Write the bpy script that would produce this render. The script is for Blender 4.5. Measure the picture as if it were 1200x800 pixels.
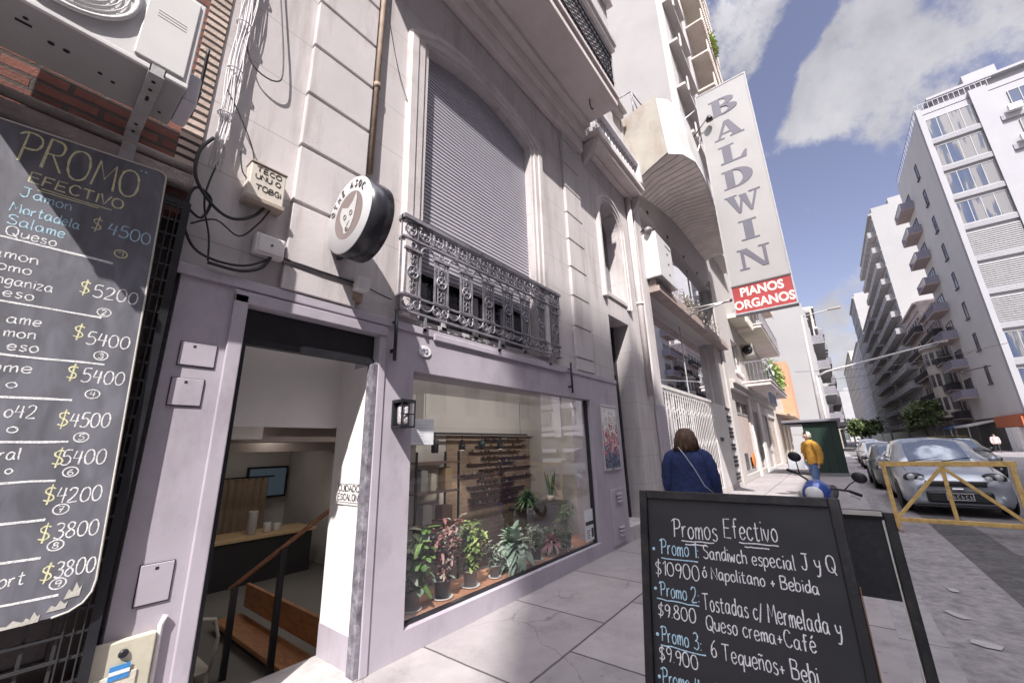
import bpy, bmesh, math, random
from mathutils import Vector, Matrix
R = math.radians
random.seed(7)
for o in list(bpy.data.objects):
    bpy.data.objects.remove(o)
scn = bpy.context.scene
col = scn.collection

# ------------------------------------------------------------------ camera
cam_d = bpy.data.cameras.new("camera")
cam = bpy.data.objects.new("camera", cam_d)
col.objects.link(cam)
cam_d.sensor_width = 36.0
cam_d.sensor_fit = 'HORIZONTAL'
cam_d.lens = 459.33 * 36.0 / 1200.0
cam_d.clip_start = 0.05
cam_d.clip_end = 3000.0
_y, _p, _r = R(38.0685), R(15.2997), R(-1.6072)
_f = Vector((math.cos(_p) * math.cos(_y), math.cos(_p) * math.sin(_y), math.sin(_p)))
_rt = Vector((math.sin(_y), -math.cos(_y), 0.0))
_u = _rt.cross(_f)
_r2 = _rt * math.cos(_r) + _u * math.sin(_r)
_u2 = _rt * -math.sin(_r) + _u * math.cos(_r)
cam.matrix_world = Matrix(((_r2.x, _u2.x, -_f.x, 0.0), (_r2.y, _u2.y, -_f.y, -3.0),
                           (_r2.z, _u2.z, -_f.z, 1.56), (0, 0, 0, 1)))
scn.camera = cam

# ------------------------------------------------------------------ sun and sky
SUN_TO = Vector((-1.6, -1.0, 2.15)).normalized()
SUN_EL = math.asin(SUN_TO.z)
SUN_AZ = math.atan2(SUN_TO.x, SUN_TO.y)
sun_d = bpy.data.lights.new("sun", 'SUN')
sun_d.energy = 4.1
sun_d.angle = R(0.5)
sun_d.color = (1.0, 0.95, 0.90)
sun = bpy.data.objects.new("sun", sun_d)
sun.rotation_euler = SUN_TO.to_track_quat('Z', 'Y').to_euler()
sun.location = (-20, -10, 60)
col.objects.link(sun)

world = bpy.data.worlds.new("World")
scn.world = world
world.use_nodes = True
nt = world.node_tree
nt.nodes.clear()
N = nt.nodes.new
L = nt.links.new
w_out = N('ShaderNodeOutputWorld')
w_bg = N('ShaderNodeBackground')
w_bg.inputs['Strength'].default_value = 0.15
sky = N('ShaderNodeTexSky')
sky.sky_type = 'NISHITA'
sky.sun_disc = False
sky.sun_elevation = SUN_EL
sky.sun_rotation = SUN_AZ
sky.air_density = 1.0
sky.dust_density = 2.0
sky.ozone_density = 2.0
tc = N('ShaderNodeTexCoord')
def cloud_noise(scale, detail, rough, off):
    mp = N('ShaderNodeMapping')
    mp.inputs['Location'].default_value = off
    L(tc.outputs['Generated'], mp.inputs['Vector'])
    n = N('ShaderNodeTexNoise')
    n.inputs['Scale'].default_value = scale
    n.inputs['Detail'].default_value = detail
    n.inputs['Roughness'].default_value = rough
    L(mp.outputs['Vector'], n.inputs['Vector'])
    return n.outputs['Fac']
def wmath(op, a, b=None, clamp=False):
    m = N('ShaderNodeMath')
    m.operation = op
    m.use_clamp = clamp
    for i, v in enumerate((a, b)):
        if v is None: continue
        if isinstance(v, (int, float)): m.inputs[i].default_value = v
        else: L(v, m.inputs[i])
    return m.outputs[0]
def blob(d, width, gain):
    """a cloud bank centred on the sky direction d"""
    v = N('ShaderNodeVectorMath')
    v.operation = 'DISTANCE'
    L(tc.outputs['Generated'], v.inputs[0])
    v.inputs[1].default_value = Vector(d).normalized()
    q = wmath('DIVIDE', v.outputs['Value'], width)
    q = wmath('MULTIPLY', q, q)
    q = wmath('SUBTRACT', 1.0, q)
    q = wmath('MAXIMUM', q, -0.6)
    return wmath('MULTIPLY', q, gain)
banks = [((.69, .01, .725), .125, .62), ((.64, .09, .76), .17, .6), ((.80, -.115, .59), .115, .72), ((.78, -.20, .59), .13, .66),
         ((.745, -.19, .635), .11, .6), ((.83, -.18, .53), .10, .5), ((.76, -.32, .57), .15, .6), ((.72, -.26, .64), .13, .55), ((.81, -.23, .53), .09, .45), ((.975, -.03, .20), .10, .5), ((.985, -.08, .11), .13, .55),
         ((.93, -.02, .30), .07, .12), ((-.3, -.75, .75), .75, .75), ((-.6, -.3, .9), .45, .7), ((0, -.3, 1), .62, .8), ((-.2, .5, .8), .4, .4), ((.3, -.9, .35), .35, .5), ((-.8, .3, .5), .4, .45)]  # unseen banks behind and above the camera are added for fill light
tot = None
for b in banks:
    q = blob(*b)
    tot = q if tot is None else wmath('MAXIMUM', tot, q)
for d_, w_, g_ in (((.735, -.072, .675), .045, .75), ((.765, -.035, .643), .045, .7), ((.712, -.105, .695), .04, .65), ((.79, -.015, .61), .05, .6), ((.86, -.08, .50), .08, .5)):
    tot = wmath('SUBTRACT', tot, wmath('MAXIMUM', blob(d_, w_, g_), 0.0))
n1 = cloud_noise(5.5, 9, .62, (3.1, 1.7, .4))
n2 = cloud_noise(2.2, 6, .55, (.3, 5.2, 2.0))
fl = wmath('ADD', wmath('MULTIPLY', n1, 1.05), wmath('MULTIPLY', n2, .35))
n4 = cloud_noise(15.0, 8, .66, (2.2, .6, 5.1))
fl = wmath('ADD', fl, wmath('MULTIPLY', n4, .42))
fl = wmath('SUBTRACT', fl, .95)
fl = wmath('MULTIPLY', fl, 2.1)
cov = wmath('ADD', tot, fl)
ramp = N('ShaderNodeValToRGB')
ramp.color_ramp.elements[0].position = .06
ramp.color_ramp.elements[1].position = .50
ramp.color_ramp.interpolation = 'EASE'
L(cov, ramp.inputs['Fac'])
n3 = cloud_noise(3.6, 8, .6, (1.9, 4.1, 3.3))
cr = N('ShaderNodeValToRGB')
cr.color_ramp.elements[0].position = .34
cr.color_ramp.elements[0].color = (1.42, 1.42, 1.62, 1)
cr.color_ramp.elements[1].position = .62
cr.color_ramp.elements[1].color = (2.45, 2.42, 2.56, 1)
L(n3, cr.inputs['Fac'])
hs = N('ShaderNodeHueSaturation')
hs.inputs['Saturation'].default_value = .76
hs.inputs['Hue'].default_value = .525
hs.inputs['Value'].default_value = .58
L(sky.outputs['Color'], hs.inputs['Color'])
mx = N('ShaderNodeMix')
mx.data_type = 'RGBA'
L(ramp.outputs['Color'], mx.inputs[0])
L(hs.outputs['Color'], mx.inputs[6])
# clouds towards the sun, out of view, boosted as added fill light
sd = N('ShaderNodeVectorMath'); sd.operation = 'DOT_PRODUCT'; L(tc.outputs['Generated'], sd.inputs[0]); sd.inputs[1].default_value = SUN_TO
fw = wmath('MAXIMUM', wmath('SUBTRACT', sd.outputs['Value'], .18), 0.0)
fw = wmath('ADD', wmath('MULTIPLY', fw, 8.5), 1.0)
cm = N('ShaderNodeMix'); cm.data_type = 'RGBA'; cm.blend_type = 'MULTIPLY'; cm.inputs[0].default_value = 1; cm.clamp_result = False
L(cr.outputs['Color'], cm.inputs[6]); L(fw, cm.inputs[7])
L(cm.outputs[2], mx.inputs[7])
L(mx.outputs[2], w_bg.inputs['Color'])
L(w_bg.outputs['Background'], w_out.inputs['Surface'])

scn.view_settings.view_transform = 'Standard'
scn.view_settings.look = 'None'
scn.view_settings.gamma = 1.0
scn.view_settings.use_curve_mapping = False
scn.view_settings.exposure = 1.06
scn.render.engine = 'CYCLES'
scn.cycles.max_bounces = 8
scn.cycles.transparent_max_bounces = 12
scn.render.resolution_x = 1024
scn.render.resolution_y = 682

# ------------------------------------------------------------------ materials
MATS = {}
def nodes_of(name):
    m = bpy.data.materials.new(name)
    m.use_nodes = True
    return m, m.node_tree.nodes, m.node_tree.links, m.node_tree.nodes['Principled BSDF']
def mat(name, c, rough=.75, var=.12, scale=4.0, bump=.15, metal=0.0, fine=60.0, c2=None, c2amt=.0, c2scale=1.2, streak=0.0, spec=.4, coord='pos'):
    """painted / mineral / metal surface: base colour varied by noise, optional blotches of a second colour, fine bump"""
    if name in MATS: return MATS[name]
    m, n, l, b = nodes_of(name)
    b.inputs['Roughness'].default_value = rough
    b.inputs['Metallic'].default_value = metal
    b.inputs['Specular IOR Level'].default_value = spec
    if coord == 'pos':
        g = n.new('ShaderNodeNewGeometry'); pos = g.outputs['Position']
    else:
        g = n.new('ShaderNodeTexCoord'); pos = g.outputs['Object']
    nz = n.new('ShaderNodeTexNoise'); nz.inputs['Scale'].default_value = scale; nz.inputs['Detail'].default_value = 7; nz.inputs['Roughness'].default_value = .62
    l.new(pos, nz.inputs['Vector'])
    rp = n.new('ShaderNodeMapRange'); rp.inputs[1].default_value = .3; rp.inputs[2].default_value = .7
    rp.inputs[3].default_value = 1 - var; rp.inputs[4].default_value = 1 + var
    l.new(nz.outputs['Fac'], rp.inputs[0])
    mul = n.new('ShaderNodeMix'); mul.data_type = 'RGBA'; mul.blend_type = 'MULTIPLY'; mul.inputs[0].default_value = 1
    mul.inputs[6].default_value = (*c, 1)
    l.new(rp.outputs[0], mul.inputs[7])
    out = mul.outputs[2]
    if c2:
        n2 = n.new('ShaderNodeTexNoise'); n2.inputs['Scale'].default_value = c2scale; n2.inputs['Detail'].default_value = 9; n2.inputs['Roughness'].default_value = .68
        if streak:
            mp = n.new('ShaderNodeMapping'); mp.inputs['Scale'].default_value = (1, 1, streak)
            l.new(pos, mp.inputs['Vector']); l.new(mp.outputs[0], n2.inputs['Vector'])
        else: l.new(pos, n2.inputs['Vector'])
        r2 = n.new('ShaderNodeMapRange'); r2.inputs[1].default_value = .5; r2.inputs[2].default_value = .72
        r2.inputs[3].default_value = 0; r2.inputs[4].default_value = c2amt
        l.new(n2.outputs['Fac'], r2.inputs[0])
        m2 = n.new('ShaderNodeMix'); m2.data_type = 'RGBA'
        l.new(r2.outputs[0], m2.inputs[0]); l.new(out, m2.inputs[6]); m2.inputs[7].default_value = (*c2, 1)
        out = m2.outputs[2]
    l.new(out, b.inputs['Base Color'])
    if bump:
        n4 = n.new('ShaderNodeTexNoise'); n4.inputs['Scale'].default_value = fine; n4.inputs['Detail'].default_value = 5
        l.new(pos, n4.inputs['Vector'])
        ad = n.new('ShaderNodeMath'); l.new(n4.outputs['Fac'], ad.inputs[0]); l.new(nz.outputs['Fac'], ad.inputs[1])
        bp = n.new('ShaderNodeBump'); bp.inputs['Strength'].default_value = bump; bp.inputs['Distance'].default_value = .02
        l.new(ad.outputs[0], bp.inputs['Height']); l.new(bp.outputs[0], b.inputs['Normal'])
    rr = n.new('ShaderNodeMapRange'); rr.inputs[3].default_value = max(.03, rough - .12); rr.inputs[4].default_value = min(1, rough + .12)
    l.new(nz.outputs['Fac'], rr.inputs[0]); l.new(rr.outputs[0], b.inputs['Roughness'])
    MATS[name] = m
    return m
def mat_brick(name, ca, cb, mortar, axes, bw, bh, msize=.012, rough=.9, bump=.5, offset=.5, var=.25, extra=None, cracks=False):
    """bricks, tiles or slabs laid in the plane of the two axes (world metres)"""
    m, n, l, b = nodes_of(name)
    b.inputs['Roughness'].default_value = rough
    b.inputs['Specular IOR Level'].default_value = .3
    g = n.new('ShaderNodeNewGeometry'); sp = n.new('ShaderNodeSeparateXYZ'); l.new(g.outputs['Position'], sp.inputs[0])
    cb_ = n.new('ShaderNodeCombineXYZ')
    l.new(sp.outputs[axes[0]], cb_.inputs[0]); l.new(sp.outputs[axes[1]], cb_.inputs[1])
    nd = n.new('ShaderNodeTexNoise'); nd.inputs['Scale'].default_value = 9; nd.inputs['Detail'].default_value = 4; l.new(g.outputs['Position'], nd.inputs['Vector'])
    vm = n.new('ShaderNodeVectorMath'); vm.operation = 'MULTIPLY_ADD'
    l.new(nd.outputs['Color'], vm.inputs[0]); vm.inputs[1].default_value = (.012, .012, 0); l.new(cb_.outputs[0], vm.inputs[2])
    t = n.new('ShaderNodeTexBrick'); t.offset = offset
    t.inputs['Scale'].default_value = 1; t.inputs['Brick Width'].default_value = bw; t.inputs['Row Height'].default_value = bh
    t.inputs['Mortar Size'].default_value = msize; t.inputs['Mortar Smooth'].default_value = .25; t.inputs['Bias'].default_value = 0
    t.inputs['Color1'].default_value = (*ca, 1); t.inputs['Color2'].default_value = (*cb, 1); t.inputs['Mortar'].default_value = (*mortar, 1)
    l.new(vm.outputs[0], t.inputs['Vector'])
    nz = n.new('ShaderNodeTexNoise'); nz.inputs['Scale'].default_value = 2.3; nz.inputs['Detail'].default_value = 10; nz.inputs['Roughness'].default_value = .7
    l.new(g.outputs['Position'], nz.inputs['Vector'])
    rp = n.new('ShaderNodeMapRange'); rp.inputs[1].default_value = .3; rp.inputs[2].default_value = .72; rp.inputs[3].default_value = 1 - var; rp.inputs[4].default_value = 1 + var
    l.new(nz.outputs['Fac'], rp.inputs[0])
    mul = n.new('ShaderNodeMix'); mul.data_type = 'RGBA'; mul.blend_type = 'MULTIPLY'; mul.inputs[0].default_value = 1
    l.new(t.outputs['Color'], mul.inputs[6]); l.new(rp.outputs[0], mul.inputs[7])
    out = mul.outputs[2]
    if extra:                                   # second, wandering stain
        n2 = n.new('ShaderNodeTexNoise'); n2.inputs['Scale'].default_value = extra[1]; n2.inputs['Detail'].default_value = 10; n2.inputs['Roughness'].default_value = .75
        l.new(g.outputs['Position'], n2.inputs['Vector'])
        r2 = n.new('ShaderNodeMapRange'); r2.inputs[1].default_value = .54; r2.inputs[2].default_value = .7; r2.inputs[4].default_value = extra[2]
        l.new(n2.outputs['Fac'], r2.inputs[0])
        m2 = n.new('ShaderNodeMix'); m2.data_type = 'RGBA'; l.new(r2.outputs[0], m2.inputs[0]); l.new(out, m2.inputs[6]); m2.inputs[7].default_value = (*extra[0], 1)
        out = m2.outputs[2]
    if cracks:                                  # wandering cracks and dark trodden spots
        nd2 = n.new('ShaderNodeTexNoise'); nd2.inputs['Scale'].default_value = 2.2; nd2.inputs['Detail'].default_value = 6; l.new(g.outputs['Position'], nd2.inputs['Vector'])
        va = n.new('ShaderNodeVectorMath'); va.operation = 'MULTIPLY_ADD'; l.new(nd2.outputs['Color'], va.inputs[0]); va.inputs[1].default_value = (.55, .55, 0); l.new(g.outputs['Position'], va.inputs[2])
        vo = n.new('ShaderNodeTexVoronoi'); vo.feature = 'DISTANCE_TO_EDGE'; vo.inputs['Scale'].default_value = .85; l.new(va.outputs[0], vo.inputs['Vector'])
        lt = n.new('ShaderNodeMapRange'); lt.inputs[1].default_value = .0; lt.inputs[2].default_value = .008; lt.inputs[3].default_value = .5; lt.inputs[4].default_value = 0; l.new(vo.outputs['Distance'], lt.inputs[0])
        nm = n.new('ShaderNodeTexNoise'); nm.inputs['Scale'].default_value = .9; nm.inputs['Detail'].default_value = 3; l.new(g.outputs['Position'], nm.inputs['Vector'])
        ms = n.new('ShaderNodeMapRange'); ms.inputs[1].default_value = .5; ms.inputs[2].default_value = .58; l.new(nm.outputs['Fac'], ms.inputs[0])
        mm_ = n.new('ShaderNodeMath'); mm_.operation = 'MULTIPLY'; l.new(lt.outputs[0], mm_.inputs[0]); l.new(ms.outputs[0], mm_.inputs[1])
        vs = n.new('ShaderNodeTexVoronoi'); vs.inputs['Scale'].default_value = 5.5; l.new(g.outputs['Position'], vs.inputs['Vector'])
        sp_ = n.new('ShaderNodeMapRange'); sp_.inputs[1].default_value = .05; sp_.inputs[2].default_value = .085; sp_.inputs[3].default_value = .45; sp_.inputs[4].default_value = 0; l.new(vs.outputs['Distance'], sp_.inputs[0])
        mxx = n.new('ShaderNodeMath'); mxx.operation = 'MAXIMUM'; l.new(mm_.outputs[0], mxx.inputs[0]); l.new(sp_.outputs[0], mxx.inputs[1])
        m5 = n.new('ShaderNodeMix'); m5.data_type = 'RGBA'; l.new(mxx.outputs[0], m5.inputs[0]); l.new(out, m5.inputs[6]); m5.inputs[7].default_value = (*mortar, 1)
        out = m5.outputs[2]
    l.new(out, b.inputs['Base Color'])
    n4 = n.new('ShaderNodeTexNoise'); n4.inputs['Scale'].default_value = 70; n4.inputs['Detail'].default_value = 5; l.new(g.outputs['Position'], n4.inputs['Vector'])
    ad = n.new('ShaderNodeMath'); ad.operation = 'MULTIPLY_ADD'; l.new(n4.outputs['Fac'], ad.inputs[0]); ad.inputs[1].default_value = .35
    inv = n.new('ShaderNodeMath'); inv.operation = 'SUBTRACT'; inv.inputs[0].default_value = 1; l.new(t.outputs['Fac'], inv.inputs[1]); l.new(inv.outputs[0], ad.inputs[2])
    bp = n.new('ShaderNodeBump'); bp.inputs['Strength'].default_value = bump; bp.inputs['Distance'].default_value = .012
    l.new(ad.outputs[0], bp.inputs['Height']); l.new(bp.outputs[0], b.inputs['Normal'])
    MATS[name] = m
    return m
def mat_wood(name, ca, cb, axis_scale=(1, 12, 12), rough=.45):
    m, n, l, b = nodes_of(name)
    b.inputs['Roughness'].default_value = rough
    g = n.new('ShaderNodeNewGeometry'); mp = n.new('ShaderNodeMapping'); mp.inputs['Scale'].default_value = axis_scale
    l.new(g.outputs['Position'], mp.inputs['Vector'])
    nz = n.new('ShaderNodeTexNoise'); nz.inputs['Scale'].default_value = 2.2; nz.inputs['Detail'].default_value = 8; nz.inputs['Distortion'].default_value = 1.4
    l.new(mp.outputs[0], nz.inputs['Vector'])
    r = n.new('ShaderNodeValToRGB'); r.color_ramp.elements[0].position = .35; r.color_ramp.elements[0].color = (*ca, 1); r.color_ramp.elements[1].position = .65; r.color_ramp.elements[1].color = (*cb, 1)
    l.new(nz.outputs['Fac'], r.inputs['Fac']); l.new(r.outputs['Color'], b.inputs['Base Color'])
    MATS[name] = m
    return m
def mat_glass(name, tint=(.9, .93, .95), base=.06, gloss=1.0, rough=.01):
    """thin pane: clear with a Fresnel reflection"""
    m, n, l, b = nodes_of(name)
    n.remove(b)
    out = n['Material Output']
    tr = n.new('ShaderNodeBsdfTransparent'); tr.inputs[0].default_value = (*tint, 1)
    gl = n.new('ShaderNodeBsdfGlossy'); gl.inputs['Roughness'].default_value = rough; gl.inputs[0].default_value = (.95, .95, 1, 1)
    lw = n.new('ShaderNodeLayerWeight'); lw.inputs['Blend'].default_value = .5
    fr = n.new('ShaderNodeMath'); fr.operation = 'POWER'; l.new(lw.outputs['Facing'], fr.inputs[0]); fr.inputs[1].default_value = 4.0
    ma = n.new('ShaderNodeMath'); ma.operation = 'MULTIPLY_ADD'; l.new(fr.outputs[0], ma.inputs[0]); ma.inputs[1].default_value = gloss; ma.inputs[2].default_value = base; ma.use_clamp = True
    mx = n.new('ShaderNodeMixShader'); l.new(ma.outputs[0], mx.inputs[0]); l.new(tr.outputs[0], mx.inputs[1]); l.new(gl.outputs[0], mx.inputs[2])
    l.new(mx.outputs[0], out.inputs[0])
    MATS[name] = m
    return m
def mat_emit(name, c, s):
    m, n, l, b = nodes_of(name)
    b.inputs['Emission Color'].default_value = (*c, 1); b.inputs['Emission Strength'].default_value = s
    b.inputs['Base Color'].default_value = (*c, 1)
    MATS[name] = m
    return m
def mat_leaf(name, ca, cb, rough=.45):
    """leaf surface, shade varied from leaf to leaf by an attribute-free random per island"""
    m, n, l, b = nodes_of(name)
    b.inputs['Roughness'].default_value = rough
    g = n.new('ShaderNodeNewGeometry')
    r = n.new('ShaderNodeMix'); r.data_type = 'RGBA'; r.inputs[6].default_value = (*ca, 1); r.inputs[7].default_value = (*cb, 1)
    l.new(g.outputs['Random Per Island'], r.inputs[0])
    l.new(r.outputs[2], b.inputs['Base Color'])
    b.inputs['Subsurface Weight'].default_value = 0.0
    b.inputs['Transmission Weight'].default_value = 0.0
    MATS[name] = m
    return m

cream = mat('cream_plaster', (.52, .485, .49), .88, .08, 1.6, .09, c2=(.33, .29, .28), c2amt=.9, c2scale=4.2, streak=.12, fine=45)
cream_trim = mat('cream_trim', (.53, .49, .49), .85, .10, 3, .15, c2=(.33, .28, .25), c2amt=.45, c2scale=2.4, fine=80)
lilac = mat('lilac_grey_paint', (.405, .368, .42), .55, .07, 2.6, .05, c2=(.28, .245, .285), c2amt=.7, c2scale=3.4, fine=30, streak=.45)
white_paint = mat('white_paint', (.74, .72, .71), .6, .05, 3, .08)
off_white = mat('off_white_wall', (.66, .60, .56), .8, .06, 1.5, .1)
soffit_m = mat('balcony_soffit', (.70, .625, .61), .9, .10, 1.0, .15, c2=(.48, .41, .39), c2amt=.5, c2scale=1.6)
black_m = mat('black_paint', (.018, .018, .022), .38, .25, 8, .05)
iron = mat('grey_wrought_iron', (.25, .24, .27), .42, .25, 9, .1, metal=.25, c2=(.05, .045, .05), c2amt=.75, c2scale=14)
iron_dark = mat('dark_iron', (.045, .042, .05), .45, .3, 9, .1, metal=.3)
shutter_m = mat('grey_roller_slats', (.40, .38, .43), .5, .05, 3, .02, metal=.15)
steel = mat('galvanised_steel', (.50, .49, .49), .38, .12, 10, .05, metal=.55, c2=(.28, .2, .15), c2amt=.35, c2scale=6)
ac_white = mat('ac_white_enamel', (.62, .61, .61), .35, .04, 3, .02)
ac_under = mat('ac_grey_underside', (.42, .41, .41), .45, .10, 5, .04, metal=.4, c2=(.2, .17, .15), c2amt=.3, c2scale=5)
cable_b = mat('black_cable', (.02, .02, .022), .5, .2, 8, 0)
cable_w = mat('white_cable', (.62, .60, .62), .5, .15, 8, 0)

# ------------------------------------------------------------------ mesh building
class MB:
    def __init__(s): s.v = []; s.f = []; s.sm = []
    def add(s, vs, fs, smooth=False):
        o = len(s.v); s.v += [tuple(p) for p in vs]
        for f in fs: s.f.append([i + o for i in f]); s.sm.append(smooth)
        return s
    def box(s, x0, x1, y0, y1, z0, z1):
        if x0 > x1: x0, x1 = x1, x0
        if y0 > y1: y0, y1 = y1, y0
        if z0 > z1: z0, z1 = z1, z0
        vs = [(x, y, z) for x in (x0, x1) for y in (y0, y1) for z in (z0, z1)]
        return s.add(vs, [(0, 1, 3, 2), (4, 6, 7, 5), (0, 4, 5, 1), (2, 3, 7, 6), (0, 2, 6, 4), (1, 5, 7, 3)])
    def obox(s, c, u, v, w):
        c, u, v, w = map(Vector, (c, u, v, w))
        vs = [c + u * a + v * b + w * d for a in (-1, 1) for b in (-1, 1) for d in (-1, 1)]
        return s.add(vs, [(0, 1, 3, 2), (4, 6, 7, 5), (0, 4, 5, 1), (2, 3, 7, 6), (0, 2, 6, 4), (1, 5, 7, 3)])
    def bar(s, p, q, w, h, up=(0, 0, 1)):
        p, q = Vector(p), Vector(q); d = (q - p); up = Vector(up)
        if abs(d.normalized().dot(up)) > .98: up = Vector((0, 1, 0)) if abs(d.normalized().y) < .9 else Vector((1, 0, 0))
        a = d.cross(up).normalized(); b = a.cross(d).normalized()
        return s.obox((p + q) / 2, d / 2, a * w / 2, b * h / 2)
    def tube(s, pts, r, n=6, closed=False, smooth=True):
        pts = [Vector(p) for p in pts]; m = len(pts)
        rs = r if isinstance(r, (list, tuple)) else [r] * m
        ref = None; vs = []
        for i, p in enumerate(pts):
            if closed: t = pts[(i + 1) % m] - pts[i - 1]
            else: t = pts[min(i + 1, m - 1)] - pts[max(i - 1, 0)]
            if t.length < 1e-9: t = Vector((0, 0, 1))
            t.normalize()
            if ref is None: ref = Vector((0, 0, 1)) if abs(t.z) < .9 else Vector((1, 0, 0))
            a = (ref - t * ref.dot(t))
            if a.length < 1e-6: a = t.orthogonal()
            a.normalize(); ref = a; b = t.cross(a)
            for k in range(n):
                an = 2 * math.pi * k / n
                vs.append(p + (a * math.cos(an) + b * math.sin(an)) * rs[i])
        fs = []
        for i in range(m if closed else m - 1):
            j = (i + 1) % m
            for k in range(n):
                k2 = (k + 1) % n
                fs.append((i * n + k, i * n + k2, j * n + k2, j * n + k))
        s.add(vs, fs, smooth)
        if not closed:
            o = len(s.v) - len(vs)
            s.f.append([o + k for k in range(n)][::-1]); s.sm.append(False)
            s.f.append([o + (m - 1) * n + k for k in range(n)]); s.sm.append(False)
        return s
    def lathe(s, prof, c, n=20, axis=(0, 0, 1), smooth=True):
        ax = Vector(axis).normalized(); a = ax.orthogonal().normalized(); b = ax.cross(a); c = Vector(c)
        vs = []; fs = []
        for r, h in prof:
            for k in range(n):
                an = 2 * math.pi * k / n
                vs.append(c + ax * h + (a * math.cos(an) + b * math.sin(an)) * r)
        for i in range(len(prof) - 1):
            for k in range(n):
                k2 = (k + 1) % n
                fs.append((i * n + k, i * n + k2, (i + 1) * n + k2, (i + 1) * n + k))
        s.add(vs, fs, smooth)
        o = len(s.v) - len(vs)
        if prof[0][0] > 1e-5: s.f.append([o + k for k in range(n)][::-1]); s.sm.append(False)
        if prof[-1][0] > 1e-5: s.f.append([o + (len(prof) - 1) * n + k for k in range(n)]); s.sm.append(False)
        return s
    def prism(s, poly, o, u, v, w):
        """2D polygon in the u,v plane through o, extruded by w"""
        o, u, v, w = map(Vector, (o, u, v, w)); n = len(poly)
        a = [o + u * x + v * y for x, y in poly]
        s.add(a + [p + w for p in a], [list(range(n))[::-1], list(range(n, 2 * n))] + [(i, (i + 1) % n, n + (i + 1) % n, n + i) for i in range(n)])
        return s
    def quad(s, *p):
        return s.add(p, [tuple(range(len(p)))])
    def rings(s, rings, close=True, cap=True, smooth=True):
        n = len(rings[0]); vs = [p for r in rings for p in r]; fs = []
        for i in range(len(rings) - 1):
            for k in range(n if close else n - 1):
                k2 = (k + 1) % n
                fs.append((i * n + k, i * n + k2, (i + 1) * n + k2, (i + 1) * n + k))
        s.add(vs, fs, smooth)
        if cap:
            o = len(s.v) - len(vs)
            s.f.append([o + k for k in range(n)][::-1]); s.sm.append(smooth)
            s.f.append([o + (len(rings) - 1) * n + k for k in range(n)]); s.sm.append(smooth)
        return s
    def ball(s, c, r, n=10, m=7, sc=(1, 1, 1)):
        c = Vector(c); vs = []; fs = []
        for i in range(m + 1):
            t = math.pi * i / m
            for k in range(n):
                p = 2 * math.pi * k / n
                vs.append((c.x + r * sc[0] * math.sin(t) * math.cos(p), c.y + r * sc[1] * math.sin(t) * math.sin(p), c.z + r * sc[2] * math.cos(t)))
        for i in range(m):
            for k in range(n):
                k2 = (k + 1) % n
                fs.append((i * n + k, (i + 1) * n + k, (i + 1) * n + k2, i * n + k2))
        return s.add(vs, fs, True)
    def wall(s, axis, a0, a1, z0, z1, d0, d1, holes):
        """wall in the plane of axis ('x' or 'y') with rectangular openings (a,b,c,d); d0..d1 is its thickness"""
        A = sorted({a0, a1} | {t for h in holes for t in h[:2] if a0 < t < a1})
        Z = sorted({z0, z1} | {t for h in holes for t in h[2:] if z0 < t < z1})
        def P(a, d, z): return (a, d, z) if axis == 'x' else (d, a, z)
        def solid(i, j):
            if not (0 <= i < len(A) - 1 and 0 <= j < len(Z) - 1): return False
            a = (A[i] + A[i + 1]) / 2; z = (Z[j] + Z[j + 1]) / 2
            return not any(h[0] < a < h[1] and h[2] < z < h[3] for h in holes)
        for i in range(len(A) - 1):
            for j in range(len(Z) - 1):
                if not solid(i, j): continue
                p, q, c, d = A[i], A[i + 1], Z[j], Z[j + 1]
                s.quad(P(p, d0, c), P(q, d0, c), P(q, d0, d), P(p, d0, d))
                s.quad(P(p, d1, c), P(p, d1, d), P(q, d1, d), P(q, d1, c))
                if not solid(i - 1, j): s.quad(P(p, d0, c), P(p, d0, d), P(p, d1, d), P(p, d1, c))
                if not solid(i + 1, j): s.quad(P(q, d0, c), P(q, d1, c), P(q, d1, d), P(q, d0, d))
                if not solid(i, j - 1): s.quad(P(p, d0, c), P(p, d1, c), P(q, d1, c), P(q, d0, c))
                if not solid(i, j + 1): s.quad(P(p, d0, d), P(q, d0, d), P(q, d1, d), P(p, d1, d))
        return s
    def leaf(s, base, d, up, length, width, droop=.3, n=4, fold=.15):
        """one bent leaf blade"""
        base, d, up = Vector(base), Vector(d).normalized(), Vector(up)
        side = d.cross(up)
        if side.length < 1e-4: side = d.orthogonal()
        side.normalize(); nn = side.cross(d).normalized()
        vs = []; fs = []
        for i in range(n + 1):
            t = i / n
            w = width * .5 * (math.sin(math.pi * (t * .86 + .07)) ** .8)
            c = base + d * length * t - Vector((0, 0, 1)) * droop * length * t * t
            vs += [c - side * w + nn * fold * w, c, c + side * w + nn * fold * w]
        for i in range(n):
            a = i * 3
            fs += [(a, a + 1, a + 4, a + 3), (a + 1, a + 2, a + 5, a + 4)]
        return s.add(vs, fs, True)
    def mesh(s, name, m):
        me = bpy.data.meshes.new(name)
        me.from_pydata(s.v, [], s.f)
        me.polygons.foreach_set('use_smooth', s.sm)
        me.materials.append(m)
        me.update()
        return me

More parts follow.
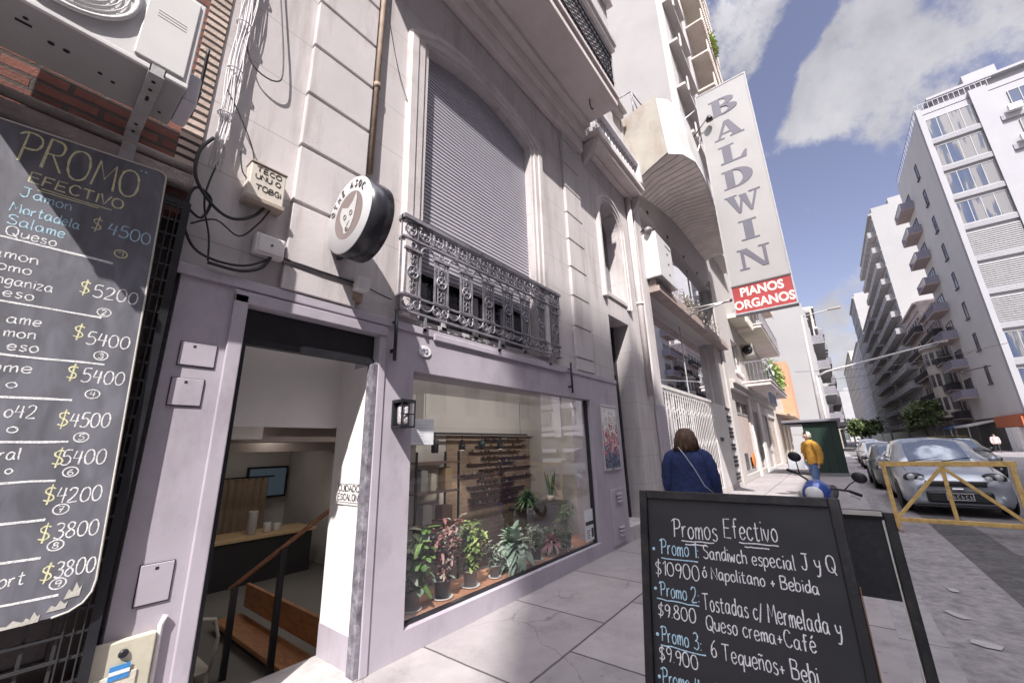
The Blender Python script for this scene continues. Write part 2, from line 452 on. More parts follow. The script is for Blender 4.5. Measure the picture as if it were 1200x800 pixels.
BASE = {}
def fix_normals(me):
    b = bmesh.new(); b.from_mesh(me)
    bmesh.ops.recalc_face_normals(b, faces=b.faces)
    b.to_mesh(me); b.free()
def obj(name, mb, m, parent=None, bevel=0, label=None, normals=True, seg=2):
    """ONE mesh object; vertices are given in world coordinates (or the parent's, when the parent sits at the origin)"""
    me = mb.mesh(name, m)
    if normals: fix_normals(me)
    o = bpy.data.objects.new(name, me); col.objects.link(o)
    if parent is not None:
        o.parent = parent
        if parent.name in BASE: o.location = -BASE[parent.name]
    if bevel:
        bv = o.modifiers.new('bevel', 'BEVEL'); bv.width = bevel; bv.segments = seg; bv.limit_method = 'ANGLE'
    if label: o['label'] = label
    return o
def thing(name, label, cat, loc=(0, 0, 0), group=None, world=True):
    """an Empty at the thing's base that parents its parts"""
    o = bpy.data.objects.new(name, None); col.objects.link(o)
    o.location = loc; o.empty_display_size = .2
    o['label'] = label; o['category'] = cat
    if group: o['group'] = group
    if world: BASE[o.name] = Vector(loc)
    return o
def tag(o, label, cat, group=None):
    o['label'] = label; o['category'] = cat
    if group: o['group'] = group
    return o
def struct(name, mb, m):
    o = obj(name, mb, m); o['kind'] = 'structure'; return o
def dup(root, loc, rotz=0.0, label=None, group=None, scale=None):
    r = root.copy(); col.objects.link(r); r.location = loc; r.rotation_euler = (root.rotation_euler.x, root.rotation_euler.y, rotz)
    if scale: r.scale = scale
    if label: r['label'] = label
    if group: r['group'] = group
    for ch in list(root.children):
        c = ch.copy(); col.objects.link(c); c.parent = r
        for g in list(ch.children):
            d = g.copy(); col.objects.link(d); d.parent = c
    return r

# ------------------------------------------------------------------ hand-lettering: single-stroke glyphs on a 10-unit cap height
GL = {
'A': '0,0 4,10 8,0|1.5,4 6.5,4', 'B': '0,0 0,10|0,10 5,9.6 5.6,7.5 4,5.6 0,5.3|0,5.3 5.5,5 6.5,2.5 5,.4 0,0', 'C': '7,8.3 5,10 2,9.2 .3,5 2,.8 5,0 7.3,1.7',
'E': '6.5,10 .5,10 0,0 6.5,0|.2,5.2 5.4,5.2', 'F': '6.5,10 .4,10 0,0|.2,5.2 5,5.2', 'I': '.5,0 .5,10', 'J': '1,10 7,10|5,10 5,2.5 3.6,.2 1,.3 0,2.2',
'M': '0,0 1.2,10 4.5,3.5 8,10 9,0', 'N': '0,0 0,10 7,0 7,10', 'O': '4,10 1,8.6 0,5 1.2,1.2 4,0 7,1.4 8,5 7,8.8 4,10', 'P': '1,0 1.4,9.6|-1.2,8.4 1.4,9.8 5.5,9.5 6.8,7.4 5.4,5 1.2,4.5',
'Q': '4,10 1,8.6 0,5 1.2,1.2 4,0 7,1.4 8,5 7,8.8 4,10|4.6,3 8.4,-1.4', 'R': '0,0 .5,10|.5,10 5,9.7 6,7.6 4.8,5.5 .2,5|2.4,5.2 6.8,0', 'S': '6.4,8.6 4,10 1.2,9 .8,6.8 3.4,5.4 6,3.8 5.8,1.2 3,0 0,1.2',
'T': '0,9.6 8,10|4,10 3.8,0', 'V': '0,10 3.6,0 7.4,10', 'G': '7,8.4 5,10 2,9.2 .3,5 2,.8 5,0 7,1.6 7,4.6 4.6,4.6', 'H': '0,0 0,10|7,0 7,10|0,5 7,5', 'K': '0,0 0,10|6.5,10 .2,4.6|2,6 7,0', 'L': '0,10 0,0 6,0',
'U': '0,10 0,3 1.4,.4 3.6,0 6,.6 7,3 7,10', 'D': '0,0 0,10|0,10 4.6,9.4 7,5.4 5.4,1 0,0', 'Y': '0,10 3.6,5 7.2,10|3.6,5 3.6,0', 'W': '0,10 2,0 4.6,7 7.2,0 9.4,10', 'Z': '0,10 7,10 0,0 7,0',
'a': '5,5.4 3,6.3 .8,5 .3,2.2 1.8,.2 4,1 5.1,4.4|5.2,6 5.2,1.4 6.4,.1', 'b': '0,10 0,0|0,3.4 1.6,6 4.2,5.6 5,3 3.8,.4 1.4,.1 0,1.4', 'c': '4.8,5.2 3,6.2 .9,5 .2,2.6 1.4,.4 3.4,.1 5,1.4',
'd': '5,5.2 3,6.2 .9,5 .2,2.4 1.6,.2 3.6,.6 5,3|5.2,10 5.1,.1', 'e': '.4,3 4.8,3.5 4.6,5.4 2.8,6.3 .9,5.2 .2,2.8 1.3,.5 3.4,.1 5.2,1.4', 'f': '5,9.4 3.4,10 2.2,8.6 2,0|.2,5.8 4.2,6', 'g': '5,5.4 3,6.2 .9,5 .3,2.6 1.6,.6 3.6,1 5,3.6|5.2,6 5.2,-1.4 3.6,-3.4 1,-2.8',
'h': '0,10 0,0|0,3.6 2,6 4,5.6 4.6,3.6 4.6,0', 'i': '.6,6 .6,.1|.6,8.1 .7,8.7', 'j': '2,6 2,-2 .4,-3', 'l': '.5,10 .4,1.2 1.4,.1', 'm': '0,6 .2,0|.1,3.6 1.6,6 2.8,5.4 3,0|3,3.6 4.6,6 5.9,5.4 6.2,0', 'n': '0,6 .2,0|.1,3.6 2,6 4,5.4 4.6,0',
'o': '2.6,6.2 .8,5 .2,2.8 1.4,.4 3.2,.1 4.9,1.6 5,4.2 3.8,5.9 2.6,6.2', 'p': '0,6 0,-3.4|0,4 1.8,6.2 4.2,5.6 5,3.2 3.8,.6 1.6,.2 0,1.6', 'q': '5,5.4 3,6.2 .9,5 .3,2.6 1.6,.4 3.6,.8 5,3.4|5.2,6 5.2,-3.4', 'r': '0,6 .2,0|.2,3.4 1.6,5.8 3.4,6',
's': '4,5.4 2.2,6.2 .6,5.2 1.4,3.8 3.6,2.8 4,1.2 2.4,0 .1,.8', 't': '2,9 1.8,1.4 3,.1 4.4,.8|0,6.2 4.4,6.4', 'u': '0,6 .2,1.6 1.6,.1 3.6,.8 4.8,3|4.9,6 5,.1', 'v': '0,6 2.2,.1 4.6,6', 'w': '0,6 1.4,.1 3,4.4 4.8,.1 6.4,6', 'y': '0,6 .8,3 2.4,2 4.4,3|5,6 4.4,0 2.8,-3.2 .4,-3', 'z': '0,6 4.4,6 0,0 4.6,0',
'k': '0,10 0,0|4.4,6 .2,2.8|1.4,3.8 4.8,0',
'0': '3.2,10 .9,8.6 0,5 1,1.2 3.2,0 5.6,1.4 6.4,5 5.4,8.8 3.2,10', '1': '0,7.6 2.4,10 2.4,0', '2': '0,8 1.6,9.9 4.6,9.6 5.4,7.2 3.4,3.6 0,0 6.2,.3', '3': '.4,9 3,10 5.4,8.6 4.6,6 2.2,5.2|2.2,5.2 5.4,4.4 5.8,1.8 3.4,0 0,1', '4': '1.4,10 0,4.4 6,4.8|4.8,9.6 4.2,0', '5': '5.8,10 1.4,9.8 .6,5.6|.6,5.6 3.6,6.2 5.8,4.2 5,1 2.2,0 0,1', '6': '4.8,10 1.6,7.4 .2,3.4 1.2,.6 3.6,0 5.6,1.6 5,4.4 2.6,5.2 .6,3.4', '7': '0,9.8 6.2,10 2.4,0|1.4,5.2 5.6,5.4', '8': '3,10 .8,8.6 1.2,6.6 3,5.4 5.4,4 5.8,1.6 3.4,0 .8,.8 .2,3 2.4,5 4.6,6.6 5,8.8 3,10', '9': '5.4,8 3.4,10 1,9 .4,6.6 2,5 4.6,6 5.4,8.4 5,4 3.6,0',
'$': '5.6,8.4 3.4,9.4 .8,8 1.4,5.8 4.4,4.4 5.4,2.2 3.4,.6 .2,1.4|3.6,11.4 2.4,-1.6', '+': '2.6,5.6 2.6,1.2|.4,3.4 4.8,3.5', ':': '.4,5 .5,4.4|.4,1 .5,.4', '.': '.3,.5 .5,.1', '/': '0,-1 3.6,10', '-': '0,4 4,4', '*': '.2,5 .5,5.3 .8,5 .5,4.7 .2,5', '"': '0,10 -.2,8|1.6,10 1.4,8', "'": '0,10 -.2,8.4', '!': '.4,10 .4,3|.4,.8 .5,.2'}
GL['\xe9'] = GL['e'] + '|2,7.6 3.8,9.6'; GL['\xf3'] = GL['o'] + '|2,7.6 3.8,9.6'; GL['\xf1'] = GL['n'] + '|.2,8 1.6,8.8 3,8 4.4,8.8'
GL['\xd3'] = GL['O'] + '|3.4,11 5.6,13'
STRAIGHT = set('AEFIMNTVHKLWZ147+/-:YX')
def smooth_pts(p, k=3):
    if len(p) < 3: return p
    closed = p[0] == p[-1]; out = []
    for i in range(len(p) - 1):
        p0 = p[i - 1] if i > 0 else (p[-2] if closed else p[0]); p1 = p[i]; p2 = p[i + 1]
        p3 = p[i + 2] if i + 2 < len(p) else (p[1] if closed else p[-1])
        for j in range(k):
            t = j / k
            out.append(tuple(.5 * ((2 * b) + (c - a) * t + (2 * a - 5 * b + 4 * c - d) * t * t + (3 * b - a - 3 * c + d) * t ** 3) for a, b, c, d in zip(p0, p1, p2, p3)))
    out.append(p[-1]); return out
def glyph(ch):
    st = []
    for s in GL[ch].split('|'):
        p = [tuple(float(v) for v in q.split(',')) for q in s.split()]
        st.append(p if ch in STRAIGHT else smooth_pts(p))
    return st
def write(mb, text, o, u, v, h, r, width=None, jit=.25, gap=1.9, rng=random):
    """letters drawn with a round pen; h cap height, width fits the whole line into that length"""
    o, u, v = Vector(o), Vector(u).normalized(), Vector(v).normalized()
    x = 0; strokes = []
    for ch in text:
        if ch == ' ': x += 4.5; continue
        g = glyph(ch); w = max(p[0] for s in g for p in s)
        dy = rng.uniform(-jit, jit); sl = rng.uniform(-.04, .04); sc = 1 + rng.uniform(-.06, .06)
        for s in g: strokes.append([(x + p[0] + p[1] * sl, p[1] * sc + dy) for p in s])
        x += w + gap
    x -= gap
    k = h / 10; kx = (width / x) if width else k
    for s in strokes:
        mb.tube([o + u * p[0] * kx + v * p[1] * k for p in s], [r * rng.uniform(.6, 1.15) for _ in s], n=5)
    return x * kx
def line(mb, o, p, r):
    o, p = Vector(o), Vector(p)
    k = 9; pts = [o.lerp(p, i / k) + Vector((random.uniform(-1, 1), 0, random.uniform(-1, 1))) * r * .35 for i in range(k + 1)]
    mb.tube(pts, [r * random.uniform(.75, 1.1) for _ in pts], n=5)
def circle(c, u, v, r, n=16, ry=None):
    c, u, v = Vector(c), Vector(u), Vector(v)
    return [c + u * r * math.cos(2 * math.pi * i / n) + v * (ry or r) * math.sin(2 * math.pi * i / n) for i in range(n)]
def arc(c, u, v, r, a0, a1, n=10, ry=None):
    c, u, v = Vector(c), Vector(u), Vector(v)
    return [c + u * r * math.cos(a0 + (a1 - a0) * i / n) + v * (ry or r) * math.sin(a0 + (a1 - a0) * i / n) for i in range(n + 1)]
def font_mesh(text, size, weight=0.0, depth=.004, align='CENTER', name='lettering', m=None, space=1.0):
    """set type (built-in font) turned into a plain mesh lying in local x,y"""
    cu = bpy.data.curves.new(name, 'FONT'); cu.body = text; cu.size = size; cu.offset = weight; cu.extrude = depth
    cu.align_x = align; cu.align_y = 'CENTER'; cu.space_character = space; cu.resolution_u = 4
    t = bpy.data.objects.new(name, cu); col.objects.link(t)
    bpy.context.view_layer.update()
    dg = bpy.context.evaluated_depsgraph_get()
    me = bpy.data.meshes.new_from_object(t.evaluated_get(dg))
    bpy.data.objects.remove(t); bpy.data.curves.remove(cu)
    me.materials.clear()
    if m: me.materials.append(m)
    return me
def set_type(text, size, o, u, v, parent, m, weight=0.0, name='lettering', align='CENTER', sx=1.0, space=1.0):
    me = font_mesh(text, size, weight, .002, align, name, m, space)
    u, v = Vector(u).normalized(), Vector(v).normalized(); w = u.cross(v)
    b = BASE.get(parent.name, Vector((0, 0, 0))) if parent else Vector((0, 0, 0))
    o = Vector(o)
    for p in me.vertices:
        c = p.co; p.co = o + u * c.x * sx + v * c.y + w * c.z
    ob = bpy.data.objects.new(name, me); col.objects.link(ob)
    if parent: ob.parent = parent; ob.location = -b
    return ob
def skin(name, joints, edges, m, parent=None, sub=2, root=0):
    """one continuous body grown over a skeleton: joints (x,y,z,r[,r2])"""
    me = bpy.data.meshes.new(name)
    me.from_pydata([j[:3] for j in joints], edges, [])
    o = bpy.data.objects.new(name, me); col.objects.link(o)
    sk = o.modifiers.new('skin', 'SKIN'); sk.use_smooth_shade = True; sk.branch_smoothing = .4
    for i, j in enumerate(joints):
        d = me.skin_vertices[0].data[i]; d.radius = (j[3], j[4] if len(j) > 4 else j[3]); d.use_root = (i == root)
    sb = o.modifiers.new('sub', 'SUBSURF'); sb.levels = sub; sb.render_levels = sub
    bpy.context.view_layer.update()
    dg = bpy.context.evaluated_depsgraph_get()
    m2 = bpy.data.meshes.new_from_object(o.evaluated_get(dg))
    bpy.data.objects.remove(o); bpy.data.meshes.remove(me)
    m2.materials.clear(); m2.materials.append(m)
    m2.polygons.foreach_set('use_smooth', [True] * len(m2.polygons))
    ob = bpy.data.objects.new(name, m2); col.objects.link(ob)
    if parent:
        ob.parent = parent
        if parent.name in BASE: ob.location = -BASE[parent.name]
    return ob
X, Y, Z = Vector((1, 0, 0)), Vector((0, 1, 0)), Vector((0, 0, 1))

# ------------------------------------------------------------------ ground, pavement, kerb, road
pave = mat_brick('pavement_slabs', (.32, .295, .30), (.275, .25, .26), (.09, .08, .085), (0, 1), 1.25, 1.05, msize=.011, var=.16, bump=.45, extra=((.15, .14, .145), 1.6, .6), cracks=True)
kerb_m = mat('kerb_granite', (.29, .275, .285), .85, .22, 7, .35, c2=(.16, .15, .15), c2amt=.5, c2scale=2, fine=120)
gutter_m = mat('gutter_concrete', (.27, .25, .262), .9, .3, 11, .8, c2=(.14, .128, .133), c2amt=.85, c2scale=4.5, fine=55)
strip_m = mat('dark_road_strip', (.095, .09, .095), .9, .45, 9, .9, c2=(.17, .16, .165), c2amt=.8, c2scale=3, fine=60)
asphalt = mat('asphalt', (.17, .16, .167), .88, .4, 9, .9, c2=(.26, .245, .255), c2amt=.85, c2scale=1.5, fine=60)
earth = mat('ground_dust', (.2, .19, .18), .95, .2, .3, .0)
white_line = mat('road_marking_paint', (.6, .6, .6), .7, .2, 6, .2)
struct('ground', MB().quad((-600, -700, -.30), (1400, -700, -.30), (1400, 700, -.30), (-600, 700, -.30)), earth)
struct('road', MB().quad((-120, -13.6, -.125), (900, -13.6, -.125), (900, -4.18, -.125), (-120, -4.18, -.125)), asphalt)
mb = MB(); rt = random.Random(2); k = -20.0; e0 = -4.95
while k < 60:
    e1 = -4.85 + rt.uniform(-.08, .08); mb.quad((k, e0, -.1225), (k + .8, e1, -.1225), (k + .8, -4.18, -.1225), (k, -4.18, -.1225)); e0 = e1; k += .8
struct('road_dark_edge', mb, strip_m)  # darker ragged strip of road along the gutter
mb = MB().quad((-120, -4.19, -.12), (900, -4.19, -.12), (900, -3.39, -.12), (-120, -3.39, -.12))
struct('gutter', mb, gutter_m)
mb = MB()
k = -60.0
while k < 160:
    mb.box(k + .006, k + 1.194, -3.40, -3.12, -.3, .004); k += 1.2
struct('kerb', mb, kerb_m)
mb = MB().box(-60, .46, -3.12, 0, -.3, 0).box(.46, 8.9, -3.12, -.002, -.3, 0).box(8.9, 160, -3.12, .4, -.3, 0)
struct('sidewalk', mb, pave)
mb = MB().box(-120, 41, -17.2, -13.6, -.3, .005).box(57, 900, -17.2, -13.6, -.3, .005)
struct('far_sidewalk', mb, pave)
struct('side_street', MB().quad((41, -200, -.122), (57, -200, -.122), (57, -13.55, -.122), (41, -13.55, -.122)), asphalt)
mb = MB()
for k in range(8): mb.quad((50 + k * .0, -12.8 + k * 1.15, -.118), (53.5, -12.8 + k * 1.15, -.118), (53.5, -12.2 + k * 1.15, -.118), (50, -12.2 + k * 1.15, -.118))
struct('crosswalk', mb, white_line)
paper_m = mat('scrap_paper', (.38, .36, .365), .8, .1, 8, .1)
for (x, y, a, sx, sy) in ((7.1, -3.27, .3, .10, .05), (6.1, -3.62, .5, .11, .045), (5.4, -3.68, 1.2, .09, .07), (7.0, -3.75, .1, .07, .04)):
    mb = MB(); c, s_ = math.cos(a), math.sin(a); z0 = .012 if y > -3.4 else -.112
    pts = [(-1, -.8), (.2, -1), (1, -.6), (.9, .7), (-.2, 1), (-1, .6)]
    mb.prism([(p * sx, q * sy) for p, q in pts], (x, y, z0), (c, s_, 0), (-s_, c, 0), (0, 0, .003))
    tag(obj('scrap_paper', mb, paper_m), {7.1: 'white paper scrap lying on the kerb stone', 6.1: 'pale flattened paper in the gutter, middle one', 5.4: 'largest pale paper scrap in the gutter, nearest the boards', 7.0: 'smallest paper scrap in the gutter by the yellow barrier'}[x], 'litter')

# ------------------------------------------------------------------ the café building
CAFE = thing('cafe_building', 'cream plastered cafe building with lilac grey shopfront and iron balcony', 'building', (4.6, .2, 0))
def cream_joint():
    """cream render with fine horizontal joints every 0.53 m"""
    m = cream.copy(); m.name = 'cream_ashlar'; MATS['cream_ashlar'] = m
    n, l = m.node_tree.nodes, m.node_tree.links; b = n['Principled BSDF']
    src = b.inputs['Base Color'].links[0].from_socket
    g = n.new('ShaderNodeNewGeometry'); sp = n.new('ShaderNodeSeparateXYZ'); l.new(g.outputs['Position'], sp.inputs[0])
    def mm(op, a, v):
        k = n.new('ShaderNodeMath'); k.operation = op; l.new(a, k.inputs[0]); k.inputs[1].default_value = v; return k.outputs[0]
    t = mm('SUBTRACT', sp.outputs[2], 3.47); t = mm('DIVIDE', t, .53)
    fr = n.new('ShaderNodeMath'); fr.operation = 'FRACT'; l.new(t, fr.inputs[0])
    t = mm('LESS_THAN', fr.outputs[0], .018)
    t = mm('MULTIPLY', t, .45)
    mx = n.new('ShaderNodeMix'); mx.data_type = 'RGBA'; l.new(t, mx.inputs[0]); l.new(src, mx.inputs[6]); mx.inputs[7].default_value = (.2, .17, .165, 1)
    l.new(mx.outputs[2], b.inputs['Base Color'])
    return m
cream_j = cream_joint()
mb = MB().wall('x', .46, 8.95, -.3, 14.5, 0, .35, [(.46, 6.89, -.3, 2.72), (2.32, 4.42, 2.78, 6.53), (6.92, 7.92, .22, 4.06), (6.92, 7.92, 4.46, 6.77)])
def arch_pts(x0, x1, zs, zc, n=16):
    """segmental arch from (x0,zs) over the crown zc to (x1,zs)"""
    w = (x1 - x0) / 2; h = zc - zs; r = (w * w + h * h) / (2 * h); cx = (x0 + x1) / 2; cz = zc - r; a = math.asin(min(1, w / r))
    return [(cx + r * math.sin(-a + 2 * a * i / n), cz + r * math.cos(-a + 2 * a * i / n)) for i in range(n + 1)]
A1 = arch_pts(2.32, 4.42, 6.28, 6.50)
A2 = arch_pts(6.92, 7.92, 6.25, 6.75, 18)
for A, top, zs in ((A1, 6.53, 6.28), (A2, 6.77, 6.25)):
    half = len(A) // 2
    mb.prism([(A[0][0], top)] + A[:half + 1] + [(A[half][0], top)], (0, 0.0, 0), X, Z, Y * .35)
    mb.prism([(A[half][0], top)] + A[half:] + [(A[-1][0], top)], (0, 0.0, 0), X, Z, Y * .35)
obj('wall', mb, cream_j, CAFE)
obj('party_wall', MB().box(.46, 8.95, .35, .5, 6.9, 14.5).box(.46, .7, .35, 7, 3.6, 14.5).box(8.7, 8.95, .35, 7, -.3, 14.5).box(.46, 8.95, 7, 7.2, -.7, 14.5).box(.7, 8.7, .5, 7, 6.9, 7.0), cream, CAFE)
# lilac shopfront
mb = MB().wall('x', .49, 6.89, -.3, 2.72, -.03, .33, [(.87, 1.89, -.3, 2.56), (2.28, 5.80, .18, 2.29)])
obj('shopfront_surround', mb, lilac, CAFE, bevel=.006)
mb = MB().box(.46, 6.89, -.045, -.031, 2.66, 2.735)
mb.box(.78, .865, -.055, -.031, 0, 2.62).box(.78, 1.96, -.055, -.031, 2.56, 2.645).box(1.895, 1.965, -.045, -.031, 0, 2.56)
obj('fascia_moulding', mb, lilac, CAFE, bevel=.008)
mb = MB().box(2.5, 5.05, -.058, -.03, 2.63, 2.70)
obj('window_sill', mb, lilac, CAFE, bevel=.01)
# pilasters with bossed blocks
def pilaster(x0, x1, z0, z1):
    m2 = MB(); z = 3.47 - .53 * 2
    while z < z1:
        a, b = max(z0, z + .015), min(z1, z + .515)
        if b - a > .05: m2.box(x0, x1, -.055, .001, a, b)
        z += .53
    m2.box(x0 + .012, x1 - .012, -.035, .0005, z0, z1)
    return obj('pilaster', m2, cream, CAFE, bevel=.008)
pilaster(1.05, 1.63, 2.74, 7.96)
pilaster(5.45, 6.02, 2.74, 7.96)
def moulding(path, name, prof, y0=0.0, closed=False):
    """sweep a profile (offset outwards, projection) along a path of x,z points"""
    m2 = MB(); rg = []
    for i, (x, z) in enumerate(path):
        p, q = Vector(path[max(i - 1, 0)]), Vector(path[min(i + 1, len(path) - 1)])
        d = (q - p).normalized(); nrm = Vector((-d.y, d.x))
        if 0 < i < len(path) - 1:
            d0 = (Vector(path[i]) - p).normalized(); d1 = (q - Vector(path[i])).normalized()
            k = 1 / max(.5, math.cos(d0.angle(d1) / 2))
        else: k = 1
        rg.append([(x + nrm.x * o * k, y0 - pr, z + nrm.y * o * k) for o, pr in prof])
    m2.rings(rg, smooth=False)
    return obj(name, m2, cream_trim, CAFE)
PR = [(0, -.002), (0, .03), (.05, .03), (.06, .055), (.13, .055), (.15, .075), (.22, .075), (.24, .03), (.24, -.002)]
moulding([(2.32, 2.80)] + [A1[0]] + A1[1:-1] + [A1[-1]] + [(4.42, 2.80)], 'window_moulding', PR)
moulding([(6.92, 4.4)] + A2 + [(7.92, 4.4)], 'arch_moulding', [(0, -.002), (0, .025), (.04, .025), (.05, .06), (.11, .06), (.125, .085), (.165, .085), (.18, .02), (.18, -.002)])
# roller shutter with the glazed doors under it
m2 = MB(); z = 3.42
while z < 6.53:
    m2.prism([(.10, 0), (.118, .0), (.118, .043), (.103, .040)], (2.30, 0, z), Y, Z, X * 2.14); z += .050
m2.box(2.30, 4.44, .126, .14, 3.4, 6.53)
obj('roller_shutter', m2, shutter_m, CAFE, bevel=.004, seg=1)
glass_win = mat_glass('window_glass', (.55, .58, .62), .08, 1.0)
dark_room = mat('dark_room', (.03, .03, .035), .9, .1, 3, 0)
m2 = MB().box(2.30, 4.44, .20, .25, 2.78, 2.9)
for x in (2.32, 2.82, 3.34, 3.86, 4.36): m2.box(x, x + .07, .2, .25, 2.78, 3.4)
m2.box(2.3, 4.44, .202, .248, 3.05, 3.09)
fw = obj('french_window', m2, mat('pale_window_frame', (.45, .43, .45), .5), CAFE)
obj('pane', MB().box(2.30, 4.44, .215, .222, 2.78, 3.5), glass_win, fw)
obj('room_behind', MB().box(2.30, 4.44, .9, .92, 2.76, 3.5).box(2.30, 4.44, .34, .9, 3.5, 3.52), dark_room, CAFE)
# balcony slab, its railing, and the second cornice balcony
mb = MB().box(.75, 6.28, -.90, -.001, 7.98, 8.16).box(.72, 6.31, -.94, -.001, 8.162, 8.26).box(.76, 6.25, -.30, -.001, 7.86, 7.978).box(.77, 6.24, -.18, -.001, 7.62, 7.858).box(.78, 6.23, -.10, -.001, 7.34, 7.618)
obj('balcony_slab', mb, soffit_m, CAFE, bevel=.012)
mb = MB()
for (a, b) in (((.8, -.88), (6.22, -.88)), ((6.22, -.88), (6.22, -.02)), ((.8, -.88), (.8, -.02))):
    a, b = Vector((*a, 0)), Vector((*b, 0)); d = (b - a); Ln = d.length; d.normalize()
    for z, h in ((8.32, .03), (8.52, .02), (9.05, .02), (9.22, .05)): mb.bar(a + Z * z, b + Z * z, .045, h)
    k = int(Ln / .115)
    for i in range(k + 1):
        p = a + d * (Ln * i / k); mb.bar(p + Z * 8.27, p + Z * 9.22, .016, .016, up=d)
        if i < k:
            c = p + d * (Ln / k / 2)
            for zz in (8.42, 8.62, 8.78, 8.94, 9.13): mb.tube(circle(c + Z * zz, d, Z, .048, 9), .010, 4, closed=True)
obj('upper_balcony_railing', mb, iron_dark, CAFE)
mb = MB().box(6.5, 8.95, -.34, -.001, 7.66, 7.80).box(6.44, 9.0, -.40, -.001, 7.802, 7.90).box(6.55, 8.92, -.12, -.001, 7.56, 7.658)
obj('cornice_balcony', mb, soffit_m, CAFE, bevel=.012)
for x in (6.44, 8.85):
    rg = []
    for i in range(9):
        t = i / 8; rg.append((-.30 + .26 * t ** 1.5, 7.655 - .42 * t))
    m2 = MB().prism([(-.001, 7.655)] + rg + [(-.001, 7.2)], (x - .07 if x < 7 else x - .02, 0, 0), Y, Z, X * .13)
    obj('console_bracket', m2, cream_trim, CAFE, bevel=.01)
mb = MB().box(6.5, 8.93, -.38, -.12, 7.902, 8.0).box(6.5, 8.93, -.38, -.12, 8.52, 8.62)
for i in range(15):
    x = 6.62 + i * .158
    mb.lathe([(.035, 0), (.06, .06), (.066, .16), (.045, .28), (.032, .38), (.05, .45), (.052, .5), (.03, .52)], (x, -.25, 8.0), 10)
mb.box(8.82, 8.94, -.40, -.1, 8.0, 8.6)
obj('balustrade', mb, mat('pale_balustrade', (.60, .58, .60), .7, .12, 5, .1), CAFE)
# upper storey seen past the balcony: openings, cornice
mb = MB().box(6.9, 8.3, -.05, -.002, 8.9, 12.2).box(.46, 8.93, -.12, -.002, 12.6, 12.75).box(.46, 8.94, -.18, -.002, 12.752, 12.95).box(.44, 9.0, -.2, -.002, 14.4, 14.62)
mb.box(6.4, 8.9, -.14, -.002, 10.2, 10.32).box(6.35, 8.93, -.24, -.002, 10.322, 10.45)
obj('upper_cornice', mb, cream_trim, CAFE, bevel=.015)
obj('downpipe', MB().tube([(1.67, -.05, 4.1), (1.67, -.05, 7.9)], .028, 8).tube([(1.67, -.05, 5.1), (1.67, -.05, 5.16)], .036, 8), mat('rusty_pipe', (.30, .22, .17), .7, .3, 9, .2), CAFE)
obj('downpipe', MB().tube([(8.62, -.06, 2.6), (8.62, -.06, 7.55)], .07, 10).tube([(8.62, -.06, 4.7), (8.62, -.06, 4.76)], .085, 10), cream_trim, CAFE)
obj('iron_hook', MB().tube([(5.75, -.55, 7.98), (5.75, -.55, 7.86), (5.78, -.55, 7.80), (5.84, -.55, 7.80), (5.87, -.55, 7.86)], .012, 6), iron_dark, CAFE)
# entrance of the flats: door recess, arched window above
mb = MB().box(6.92, 7.0, .35, .42, .22, 4.06).box(7.84, 7.92, .35, .42, .22, 4.06).box(6.92, 7.92, .352, .418, 3.0, 3.08).box(6.92, 7.92, .352, .418, 3.98, 4.06)
dr = obj('entrance_door', mb, iron_dark, CAFE)
m2 = MB()
for i in range(5):
    x = 7.05 + i * .18; m2.bar((x, .37, .24), (x, .37, 4.0), .018, .018, up=X)
for zc in (.7, 1.2, 1.7, 2.2, 2.7, 3.3, 3.7):
    for i in range(4):
        x = 7.14 + i * .18
        m2.tube(circle((x, .36, zc), X, Z, .075, 12, .2 if zc < 3 else .15), .009, 4, closed=True)
        m2.tube(arc((x, .36, zc), X, Z, .04, 0, 5, 10), .008, 4)
obj('scrollwork', m2, iron_dark, dr)
obj('pane', MB().box(7.0, 7.84, .385, .392, .25, 4.0), glass_win, dr)
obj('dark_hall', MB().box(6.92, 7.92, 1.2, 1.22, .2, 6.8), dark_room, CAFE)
obj('doorstep', MB().box(6.90, 7.95, -.03, .6, -.1, .219), mat('worn_marble', (.45, .43, .43), .6, .15, 4, .1), CAFE, bevel=.01)
m2 = MB().prism(A2 + [(7.92, 4.56), (6.92, 4.56)], (0, .30, 0), X, Z, Y * .02)
obj('arched_window', m2, mat_glass('milky_glass', (.5, .5, .52), .25, .8, .1), CAFE)
obj('blind', MB().prism(A2 + [(7.92, 4.56), (6.92, 4.56)], (0, .34, 0), X, Z, Y * .01), mat('blind_cloth', (.33, .31, .32), .9), CAFE)
obj('window_ledge', MB().box(6.90, 7.95, -.03, .345, 4.46, 4.555), cream_trim, CAFE, bevel=.01)
# gas meter door with louvres, vent plates, inspection lids in the pilaster
m2 = MB().box(6.22, 6.76, -.045, -.031, .05, .88)
gd = obj('gas_meter_door', m2, lilac, CAFE, bevel=.004)
m2 = MB()
for z0 in (.18, .68):
    for k in range(3): obj('louvre', MB().prism([(0, 0), (.035, -.006), (.02, .03)], (6.42, -.046, z0 + k * .055), -Y, Z, X * .17), lilac, gd)
hole_m = mat('dark_gap', (.02, .018, .02), .9)
for (x0, x1, z0, z1) in ((.545, .70, 1.86, 2.02), (.575, .715, .83, 1.02), (.555, .735, 2.10, 2.24)):
    lid = obj('inspection_lid', MB().box(x0, x1, -.04, -.031, z0, z1), lilac, CAFE, bevel=.003)
    obj('lid_gap', MB().box(x0 - .004, x1 + .004, -.034, -.0305, z0 - .005, z1 + .003), hole_m, lid)
    obj('lid_keyhole', MB().box(x0 + .06, x0 + .075, -.0412, -.04, z1 - .03, z1 - .016), hole_m, lid)
